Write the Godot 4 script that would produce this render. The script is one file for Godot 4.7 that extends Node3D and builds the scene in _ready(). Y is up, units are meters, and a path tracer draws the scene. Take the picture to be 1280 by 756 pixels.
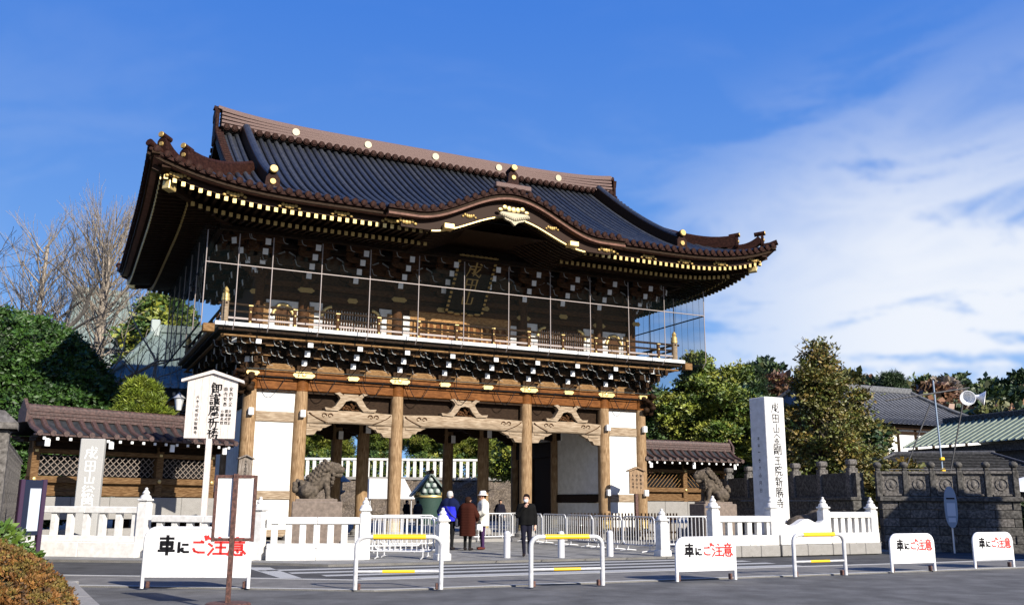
extends Node3D
# A temple gate seen across a street: world axes follow the camera (x right, -z away); the gate and street run 25.6 degrees off them.

var M := {}
var T := {}
var used := {}
const GATE_AT := Vector3(-1.964, 0.0, -37.759)
const GATE_TURN := 25.6

func gp(x: float, y: float, z: float) -> Vector3:   # a point given along the gate's own axes
	return GATE_AT + Vector3(x, y, z).rotated(Vector3.UP, deg_to_rad(GATE_TURN))

func _ready() -> void:
	var cam := Camera3D.new()
	cam.name = "camera"
	add_child(cam)
	cam.position = Vector3(0, 1.55, 0)
	cam.rotation_degrees = Vector3(12.24, 0, 0.34)
	cam.fov = 36.25
	cam.near = 0.1
	cam.far = 3000.0
	cam.current = true
	var env := Environment.new()
	env.background_mode = Environment.BG_SKY
	env.tonemap_mode = Environment.TONE_MAPPER_LINEAR
	env.tonemap_exposure = 1.8
	env.sdfgi_enabled = true
	env.ssao_enabled = true
	env.ssil_enabled = true
	env.sky = make_sky()
	env.background_energy_multiplier = 1.0
	var we := WorldEnvironment.new()
	we.name = "environment"
	we.environment = env
	add_child(we)
	var sun := DirectionalLight3D.new()
	sun.name = "sun"
	add_child(sun)
	sun.basis = Basis.looking_at(-Vector3(0.582, 0.485, 0.652))
	sun.light_energy = 1.6
	sun.light_color = Color(1.0, 0.97, 0.92)
	sun.light_angular_distance = 0.5
	sun.shadow_enabled = true
	materials()
	ground()
	gate()
	rest()

func make_sky() -> Sky:
	var W := 2048
	var H := 1024
	var im := Image.create(W, H, false, Image.FORMAT_RGBF)
	var f := FastNoiseLite.new()
	f.seed = 4
	f.frequency = 1.1
	f.fractal_octaves = 7
	f.fractal_gain = 0.62
	var g := FastNoiseLite.new()
	g.seed = 21
	g.frequency = 0.55
	g.fractal_octaves = 3
	for j in H:
		var el := (0.5 - (j + 0.5) / H) * PI
		for i in W:
			var az := (i + 0.5) / W * TAU     # 0 is straight ahead (-z), positive to the right
			var d := Vector3(sin(az) * cos(el), sin(el), -cos(az) * cos(el))
			if d.y < -0.02:
				im.set_pixel(i, j, Color(0.16, 0.17, 0.18))
				continue
			var up := maxf(d.y, 0.0)
			var t := pow(1.0 - up, 2.7)
			var c := Color(0.008, 0.083, 0.375).lerp(Color(0.185, 0.35, 0.57), t)
			# thin cloud: streaks on a high layer, thickest low and to the right
			var q := Vector3(d.x, 0, d.z) / (up + 0.2)
			var warp := g.get_noise_3d(q.x * 1.6, q.z * 1.6, 9.0) * 0.35
			var base := g.get_noise_3d(q.x * 1.1 + 3.0, q.z * 1.1, 1.0)
			var wis := f.get_noise_3d((q.x + warp) * 1.5 + (q.z - warp) * 0.5, (q.z + warp) * 2.6 - q.x * 0.7, 5.0)
			var side := smoothstep(0.06, 0.42, sin(az) if cos(az) > -0.2 else 0.35)
			var band := smoothstep(0.47, 0.20, up + wis * 0.08) * smoothstep(-0.02, 0.05, d.y)
			var k := smoothstep(-0.22, 0.50, wis * 1.25 + base * 0.75 + side * 0.62 - 0.24) * (0.12 + 0.88 * side) * band
			k = maxf(k, 0.07 * smoothstep(-0.1, 0.6, wis + base * 0.5) * smoothstep(0.6, 0.25, up))
			c = c.lerp(Color(0.50, 0.52, 0.555), k * 0.95)
			if d.y < 0.0:
				c = Color(0.16, 0.17, 0.18)
			im.set_pixel(i, j, c)
	var m := PanoramaSkyMaterial.new()
	m.panorama = ImageTexture.create_from_image(im)
	var s := Sky.new()
	s.sky_material = m
	return s

# ------------------------------------------------------------------ mesh builder
class Mb:
	var v := PackedVector3Array()
	var n := PackedVector3Array()
	var c := PackedColorArray()
	var col := Color(1, 1, 1)
	var xf := Transform3D()
	var tinted := false
	func tri(a: Vector3, b: Vector3, d: Vector3, na: Vector3, nb: Vector3, nd: Vector3) -> void:
		if (b - a).cross(d - a).dot(na + nb + nd) > 0.0:
			v.append(xf * a); v.append(xf * d); v.append(xf * b)
			n.append(xf.basis * na); n.append(xf.basis * nd); n.append(xf.basis * nb)
		else:
			v.append(xf * a); v.append(xf * b); v.append(xf * d)
			n.append(xf.basis * na); n.append(xf.basis * nb); n.append(xf.basis * nd)
		if tinted:
			c.append(col); c.append(col); c.append(col)
	func quad(a: Vector3, b: Vector3, d: Vector3, e: Vector3, nn: Vector3) -> void:
		tri(a, b, d, nn, nn, nn)
		tri(a, d, e, nn, nn, nn)
	func box(o: Vector3, s: Vector3, bev := 0.0, bs := Basis()) -> void:
		var h := s * 0.5
		var k := minf(bev, minf(h.x, minf(h.y, h.z)) * 0.9)
		var ax: Array[Vector3] = [bs.x * h.x, bs.y * h.y, bs.z * h.z]
		var bx: Array[Vector3] = [bs.x * (h.x - k), bs.y * (h.y - k), bs.z * (h.z - k)]
		for i in 3:
			var j := (i + 1) % 3
			var l := (i + 2) % 3
			for sg in [-1.0, 1.0]:
				var f: Vector3 = o + ax[i] * sg
				quad(f + bx[j] + bx[l], f - bx[j] + bx[l], f - bx[j] - bx[l], f + bx[j] - bx[l], (ax[i] * sg).normalized())
		if k > 0.0:
			for i in 3:
				var j := (i + 1) % 3
				var l := (i + 2) % 3
				for s1 in [-1.0, 1.0]:
					for s2 in [-1.0, 1.0]:
						var a: Vector3 = o + ax[j] * s1 + bx[l] * s2
						var b: Vector3 = o + bx[j] * s1 + ax[l] * s2
						quad(a + bx[i], a - bx[i], b - bx[i], b + bx[i], (ax[j].normalized() * s1 + ax[l].normalized() * s2).normalized())
			for s0 in [-1.0, 1.0]:
				for s1 in [-1.0, 1.0]:
					for s2 in [-1.0, 1.0]:
						var nn: Vector3 = (ax[0].normalized() * s0 + ax[1].normalized() * s1 + ax[2].normalized() * s2).normalized()
						tri(o + ax[0] * s0 + bx[1] * s1 + bx[2] * s2, o + bx[0] * s0 + ax[1] * s1 + bx[2] * s2, o + bx[0] * s0 + bx[1] * s1 + ax[2] * s2, nn, nn, nn)
	func cyl(p: Vector3, q: Vector3, r0: float, r1: float, seg := 10, caps := true) -> void:
		var d := (q - p).normalized()
		var u := d.cross(Vector3.UP if absf(d.y) < 0.9 else Vector3.RIGHT).normalized()
		var w := d.cross(u)
		var tilt := d * ((r0 - r1) / maxf(0.001, p.distance_to(q)))
		for i in seg:
			var a0 := TAU * i / seg
			var a1 := TAU * (i + 1) / seg
			var e0 := u * cos(a0) + w * sin(a0)
			var e1 := u * cos(a1) + w * sin(a1)
			var m0 := (e0 + tilt).normalized()
			var m1 := (e1 + tilt).normalized()
			tri(p + e0 * r0, p + e1 * r0, q + e1 * r1, m0, m1, m1)
			if r1 > 0.0:
				tri(p + e0 * r0, q + e1 * r1, q + e0 * r1, m0, m1, m0)
			if caps:
				tri(p, p + e0 * r0, p + e1 * r0, -d, -d, -d)
				if r1 > 0.0:
					tri(q, q + e0 * r1, q + e1 * r1, d, d, d)
	func pipe(pts: Array, r: float, seg := 8, r_end := -1.0) -> void:
		var cnt := pts.size()
		var rings: Array = []
		var u := Vector3.ZERO
		for i in cnt:
			var d: Vector3 = (pts[mini(i + 1, cnt - 1)] - pts[maxi(i - 1, 0)]).normalized()
			if i == 0:
				u = d.cross(Vector3.UP if absf(d.y) < 0.9 else Vector3.RIGHT).normalized()
			u = (u - d * u.dot(d)).normalized()
			var w := d.cross(u)
			var rr := r if r_end < 0.0 else lerpf(r, r_end, float(i) / (cnt - 1))
			var ring: Array = []
			for k in seg:
				var e := u * cos(TAU * k / seg) + w * sin(TAU * k / seg)
				ring.append([pts[i] + e * rr, e])
			rings.append(ring)
		for i in cnt - 1:
			for k in seg:
				var a = rings[i][k]; var b = rings[i][(k + 1) % seg]; var d2 = rings[i + 1][(k + 1) % seg]; var e2 = rings[i + 1][k]
				tri(a[0], b[0], d2[0], a[1], b[1], d2[1])
				tri(a[0], d2[0], e2[0], a[1], d2[1], e2[1])
		for k in seg:
			var dn: Vector3 = (pts[0] - pts[1]).normalized()
			tri(pts[0], rings[0][k][0], rings[0][(k + 1) % seg][0], dn, dn, dn)
			dn = (pts[cnt - 1] - pts[cnt - 2]).normalized()
			tri(pts[cnt - 1], rings[cnt - 1][k][0], rings[cnt - 1][(k + 1) % seg][0], dn, dn, dn)
	func lathe(prof: Array, seg := 12, o := Vector3.ZERO, bs := Basis()) -> void:
		for j in prof.size() - 1:
			var p: Vector2 = prof[j]
			var q: Vector2 = prof[j + 1]
			var t := (q - p).normalized()
			for i in seg:
				var a0 := TAU * i / seg
				var a1 := TAU * (i + 1) / seg
				var e0 := Vector3(cos(a0), 0, sin(a0))
				var e1 := Vector3(cos(a1), 0, sin(a1))
				var m0: Vector3 = bs * (e0 * t.y - Vector3(0, t.x, 0))
				var m1: Vector3 = bs * (e1 * t.y - Vector3(0, t.x, 0))
				var A: Vector3 = o + bs * (e0 * p.x + Vector3(0, p.y, 0))
				var B: Vector3 = o + bs * (e1 * p.x + Vector3(0, p.y, 0))
				var C: Vector3 = o + bs * (e1 * q.x + Vector3(0, q.y, 0))
				var D: Vector3 = o + bs * (e0 * q.x + Vector3(0, q.y, 0))
				if q.x > 0.0: tri(A, C, D, m0, m1, m0)
				if p.x > 0.0: tri(A, B, C, m0, m1, m1)
	func ext(poly: Array, z0: float, z1: float, t := Transform3D()) -> void:
		var pp := PackedVector2Array(poly)
		var idx := Geometry2D.triangulate_polygon(pp)
		var zn: Vector3 = t.basis.z.normalized()
		for i in range(0, idx.size(), 3):
			for zz in [[z0, -zn], [z1, zn]]:
				tri(t * Vector3(pp[idx[i]].x, pp[idx[i]].y, zz[0]), t * Vector3(pp[idx[i + 1]].x, pp[idx[i + 1]].y, zz[0]), t * Vector3(pp[idx[i + 2]].x, pp[idx[i + 2]].y, zz[0]), zz[1], zz[1], zz[1])
		var area := 0.0
		for i in pp.size():
			area += pp[i].cross(pp[(i + 1) % pp.size()])
		var sg := 1.0 if area > 0.0 else -1.0
		for i in pp.size():
			var a := pp[i]
			var b := pp[(i + 1) % pp.size()]
			var nn: Vector3 = t.basis * (Vector3(b.y - a.y, a.x - b.x, 0) * sg).normalized()
			quad(t * Vector3(a.x, a.y, z0), t * Vector3(b.x, b.y, z0), t * Vector3(b.x, b.y, z1), t * Vector3(a.x, a.y, z1), nn)
	func ball(o: Vector3, r: Vector3, seg := 10, bs := Basis()) -> void:
		var hh := seg / 2
		for j in hh:
			for i in seg:
				var q: Array[Vector3] = []
				for k in [[j, i], [j, i + 1], [j + 1, i + 1], [j + 1, i]]:
					var b: float = PI * k[0] / hh
					var a: float = TAU * k[1] / seg
					q.append(Vector3(sin(b) * cos(a), cos(b), sin(b) * sin(a)))
				var P: Array[Vector3] = []
				var N: Array[Vector3] = []
				for e in q:
					P.append(o + bs * (e * r)); N.append((bs * (e / r)).normalized())
				if j > 0: tri(P[0], P[1], P[2], N[0], N[1], N[2])
				if j < hh - 1: tri(P[0], P[2], P[3], N[0], N[2], N[3])
	# a closed section (x along A, y along B) carried along points
	func sweep(sec: Array, pts: Array, A: Array, B: Array, caps := true) -> void:
		var m := sec.size()
		var area := 0.0
		for i in m:
			area += (sec[i] as Vector2).cross(sec[(i + 1) % m])
		var sg := 1.0 if area > 0.0 else -1.0
		for i in pts.size() - 1:
			for k in m:
				var a: Vector2 = sec[k]
				var b: Vector2 = sec[(k + 1) % m]
				var nv := Vector2(b.y - a.y, a.x - b.x) * sg
				var n0: Vector3 = (A[i] * nv.x + B[i] * nv.y).normalized()
				var n1: Vector3 = (A[i + 1] * nv.x + B[i + 1] * nv.y).normalized()
				var p0: Vector3 = pts[i] + A[i] * a.x + B[i] * a.y
				var p1: Vector3 = pts[i] + A[i] * b.x + B[i] * b.y
				var p2: Vector3 = pts[i + 1] + A[i + 1] * b.x + B[i + 1] * b.y
				var p3: Vector3 = pts[i + 1] + A[i + 1] * a.x + B[i + 1] * a.y
				tri(p0, p1, p2, n0, n0, n1)
				tri(p0, p2, p3, n0, n1, n1)
		if caps:
			var idx := Geometry2D.triangulate_polygon(PackedVector2Array(sec))
			for e in [0, pts.size() - 1]:
				var d: Vector3 = (pts[0] - pts[1]).normalized() if e == 0 else (pts[e] - pts[e - 1]).normalized()
				for i in range(0, idx.size(), 3):
					var q: Array = []
					for k in 3:
						var s2: Vector2 = sec[idx[i + k]]
						q.append(pts[e] + A[e] * s2.x + B[e] * s2.y)
					tri(q[0], q[1], q[2], d, d, d)
	# a sheet through rows of points
	func sheet(rows: Array, up := Vector3.UP) -> void:
		var R := rows.size()
		var nr: Array = []
		for i in R:
			var line: Array = []
			for j in rows[i].size():
				var L: int = rows[i].size() - 1
				var a: Vector3 = rows[mini(i + 1, R - 1)][j] - rows[maxi(i - 1, 0)][j]
				var b: Vector3 = rows[i][mini(j + 1, L)] - rows[i][maxi(j - 1, 0)]
				var m := a.cross(b).normalized()
				line.append(m if m.dot(up) >= 0.0 else -m)
			nr.append(line)
		for i in R - 1:
			for j in rows[i].size() - 1:
				tri(rows[i][j], rows[i][j + 1], rows[i + 1][j + 1], nr[i][j], nr[i][j + 1], nr[i + 1][j + 1])
				tri(rows[i][j], rows[i + 1][j + 1], rows[i + 1][j], nr[i][j], nr[i + 1][j + 1], nr[i + 1][j])
	func mesh() -> ArrayMesh:
		var a := []
		a.resize(Mesh.ARRAY_MAX)
		a[Mesh.ARRAY_VERTEX] = v
		a[Mesh.ARRAY_NORMAL] = n
		if tinted:
			a[Mesh.ARRAY_COLOR] = c
		var m := ArrayMesh.new()
		if v.is_empty(): return m
		m.add_surface_from_arrays(Mesh.PRIMITIVE_TRIANGLES, a)
		return m

# ------------------------------------------------------------------ nodes
func numbered(parent: Node, nm: String) -> String:
	var key := str(parent.get_instance_id()) + nm
	var k: int = used.get(key, 0)
	used[key] = k + 1
	return nm if k == 0 else "%s_%03d" % [nm, k]

func tag(o: Node, label: String, cat: String, grp := "", kind := "") -> void:
	if label: o.set_meta("label", label)
	if cat: o.set_meta("category", cat)
	if grp: o.set_meta("group", grp)
	if kind: o.set_meta("kind", kind)

func thing(nm: String, label: String, cat: String, pos := Vector3.ZERO, ry := 0.0, grp := "") -> Node3D:
	var o := Node3D.new()
	o.name = numbered(self, nm)
	add_child(o, true)
	o.position = pos
	o.rotation_degrees.y = ry
	tag(o, label, cat, grp)
	return o

func part(m, nm: String, mt: Material, parent: Node, pos := Vector3.ZERO, ry := 0.0, kind := "") -> MeshInstance3D:
	var o := MeshInstance3D.new()
	o.mesh = m.mesh() if m is Mb else m
	o.material_override = mt
	o.name = numbered(parent, nm)
	parent.add_child(o, true)
	o.position = pos
	o.rotation_degrees.y = ry
	if kind: o.set_meta("kind", kind)
	return o

func solo(m, nm: String, mt: Material, label: String, cat: String, grp := "", pos := Vector3.ZERO, ry := 0.0) -> MeshInstance3D:
	var o := part(m, nm, mt, self, pos, ry)
	tag(o, label, cat, grp)
	return o

func struct(m, nm: String, mt: Material, label := "") -> MeshInstance3D:
	var o := part(m, nm, mt, self)
	tag(o, label, "", "", "structure")
	return o

func copy(src: Node3D, label: String, pos: Vector3, ry := 0.0, grp := "") -> Node3D:
	var o: Node3D = src.duplicate()
	o.name = numbered(self, String(src.name))
	add_child(o, true)
	o.position = pos
	o.rotation_degrees.y = ry
	tag(o, label, "", grp)
	return o

func bx(o: Vector3, s: Vector3, bev := 0.0) -> Mb:
	var m := Mb.new()
	m.box(o, s, bev)
	return m

# ------------------------------------------------------------------ materials
func noise_tex(freq: float, oct: int, lo: Color, hi: Color, sd := 1, size := 512, type := FastNoiseLite.TYPE_SIMPLEX_SMOOTH) -> NoiseTexture2D:
	var f := FastNoiseLite.new()
	f.noise_type = type
	f.frequency = freq
	f.fractal_octaves = oct
	f.fractal_gain = 0.6
	f.seed = sd
	var g := Gradient.new()
	g.set_color(0, lo)
	g.set_color(1, hi)
	var t := NoiseTexture2D.new()
	t.width = size
	t.height = size
	t.seamless = true
	t.noise = f
	t.color_ramp = g
	return t

func mk(nm: String, col: Color, rough := 0.8, tex: Texture2D = null, sc := Vector3.ONE, metal := 0.0, bump := 0.0, world := false) -> StandardMaterial3D:
	var m := StandardMaterial3D.new()
	m.resource_name = nm
	m.albedo_color = col.linear_to_srgb()
	m.roughness = rough
	m.metallic = metal
	if tex:
		m.albedo_texture = tex
		m.uv1_triplanar = true
		m.uv1_world_triplanar = world
		m.uv1_scale = sc
		if bump > 0.0:
			m.heightmap_enabled = true
			m.heightmap_texture = T.height
			m.heightmap_scale = bump
	M[nm] = m
	return m

func materials() -> void:
	T.soft = noise_tex(0.012, 5, Color(0.72, 0.72, 0.72), Color(1, 1, 1), 3)
	T.hard = noise_tex(0.02, 5, Color(0.42, 0.42, 0.42), Color(1, 1, 1), 5)
	T.fine = noise_tex(0.15, 3, Color(0.6, 0.6, 0.6), Color(1, 1, 1), 7)
	T.grain = noise_tex(0.03, 4, Color(0.5, 0.44, 0.38), Color(1, 1, 1), 9)
	T.height = noise_tex(0.06, 4, Color(0, 0, 0), Color(1, 1, 1), 11)
	T.cells = noise_tex(0.06, 2, Color(0.35, 0.33, 0.32), Color(1, 1, 1), 13, 512, FastNoiseLite.TYPE_CELLULAR)
	mk("column", Color(0.54, 0.385, 0.23), 0.6, T.grain, Vector3(1.6, 0.12, 1.6))
	mk("pale_beam", Color(0.50, 0.415, 0.31), 0.7, T.grain, Vector3(0.12, 1.8, 1.8))
	mk("brown_beam", Color(0.36, 0.145, 0.042), 0.55, T.grain, Vector3(0.12, 1.8, 1.8))
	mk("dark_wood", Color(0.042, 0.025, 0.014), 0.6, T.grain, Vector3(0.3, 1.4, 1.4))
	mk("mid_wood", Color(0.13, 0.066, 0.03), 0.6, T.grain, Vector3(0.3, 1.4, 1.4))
	mk("tan_wood", Color(0.42, 0.26, 0.12), 0.65, T.grain, Vector3(0.25, 1.6, 1.6))
	mk("wall_wood", Color(0.24, 0.15, 0.075), 0.7, T.grain, Vector3(0.2, 1.6, 1.6))
	mk("white_paint", Color(0.8, 0.8, 0.78), 0.6)
	mk("gray_paint", Color(0.3, 0.31, 0.3), 0.6)
	mk("plaster", Color(0.8, 0.79, 0.76), 0.85, T.soft, Vector3(0.35, 0.35, 0.35))
	mk("tile", Color(0.062, 0.067, 0.075), 0.5, T.hard, Vector3(0.6, 0.6, 0.6))
	mk("tile_edge", Color(0.068, 0.027, 0.019), 0.62, T.hard, Vector3(0.9, 0.9, 0.9))
	mk("ridge_tile", Color(0.34, 0.235, 0.21), 0.55, T.cells, Vector3(1.6, 2.4, 1.6))
	mk("copper_edge", Color(0.20, 0.10, 0.07), 0.45, T.soft, Vector3(0.5, 0.5, 0.5))
	mk("gold", Color(0.9, 0.67, 0.27), 0.4, T.soft, Vector3(3, 3, 3), 0.55)
	mk("gold_old", Color(0.5, 0.33, 0.1), 0.5, T.soft, Vector3(3, 3, 3), 0.4)
	mk("white_stone", Color(0.74, 0.73, 0.71), 0.7, T.soft, Vector3(0.5, 0.5, 0.5), 0.0, 0.06)
	mk("slab_stone", Color(0.55, 0.54, 0.51), 0.8, T.fine, Vector3(0.8, 0.8, 0.8), 0.0, 0.1)
	mk("granite", Color(0.45, 0.43, 0.40), 0.8, T.fine, Vector3(0.8, 0.8, 0.8), 0.0, 0.1)
	mk("gray_stone", Color(0.24, 0.22, 0.2), 0.85, T.hard, Vector3(0.8, 0.8, 0.8), 0.0, 0.3)
	mk("dark_stone", Color(0.16, 0.15, 0.135), 0.85, T.hard, Vector3(0.6, 0.6, 0.6), 0.0, 0.4)
	mk("door_wood", Color(0.6, 0.36, 0.15), 0.6, T.grain, Vector3(0.3, 1.4, 1.4))
	mk("bracket_wood", Color(0.08, 0.047, 0.025), 0.7, T.grain, Vector3(0.3, 1.4, 1.4))
	mk("pedestal", Color(0.22, 0.17, 0.135), 0.85, T.soft, Vector3(0.8, 0.8, 0.8), 0.0, 0.2)
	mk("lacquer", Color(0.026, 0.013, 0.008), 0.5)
	mk("tile_b", Color(0.075, 0.079, 0.086), 0.55, T.hard, Vector3(0.5, 0.5, 0.5))
	mk("tile_c", Color(0.05, 0.055, 0.063), 0.46, T.hard, Vector3(0.7, 0.7, 0.7))
	mk("statue", Color(0.18, 0.145, 0.11), 0.85, T.hard, Vector3(0.7, 0.7, 0.7), 0.0, 0.4)
	mk("asphalt", Color(0.24, 0.238, 0.235), 0.9, T.fine, Vector3(0.6, 0.6, 0.6), 0.0, 0.2, true)
	mk("road", Color(0.16, 0.16, 0.162), 0.9, T.fine, Vector3(0.6, 0.6, 0.6), 0.0, 0.2, true)
	mk("pavement", Color(0.30, 0.285, 0.26), 0.85, T.fine, Vector3(0.5, 0.5, 0.5), 0.0, 0.1, true)
	mk("plaza", Color(0.42, 0.41, 0.385), 0.85, T.fine, Vector3(0.5, 0.5, 0.5), 0.0, 0.1, true)
	mk("earth", Color(0.13, 0.11, 0.08), 0.95, T.hard, Vector3(0.2, 0.2, 0.2), 0.0, 0.0, true)
	mk("line_paint", Color(0.55, 0.55, 0.535), 0.8, T.fine, Vector3(0.7, 0.7, 0.7), 0.0, 0.0, true)
	mk("ink", Color(0.012, 0.012, 0.014), 0.7)
	mk("red_ink", Color(0.55, 0.02, 0.015), 0.6)
	mk("black", Color(0.012, 0.012, 0.013), 0.6)
	mk("net_cord", Color(0.02, 0.028, 0.028), 0.8)
	mk("steel_pink", Color(0.30, 0.255, 0.24), 0.5, null, Vector3.ONE, 0.2)
	mk("steel", Color(0.6, 0.6, 0.6), 0.4, null, Vector3.ONE, 0.25)
	mk("lattice", Color(0.2, 0.165, 0.14), 0.7)
	mk("pale_gold", Color(0.52, 0.45, 0.29), 0.5, T.hard, Vector3(4, 4, 4), 0.2)
	mk("lamp_white", Color(0.75, 0.75, 0.74), 0.4)
	var nm := mk("net", Color(0.015, 0.024, 0.026), 0.9)
	nm.transparency = BaseMaterial3D.TRANSPARENCY_ALPHA
	nm.albedo_color.a = 0.1
	nm.metallic_specular = 0.0
	var ns := mk("side_net", Color(0.015, 0.024, 0.026), 0.9)
	ns.transparency = BaseMaterial3D.TRANSPARENCY_ALPHA
	ns.albedo_color.a = 0.26
	ns.metallic_specular = 0.0
	ns.cull_mode = BaseMaterial3D.CULL_DISABLED
	nm.cull_mode = BaseMaterial3D.CULL_DISABLED
	T.sign = noise_tex(0.03, 4, Color(0.78, 0.74, 0.72), Color(1, 1, 1), 19)
	T.pale = noise_tex(0.012, 4, Color(0.93, 0.93, 0.92), Color(1, 1, 1), 23)
	mk("plaster", Color(0.8, 0.79, 0.76), 0.85, T.pale, Vector3(0.35, 0.35, 0.35))
	mk("pillar_white", Color(0.74, 0.73, 0.72), 0.7, T.pale, Vector3(0.5, 0.5, 0.5))
	mk("white_stone", Color(0.76, 0.75, 0.73), 0.7, T.pale, Vector3(0.8, 0.8, 0.8), 0.0, 0.06)
	mk("old_gray_wood", Color(0.3, 0.27, 0.24), 0.8, T.grain, Vector3(2.0, 0.2, 2.0))
	mk("blue_gray", Color(0.2, 0.26, 0.34), 0.5)
	mk("pale_blue", Color(0.42, 0.47, 0.55), 0.5)
	mk("case_blue", Color(0.008, 0.012, 0.03), 0.3)
	mk("case_purple", Color(0.035, 0.015, 0.04), 0.4)
	mk("bollard", Color(0.5, 0.5, 0.51), 0.5)
	T.blotch = noise_tex(0.02, 5, Color(0.72, 0.72, 0.72), Color(1, 1, 1), 31, 1024)
	T.stain = noise_tex(0.015, 5, Color(0.87, 0.865, 0.855), Color(1, 1, 1), 37, 1024)
	for e in [["asphalt", "blotch", 0.045], ["road", "blotch", 0.05], ["pavement", "blotch", 0.08], ["plaza", "blotch", 0.06], ["plaster", "stain", 0.16], ["white_stone", "stain", 0.3], ["pillar_white", "stain", 0.25], ["tile", "blotch", 0.09], ["tile_b", "blotch", 0.09], ["tile_c", "blotch", 0.09], ["tile_edge", "blotch", 0.2], ["granite", "stain", 0.3], ["column", "stain", 0.22], ["brown_beam", "blotch", 0.25]]:
		var m: StandardMaterial3D = M[e[0]]
		m.detail_enabled = true
		m.detail_albedo = T[e[1]]
		m.detail_blend_mode = BaseMaterial3D.BLEND_MODE_MUL
		m.detail_uv_layer = BaseMaterial3D.DETAIL_UV_2
		m.uv2_triplanar = true
		m.uv2_world_triplanar = true
		m.uv2_scale = Vector3.ONE * e[2]
	for nm2 in ["dark_wood", "bracket_wood", "mid_wood", "brown_beam", "tan_wood", "wall_wood", "door_wood", "lacquer", "column", "pale_beam", "tile_edge", "ridge_tile", "copper_edge", "dark_stone", "gray_stone", "statue", "plaster", "asphalt", "road", "black", "ink", "lattice"]:
		(M[nm2] as StandardMaterial3D).metallic_specular = 0.18

# ------------------------------------------------------------------ the gate
const RX := 12.96      # half length of the tiled eaves
const RZ := 8.8        # half depth of the tiled eaves
const ZC := -4.37      # the ridge stands over this line
const EY := 11.9       # height of the tiled eaves at mid-length

func lift(edge: float) -> float:            # eaves rise towards the corners; edge = distance to the corner along the eaves
	return 0.88 * pow(maxf(0.0, 1.0 - edge / 6.2), 3.0)

func slope_h(d: float) -> float:
	return 5.3 * pow(clampf(d / RZ, 0.0, 1.0), 1.25)

func front_y(x: float, d: float) -> float:  # height of the long slopes, d metres in from the eaves
	return EY + slope_h(d) + lift(RX - absf(x)) * pow(maxf(0.0, 1.0 - d / 4.5), 1.5)

func side_y(z: float, d: float) -> float:
	return EY + slope_h(d) + lift(RZ - absf(z - ZC)) * pow(maxf(0.0, 1.0 - d / 4.5), 1.5)

func bump(x: float, w := 3.9) -> float:
	return 0.5 + 0.5 * cos(PI * clampf(x / w, -1.0, 1.0))

func kara_y(x: float) -> float:
	return 11.95 + 1.22 * bump(x)

func kara_depth(x: float) -> float:         # how far in from the eaves the curved gable runs into the slope
	return RZ * pow(maxf(0.0, kara_y(x) - 0.02 - EY) / 5.3, 0.8)

func half_round(r: float, k := 5) -> Array:
	var s: Array = []
	for i in k + 1:
		var a := PI * i / k
		s.append(Vector2(cos(a) * r, sin(a) * r))
	return s

# carries a section along a list of points; "out" is the direction that the section's x takes
func run(mb: Mb, sec: Array, pts: Array, out: Vector3) -> void:
	var A: Array = []
	var B: Array = []
	for i in pts.size():
		var d: Vector3 = (pts[mini(i + 1, pts.size() - 1)] - pts[maxi(i - 1, 0)]).normalized()
		var o := (out - d * out.dot(d)).normalized()
		var b := d.cross(o)
		if b.y < 0.0: b = -b
		A.append(o); B.append(b)
	mb.sweep(sec, pts, A, B)

func rect(x0: float, y0: float, x1: float, y1: float) -> Array:
	return [Vector2(x0, y0), Vector2(x1, y0), Vector2(x1, y1), Vector2(x0, y1)]

func plate_shape(w: float, h: float) -> Array:     # lobed metal plate
	var s: Array = []
	for i in 24:
		var a := TAU * i / 24
		var k := 1.0 + 0.09 * cos(a * 6.0)
		s.append(Vector2(signf(cos(a)) * pow(absf(cos(a)), 0.6) * w * 0.5 * k, signf(sin(a)) * pow(absf(sin(a)), 0.7) * h * 0.5 * k))
	return s

func rosette(mb: Mb, o: Vector3, w: float, h: float) -> void:   # gold openwork fitting: a boss between scrolls
	mb.ball(o, Vector3(h * 0.32, h * 0.32, 0.04), 8)
	for s in [-1.0, 1.0]:
		for k in 3:
			var t := (k + 1) / 3.0
			mb.ball(o + Vector3(s * w * 0.5 * t * 0.85, h * (0.12 - 0.22 * t + (0.2 if k == 1 else 0.0)), 0), Vector3(w * 0.085, h * (0.30 - 0.06 * k), 0.03), 8)

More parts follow.
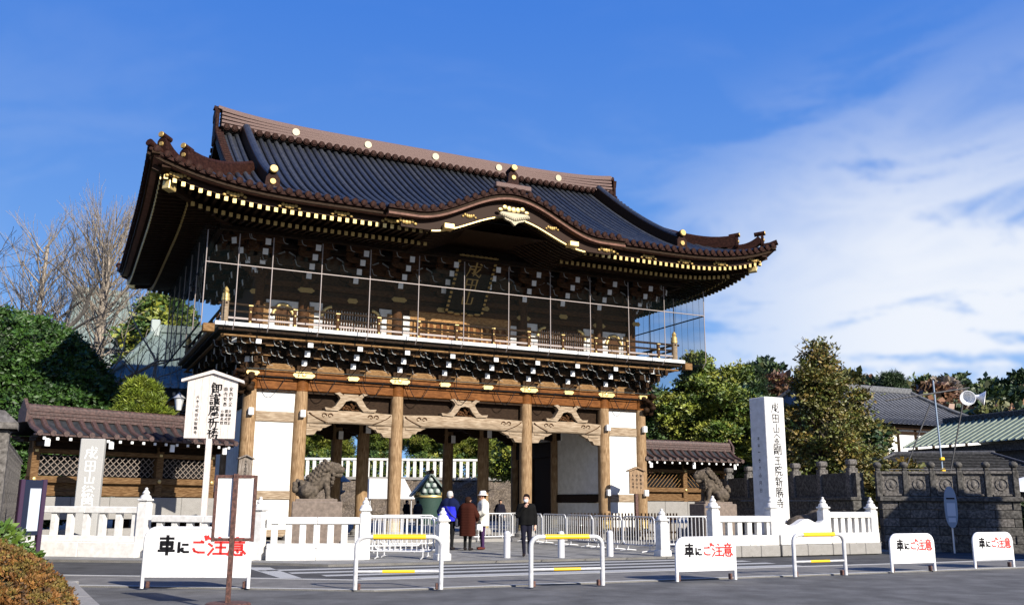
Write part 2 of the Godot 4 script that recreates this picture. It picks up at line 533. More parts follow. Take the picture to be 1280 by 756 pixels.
func cluster_meshes(steps: Array, slant: float, wings := true) -> Array:
	var w := Mb.new()
	var tip := Mb.new()
	var nose := Mb.new()
	var stick := Mb.new()
	w.ext([Vector2(-0.17, 0), Vector2(0.17, 0), Vector2(0.27, 0.1), Vector2(0.27, 0.25), Vector2(-0.27, 0.25), Vector2(-0.27, 0.1)], -0.24, 0.26)
	for i in steps.size():
		var z: float = steps[i].x
		var y: float = steps[i].y
		var h := 0.2
		var pz := Basis(Vector3.RIGHT, slant)
		w.box(Vector3(0, y, (z - 0.5) * 0.5) , Vector3(0.17, h, z + 0.5), 0.0, pz)
		tip.box(Vector3(0, y - sin(slant) * (z + 0.5) * 0.5, z + 0.006), Vector3(0.2, h + 0.03, 0.022), 0.0, pz)
		for s in [-1.0, 0.0, 1.0]:
			w.ext([Vector2(-0.09, 0), Vector2(0.09, 0), Vector2(0.14, 0.06), Vector2(0.14, 0.15), Vector2(-0.14, 0.15), Vector2(-0.14, 0.06)], -0.13, 0.13, Transform3D(Basis(), Vector3(s * 0.46, y + 0.11, z - 0.22)))
		var zz := z - 0.22
		var arm: Array = [Vector2(-0.6, 0.1), Vector2(-0.6, 0.02), Vector2(-0.5, -0.07), Vector2(-0.36, -0.1), Vector2(0.36, -0.1), Vector2(0.5, -0.07), Vector2(0.6, 0.02), Vector2(0.6, 0.1)]
		w.ext(arm, zz - 0.075, zz + 0.075, Transform3D(Basis(), Vector3(0, y, 0)))
		# pale painted edges that curl down at the ends of the cross arms
		for e in [[-0.62, 0.0], [-1.05, -0.05], [0.56, -0.02]]:
			if e[0] < -1.0 and (i == 0 or not wings): continue
			if not wings and i % 2 == 0: continue
			var ex: float = e[0]
			var yy: float = y + e[1]
			var zc: float = zz + 0.1 - (0.12 if ex < -1.0 else 0.0)
			nose.pipe([Vector3(ex - 0.05, yy + 0.13, zc), Vector3(ex, yy + 0.12, zc), Vector3(ex + 0.02, yy + 0.02, zc), Vector3(ex + 0.05, yy - 0.07, zc), Vector3(ex + 0.12, yy - 0.11, zc), Vector3(ex + 0.2, yy - 0.12, zc)], 0.022 if ex < 0.0 else 0.014, 5, 0.014)
			w.box(Vector3(ex, yy + 0.02, zc - 0.12), Vector3(0.22, 0.2, 0.14))
		if wings: stick.box(Vector3(0.44, y - 0.12, z - 0.2), Vector3(0.3, 0.045, 0.08), 0.01)
	return [w.mesh(), tip.mesh(), nose.mesh(), stick.mesh()]

func place_cluster(parent: Node3D, ms: Array, pos: Vector3, ry: float, mt: Material = M.bracket_wood) -> void:
	var c := part(ms[0], "bracket_cluster", mt, parent, pos, ry)
	part(ms[1], "bracket_tip", M.white_paint, c)
	part(ms[2], "bracket_scroll", M.gray_paint, c)
	if ms[3].get_surface_count() > 0: part(ms[3], "bracket_stick", M.tan_wood, c)

func eave_points(off: float, y: float, front := true) -> Array:
	# along one edge of the eaves, off metres in from the tile edge, y metres above the mid-eave height
	var pts: Array = []
	var L := RX if front else RZ
	var l := L - off
	for i in 49:
		var s := -l + 2.0 * l * i / 48.0
		var e := lift((L - absf(s)) if absf(s) < L else 0.0) * (1.0 - off * 0.08)
		pts.append(Vector3(s, EY + y + e, ZC + RZ - off) if front else Vector3(-(RX - off), EY + y + e, ZC + s))
	return pts

func flip_side(pts: Array, left: bool) -> Array:
	if left: return pts
	var r: Array = []
	for p in pts: r.append(Vector3(-p.x, p.y, p.z))
	return r

func flip_back(pts: Array) -> Array:
	var r: Array = []
	for p in pts: r.append(Vector3(p.x, p.y, 2.0 * ZC - p.z))
	return r

func gate() -> void:
	var g := thing("temple_gate", "huge two-storey wooden temple gate with a curved dark tile roof and netted balcony", "gate", GATE_AT, GATE_TURN)
	var cx := [-8.55, -6.65, -2.85, 2.85, 6.65, 8.55]
	part(bx(Vector3(0, 0.09, ZC), Vector3(19.0, 0.18, 10.6), 0.03), "stone_base", M.granite, g)
	# columns
	var col := Mb.new()
	col.lathe([Vector2(0.25, 0.0), Vector2(0.265, 2.0), Vector2(0.26, 4.0), Vector2(0.245, 5.25), Vector2(0.23, 5.5), Vector2(0, 5.5)], 20)
	var shoe := Mb.new()
	shoe.lathe([Vector2(0.29, 0.0), Vector2(0.29, 0.1), Vector2(0.275, 0.13), Vector2(0.275, 0.36), Vector2(0.29, 0.39), Vector2(0.255, 0.42)], 20)
	var foot := Mb.new()
	foot.lathe([Vector2(0.42, 0.0), Vector2(0.42, 0.14), Vector2(0.33, 0.26), Vector2(0, 0.26)], 20)
	var head := Mb.new()
	head.lathe([Vector2(0.25, 0.0), Vector2(0.25, 0.48)], 20)
	var tm := head.mesh()
	var cm := col.mesh(); var sm := shoe.mesh(); var fm := foot.mesh()
	for z in [0.0, ZC, 2.0 * ZC]:
		for x in cx:
			var c := part(cm, "column", M.column, g, Vector3(x, 0.44, z))
			part(sm, "column_shoe", M.gold, c, Vector3(0, -0.005, 0))
			part(tm, "column_head", M.brown_beam, c, Vector3(0, 5.17, 0))
			part(fm, "column_base", M.granite, c, Vector3(0, -0.26, 0))
	# beams between the columns
	for z in [0.0, ZC, 2.0 * ZC]:
		for i in 5:
			var a: float = cx[i] + 0.2
			var b: float = cx[i + 1] - 0.2
			part(bx(Vector3((a + b) / 2, 5.85, z), Vector3(b - a, 0.44, 0.3), 0.03), "tie_beam", M.brown_beam, g)
		part(bx(Vector3(0, 6.205, z), Vector3(18.3, 0.2, 0.62), 0.02), "plate_beam", M.brown_beam, g)
	for x in [-8.55, 8.55]:
		for z in [ZC * 0.5, ZC * 1.5]:
			part(bx(Vector3(x, 5.85, z), Vector3(0.3, 0.44, 3.9), 0.03), "tie_beam", M.brown_beam, g)
		part(bx(Vector3(x, 6.203, ZC), Vector3(0.62, 0.2, 8.1), 0.02), "plate_beam", M.brown_beam, g)
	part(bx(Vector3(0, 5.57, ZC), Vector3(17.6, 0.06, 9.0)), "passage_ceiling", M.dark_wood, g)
	# gold plates on the plate beam
	for k in 10:
		var x := (k - 4.5) * 1.9
		var wide: bool = k in [1, 3, 6, 8]
		var m := Mb.new()
		m.ext(plate_shape(0.78 if wide else 0.46, 0.27 if wide else 0.2), 0.0, 0.02)
		if wide: m.ball(Vector3(0, 0, 0.02), Vector3(0.09, 0.08, 0.025), 8)
		part(m, "gold_plate", M.gold, g, Vector3(x, 6.2, 0.312))
	# carved noses on the corner columns
	for s in [-1.0, 1.0]:
		var m := Mb.new()
		var r := RandomNumberGenerator.new()
		r.seed = 5
		for k in 26:
			m.ball(Vector3(s * r.randf_range(-0.05, 0.42), r.randf_range(5.45, 6.25), r.randf_range(-0.1, 0.42)), Vector3(r.randf_range(0.1, 0.2), r.randf_range(0.09, 0.16), r.randf_range(0.1, 0.2)), 7)
		part(m, "carved_nose", M.dark_wood, g, Vector3(s * 8.6, 0, 0.1))
	# rainbow beams, their carved ends, supports and the carved struts on them
	for b in [[-6.65, -2.85], [-2.85, 2.85], [2.85, 6.65]]:
		var x0: float = b[0] + 0.24
		var x1: float = b[1] - 0.24
		var L := x1 - x0
		var pts: Array = []
		for i in 17:
			var t := i / 16.0
			pts.append(Vector3(x0 + L * t, 4.66 + 0.06 * sin(PI * t), 0.0))
		var m := Mb.new()
		var sec: Array = [Vector2(-0.17, -0.2), Vector2(-0.13, -0.24), Vector2(0.13, -0.24), Vector2(0.17, -0.19), Vector2(0.2, 0.02), Vector2(0.15, 0.2), Vector2(0.1, 0.24), Vector2(-0.1, 0.24), Vector2(-0.15, 0.2), Vector2(-0.2, 0.02)]
		run(m, sec, pts, Vector3(0, 0, 1))
		var rb := part(m, "rainbow_beam", M.pale_beam, g)
		for s in [-1.0, 1.0]:
			var e: float = x0 if s < 0 else x1
			var cv := Mb.new()
			# carved groove and curling leaves near the beam's end
			var line: Array = []
			for i in 9:
				var t := i / 8.0
				line.append(Vector3(e - s * (0.06 + 0.72 * t), 4.84 - 0.36 * pow(t, 0.7) , 0.205))
			cv.pipe(line, 0.022, 5, 0.012)
			part(cv, "carved_groove", M.mid_wood, rb)
			for q in [0.62, 0.86]:
				var sp: Array = []
				for i in 12:
					var a := i * 0.55
					var rr := 0.11 - 0.008 * i
					sp.append(Vector3(e - s * (q + cos(a) * rr), 4.74 + sin(a) * rr, 0.205))
				var cs := Mb.new()
				cs.pipe(sp, 0.024, 5, 0.01)
				part(cs, "carved_scroll", M.mid_wood, rb)
			var br := Mb.new()
			br.ext([Vector2(0, 0.0), Vector2(-s * 0.95, 0.0), Vector2(-s * 0.72, -0.12), Vector2(-s * 0.62, -0.13), Vector2(-s * 0.55, -0.24), Vector2(-s * 0.4, -0.25), Vector2(-s * 0.3, -0.4), Vector2(0, -0.42)], -0.12, 0.12, Transform3D(Basis(), Vector3(e, 4.42, 0)))
			br.box(Vector3(e - s * 0.35, 4.36, 0), Vector3(0.5, 0.1, 0.3), 0.02)
			part(br, "beam_bracket", M.pale_beam, g)
		var xm := (x0 + x1) / 2
		var kz := Mb.new()
		for s in [-1.0, 1.0]:
			kz.ext([Vector2(0, 0.42), Vector2(s * 0.2, 0.37), Vector2(s * 0.34, 0.16), Vector2(s * 0.5, 0.0), Vector2(s * 0.97, 0.0), Vector2(s * 1.02, 0.11), Vector2(s * 0.76, 0.09), Vector2(s * 0.62, 0.17), Vector2(s * 0.52, 0.32), Vector2(s * 0.42, 0.48), Vector2(s * 0.52, 0.6), Vector2(s * 0.66, 0.66), Vector2(s * 0.46, 0.71), Vector2(s * 0.26, 0.56), Vector2(0, 0.56)], -0.1, 0.2)
		kz.box(Vector3(0, 0.58, 0.0), Vector3(0.6, 0.14, 0.3), 0.02)
		var st := part(kz, "frog_leg_strut", M.pale_beam, g, Vector3(xm, 4.95, 0))
		var cv2 := Mb.new()
		var r2 := RandomNumberGenerator.new()
		r2.seed = 9
		for k in 40:
			var xx := r2.randf_range(-0.42, 0.42)
			cv2.ball(Vector3(xx, r2.randf_range(0.03, 0.40 - absf(xx) * 0.6), r2.randf_range(-0.02, 0.06)), Vector3(0.06, 0.045, 0.05), 6)
		part(cv2, "carved_infill", M.mid_wood, st)
		part(bx(Vector3(xm, 5.26, -0.16), Vector3(L + 0.1, 0.72, 0.06)), "back_board", M.dark_wood, g)
	# plaster panels: end bays of the front, the side walls and the walls of the passage
	for s in [-1.0, 1.0]:
		for z in [0.0, 2.0 * ZC, ZC]:
			part(bx(Vector3(s * 7.6, 5.22, z), Vector3(1.44, 0.8, 0.12)), "plaster_panel", M.plaster, g)
			part(bx(Vector3(s * 7.6, 3.18, z), Vector3(1.44, 2.5, 0.12)), "plaster_panel", M.plaster, g)
			part(bx(Vector3(s * 7.6, 1.08, z), Vector3(1.44, 1.06, 0.12)), "plaster_panel", M.plaster, g)
			part(bx(Vector3(s * 7.6, 4.625, z), Vector3(1.42, 0.37, 0.22), 0.02), "wall_rail", M.pale_beam, g)
			part(bx(Vector3(s * 7.6, 1.77, z), Vector3(1.42, 0.3, 0.22), 0.02), "wall_rail", M.pale_beam, g)
			part(bx(Vector3(s * 7.6, 0.42, z), Vector3(1.42, 0.24, 0.22), 0.02), "wall_rail", M.pale_beam, g)
		for xw in [8.55, 6.65]:
			for q in 2:
				var zc: float = ZC * (0.5 + q)
				if xw == 6.65 and q == 1:
					part(bx(Vector3(s * xw, 5.0, zc), Vector3(0.1, 1.1, 3.9)), "plaster_panel", M.plaster, g)
					part(bx(Vector3(s * xw, 2.0, zc + 0.9), Vector3(0.14, 3.4, 1.7)), "door_leaf", M.dark_wood, g)
					part(bx(Vector3(s * xw, 2.0, zc - 0.95), Vector3(0.14, 3.4, 1.7)), "door_leaf", M.dark_wood, g)
					part(bx(Vector3(s * xw, 4.07, zc), Vector3(0.24, 0.7, 3.9)), "wall_rail", M.dark_wood, g)
				else:
					part(bx(Vector3(s * xw, 3.73, zc), Vector3(0.1, 3.56, 3.9)), "plaster_panel", M.plaster, g)
					part(bx(Vector3(s * xw, 1.08, zc), Vector3(0.1, 0.98, 3.9)), "plaster_panel", M.plaster, g)
					part(bx(Vector3(s * xw, 1.76, zc), Vector3(0.24, 0.34, 3.9), 0.02), "wall_rail", M.dark_wood, g)
				part(bx(Vector3(s * xw, 0.42, zc), Vector3(0.24, 0.3, 3.9), 0.02), "wall_rail", M.dark_wood, g)
	for s in [-8.55, -6.65, 6.65, 8.55]:
		for y in ([4.76] if s < 0 else [4.76, 2.0]):
			var m := bx(Vector3(s + 0.02, y, 0.35), Vector3(0.19, 0.27, 0.17), 0.02)
			m.box(Vector3(s + 0.02, y, 0.262), Vector3(0.12, 0.12, 0.03))
			part(m, "wall_lamp", M.lamp_white, g)
	# inner rows: beams across and pale painted noses
	for z in [ZC, 2.0 * ZC]:
		for b in [[-6.65, -2.85], [-2.85, 2.85], [2.85, 6.65]]:
			part(bx(Vector3((b[0] + b[1]) / 2, 5.1, z), Vector3(b[1] - b[0] - 0.5, 0.5, 0.3), 0.03), "inner_beam", M.dark_wood, g)
		for x in [-6.65, -2.85, 2.85, 6.65]:
			var m := Mb.new()
			m.box(Vector3(x, 4.62, z + 0.42), Vector3(0.2, 0.34, 0.5), 0.02)
			part(m, "beam_nose", M.dark_wood, g)
			part(bx(Vector3(x, 4.62, z + 0.685), Vector3(0.22, 0.38, 0.03), 0.01, ), "painted_nose", M.white_paint, g)
			for s in [-1.0, 1.0]:
				var e := Mb.new()
				e.ext([Vector2(0, 0), Vector2(s * 0.9, 0), Vector2(s * 0.75, -0.16), Vector2(s * 0.5, -0.2), Vector2(s * 0.4, -0.36), Vector2(0, -0.42)], -0.1, 0.1, Transform3D(Basis(), Vector3(x + s * 0.2, 4.84, z)))
				part(e, "beam_bracket", M.dark_wood, g)
	for x in cx:
		for q in 2:
			part(bx(Vector3(x, 5.25, ZC * (0.5 + q)), Vector3(0.28, 0.5, 3.85), 0.03), "inner_beam", M.dark_wood, g)
	gate_upper(g)
	gate_roof(g)
	gate_net(g)

func gate_upper(g: Node3D) -> void:
	# brackets that carry the balcony
	var ms := cluster_meshes([Vector2(0.22, 0.35), Vector2(0.65, 0.65), Vector2(1.08, 0.95)], 0.0)
	part(bx(Vector3(0, 6.95, -0.05), Vector3(16.9, 1.2, 0.1)), "bracket_board", M.dark_wood, g)
	for s in [-1.0, 1.0]:
		part(bx(Vector3(s * 8.5, 6.95, ZC), Vector3(0.1, 1.2, 8.5)), "bracket_board", M.dark_wood, g)
	part(bx(Vector3(0, 6.95, 2 * ZC), Vector3(16.9, 1.2, 0.1)), "bracket_board", M.dark_wood, g)
	for k in 10:
		place_cluster(g, ms, Vector3((k - 4.5) * 1.9, 6.31, 0.02), 0)
		if k < 9:
			var m := Mb.new()
			m.ext([Vector2(-0.62, 0), Vector2(0.62, 0), Vector2(0.5, 0.2), Vector2(0.3, 0.3), Vector2(-0.3, 0.3), Vector2(-0.5, 0.2)], 0.03, 0.13)
			part(m, "spacer_block", M.tan_wood, g, Vector3((k - 4.0) * 1.9 + 0.1, 6.31, 0))
	for j in 5:
		for s in [-1.0, 1.0]:
			place_cluster(g, ms, Vector3(s * 8.55, 6.31, -j * 2.18), s * 90.0)
	for s in [-1.0, 1.0]:
		place_cluster(g, ms, Vector3(s * 8.6, 6.33, 0.04), s * 45.0)
	# balcony
	for e in [[Vector3(0, 7.37, 1.12), Vector3(19.8, 0.07, 0.14)], [Vector3(0, 7.37, 2 * ZC - 1.12), Vector3(19.8, 0.07, 0.14)]]:
		part(bx(e[0], e[1], 0.02), "balcony_purlin", M.tan_wood, g)
	for s in [-1.0, 1.0]:
		part(bx(Vector3(s * 9.8, 7.373, ZC), Vector3(0.14, 0.07, 10.6), 0.02), "balcony_purlin", M.tan_wood, g)
	part(bx(Vector3(0, 7.61, ZC), Vector3(20.0, 0.14, 11.2)), "balcony_deck", M.dark_wood, g)
	for k in 11:
		part(bx(Vector3(-9.23 + k * 1.846, 7.755, 0.75), Vector3(1.838, 0.14, 1.2), 0.008), "balcony_board", M.white_paint, g)
	for s in [-1.0, 1.0]:
		for k in 6:
			part(bx(Vector3(s * 9.56, 7.753, -0.87 - k * 1.7), Vector3(1.2, 0.14, 1.69), 0.008), "balcony_board", M.pale_beam, g)
		part(bx(Vector3(s * 10.35, 7.56, 1.2), Vector3(0.4, 0.3, 0.3), 0.02, ), "corner_beam_end", M.tan_wood, g)
	# railing
	var rail := func(y: float, t: float, m: Material, over: float) -> void:
		part(bx(Vector3(0, y, 1.05), Vector3(19.6 + over, t, t), 0.012), "railing_bar", m, g)
		for s in [-1.0, 1.0]:
			part(bx(Vector3(s * 9.78, y - 0.002, ZC), Vector3(t, t, 10.6 + over), 0.012), "railing_bar", m, g)
		part(bx(Vector3(0, y, 2 * ZC - 1.05), Vector3(19.6 + over, t, t), 0.012), "railing_bar", m, g)
	rail.call(8.53, 0.085, M.dark_wood, 0.5)
	rail.call(8.27, 0.08, M.dark_wood, 0.3)
	rail.call(8.02, 0.075, M.steel_pink, 0.3)
	for k in 12:
		var x := -8.9 + k * 1.62
		var p := part(bx(Vector3(x, 8.17, 1.05), Vector3(0.12, 0.68, 0.12), 0.012), "railing_post", M.mid_wood, g)
		var c := Mb.new()
		c.box(Vector3(x, 8.51, 1.05), Vector3(0.17, 0.05, 0.17), 0.012)
		c.ball(Vector3(x, 8.27, 1.12), Vector3(0.045, 0.045, 0.03), 8)
		c.ball(Vector3(x, 7.90, 1.12), Vector3(0.05, 0.05, 0.03), 8)
		part(c, "gold_cap", M.gold, p)
	for s in [-1.0, 1.0]:
		for k in 5:
			part(bx(Vector3(s * 9.78, 8.17, -0.8 - k * 1.75), Vector3(0.12, 0.68, 0.12), 0.012), "railing_post", M.mid_wood, g)
		for z in [1.05, 2 * ZC - 1.05]:
			var m := Mb.new()
			m.lathe([Vector2(0.13, 7.82), Vector2(0.13, 8.75), Vector2(0, 8.75)], 14, Vector3(s * 9.8, 0, z))
			var p := part(m, "newel_post", M.pale_beam, g)
			var c := Mb.new()
			c.lathe([Vector2(0.15, 8.62), Vector2(0.15, 8.72), Vector2(0.135, 8.74), Vector2(0.135, 8.88), Vector2(0.08, 8.92), Vector2(0.11, 9.0), Vector2(0.06, 9.1), Vector2(0, 9.16)], 14, Vector3(s * 9.8, 0, z))
			part(c, "gold_finial", M.gold, p)
	# upper storey
	var xs := [-8.4, -6.65, -2.85, 2.85, 6.65, 8.4]
	part(bx(Vector3(0, 9.5, -0.46), Vector3(16.8, 3.7, 0.1)), "upper_wall", M.mid_wood, g)
	for s in [-1.0, 1.0]:
		part(bx(Vector3(s * 8.35, 9.5, ZC), Vector3(0.1, 3.7, 7.9)), "upper_wall", M.mid_wood, g)
	part(bx(Vector3(0, 9.5, 2 * ZC + 0.46), Vector3(16.8, 3.7, 0.1)), "upper_wall", M.mid_wood, g)
	for x in xs:
		var m := Mb.new()
		m.lathe([Vector2(0.22, 7.8), Vector2(0.22, 10.0), Vector2(0, 10.0)], 16, Vector3(x, 0, -0.36))
		part(m, "upper_column", M.mid_wood, g)
	for y in [9.35, 9.8]:
		part(bx(Vector3(0, y, -0.33), Vector3(16.9, 0.24, 0.16), 0.02), "upper_beam", M.mid_wood, g)
	part(bx(Vector3(0, 7.93, -0.36), Vector3(16.9, 0.2, 0.16), 0.02), "upper_beam", M.tan_wood, g)
	for k in 10:
		var m := Mb.new()
		m.ext(plate_shape(0.62 if k in [1, 3, 6, 8] else 0.4, 0.2), 0.0, 0.02)
		part(m, "gold_plate", M.gold_old, g, Vector3((k - 4.5) * 1.9, 9.58 if k % 2 == 1 else 9.36, -0.24 if k % 2 == 0 else -0.12))
	for s in [-1.0, 1.0]:
		# end bay: white panel with a cusped window in gold
		var xw: float = s * 7.45
		part(bx(Vector3(xw, 8.55, -0.385), Vector3(1.3, 1.16, 0.05)), "plaster_panel", M.plaster, g)
		part(bx(Vector3(xw, 8.42, -0.34), Vector3(0.56, 0.8, 0.04)), "cusped_window", M.mid_wood, g)
		for q in 7:
			part(bx(Vector3(xw - 0.24 + q * 0.08, 8.25, -0.305), Vector3(0.03, 0.5, 0.03)), "window_bar", M.tan_wood, g)
		var arch := Mb.new()
		var pts: Array = []
		for i in 13:
			var a := PI * i / 12.0
			pts.append(Vector3(xw - cos(a) * (0.34 + 0.05 * absf(cos(a * 3.0))), 8.55 + sin(a) * 0.42, -0.30))
		arch.pipe(pts, 0.07, 6)
		part(arch, "gold_arch", M.gold, g)
		# side bay: lattice window with white panels and gold corners
		for q in [-1.0, 1.0]:
			part(bx(Vector3(s * 4.75 + q * 1.46, 8.6, -0.385), Vector3(0.6, 1.16, 0.05)), "plaster_panel", M.plaster, g)
			var ar := Mb.new()
			var p2: Array = []
			for i in 7:
				var a := PI * 0.5 * i / 6.0
				p2.append(Vector3(s * 4.75 + q * (0.82 + 0.36 * cos(a)), 8.65 + 0.4 * sin(a), -0.29))
			ar.pipe(p2, 0.07, 6)
			part(ar, "gold_arch", M.gold, g)
		part(bx(Vector3(s * 4.75, 8.5, -0.375), Vector3(2.36, 0.96, 0.03)), "lattice_back", M.white_paint, g)
		for q in 21:
			part(bx(Vector3(s * 4.75 - 1.1 + q * 0.11, 8.5, -0.33), Vector3(0.06, 0.98, 0.05)), "lattice_bar", M.mid_wood, g)
		part(bx(Vector3(s * 4.75, 8.98, -0.30), Vector3(2.3, 0.08, 0.06)), "lattice_rail", M.mid_wood, g)
		part(bx(Vector3(s * 2.42, 8.5, -0.385), Vector3(0.3, 1.0, 0.05)), "plaster_panel", M.plaster, g)
		for xx in [s * 6.35, s * 3.15, s * 8.1]:
			part(bx(Vector3(xx, 8.5, -0.35), Vector3(0.22, 1.0, 0.08), 0.01), "door_post", M.tan_wood, g)
	# centre bay: panelled doors, two rows of rounded openings
	part(bx(Vector3(0, 8.6, -0.385), Vector3(4.6, 1.4, 0.05)), "door_panel", M.door_wood, g)
	for row in 2:
		for q in 14:
			var m := Mb.new()
			m.ext([Vector2(-0.09, 0), Vector2(0.09, 0), Vector2(0.09, 0.2), Vector2(0.05, 0.27), Vector2(-0.05, 0.27), Vector2(-0.09, 0.2)], 0.0, 0.03)
			part(m, "door_opening", M.brown_beam, g, Vector3(-1.95 + q * 0.3, 8.08 + row * 0.4, -0.36))
	for y in [8.03, 8.42, 8.82]:
		part(bx(Vector3(0, y, -0.31), Vector3(4.2, 0.07, 0.07), 0.01), "door_rail", M.door_wood, g)
	for q in 8:
		part(bx(Vector3(-2.1 + q * 0.6, 8.45, -0.305), Vector3(0.08, 0.86, 0.08), 0.01), "door_stile", M.door_wood, g)
	# brackets that carry the eaves
	var mu := cluster_meshes([Vector2(0.3, 0.3), Vector2(0.75, 0.6), Vector2(1.2, 0.9), Vector2(1.65, 1.2)], 0.16, false)
	for k in 10:
		place_cluster(g, mu, Vector3((k - 4.5) * 1.88, 9.92, -0.38), 0, M.mid_wood)
		if k < 9 and k != 4:
			var m := Mb.new()
			for s in [-1.0, 1.0]:
				m.pipe([Vector3(s * 0.08, 0.34, 0), Vector3(s * 0.32, 0.22, 0), Vector3(s * 0.42, 0.02, 0), Vector3(s * 0.62, -0.1, 0)], 0.035, 5, 0.02)
			part(m, "eave_scroll", M.gray_paint, g, Vector3((k - 4) * 1.88, 10.62, 0.1))
			var w := Mb.new()
			w.ext([Vector2(-0.6, 0), Vector2(0.6, 0), Vector2(0.42, 0.2), Vector2(0.3, 0.42), Vector2(0, 0.56), Vector2(-0.3, 0.42), Vector2(-0.42, 0.2)], -0.1, 0.05)
			part(w, "eave_strut", M.mid_wood, g, Vector3((k - 4) * 1.88, 10.45, 0.0))
	for j in 5:
		for s in [-1.0, 1.0]:
			place_cluster(g, mu, Vector3(s * 8.4, 9.92, -0.5 - j * 1.93), s * 90.0, M.mid_wood)
	for s in [-1.0, 1.0]:
		place_cluster(g, mu, Vector3(s * 8.45, 9.94, -0.35), s * 45.0, M.mid_wood)
	for q in [[1.32, 11.28], [0.4, 11.1]]:
		part(bx(Vector3(0, q[1], q[0]), Vector3(18.6 + q[0] * 1.4, 0.2, 0.2), 0.02), "eave_purlin", M.dark_wood, g)
		for s in [-1.0, 1.0]:
			part(bx(Vector3(s * (8.4 + 0.45 + q[0]), q[1] + 0.004, ZC), Vector3(0.2, 0.2, 8.6 + q[0] * 2), 0.02), "eave_purlin", M.dark_wood, g)
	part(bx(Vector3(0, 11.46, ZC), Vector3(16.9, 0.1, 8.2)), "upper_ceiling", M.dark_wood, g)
	# the name board, tilted forward
	var tilt := atan2(1.56, 2.11)
	var bs := Basis(Vector3.RIGHT, tilt)
	var pq := Mb.new()
	pq.box(Vector3(0, 0, 0), Vector3(1.5, 2.4, 0.12), 0.02)
	var board := part(pq, "name_board", M.dark_wood, g, Vector3(0, 10.4, 0.56))
	board.basis = bs
	var fr := Mb.new()
	for s in [-1.0, 1.0]:
		fr.box(Vector3(s * 0.8, 0, 0.06), Vector3(0.1, 2.62, 0.14), 0.02)
		fr.box(Vector3(0, s * 1.28, 0.06), Vector3(1.7, 0.1, 0.14), 0.02)
	part(fr, "board_frame", M.dark_wood, board)
	var fg := Mb.new()
	for s in [-1.0, 1.0]:
		for q in 13:
			fg.box(Vector3(s * 0.8, -1.2 + q * 0.2, 0.135), Vector3(0.12, 0.11, 0.03), 0.01)
		for q in 8:
			fg.box(Vector3(-0.72 + q * 0.205, 1.28, 0.135), Vector3(0.12, 0.12, 0.03), 0.01)
	for q in 5:
		fg.ball(Vector3(-0.6 + q * 0.3, -1.3 - 0.05 * (q % 2), 0.13), Vector3(0.16, 0.06, 0.03), 8)
	fg.box(Vector3(0, 1.28, 0.12), Vector3(1.72, 0.05, 0.04))
	part(fg, "board_gilding", M.gold_old, board)
	var tx := Mb.new()
	write_column(tx, "成田山", Vector3(0, 0.98, 0.066), 0.62, 0.66, 0.075, Basis())
	part(tx, "board_writing", M.gold_old, board)

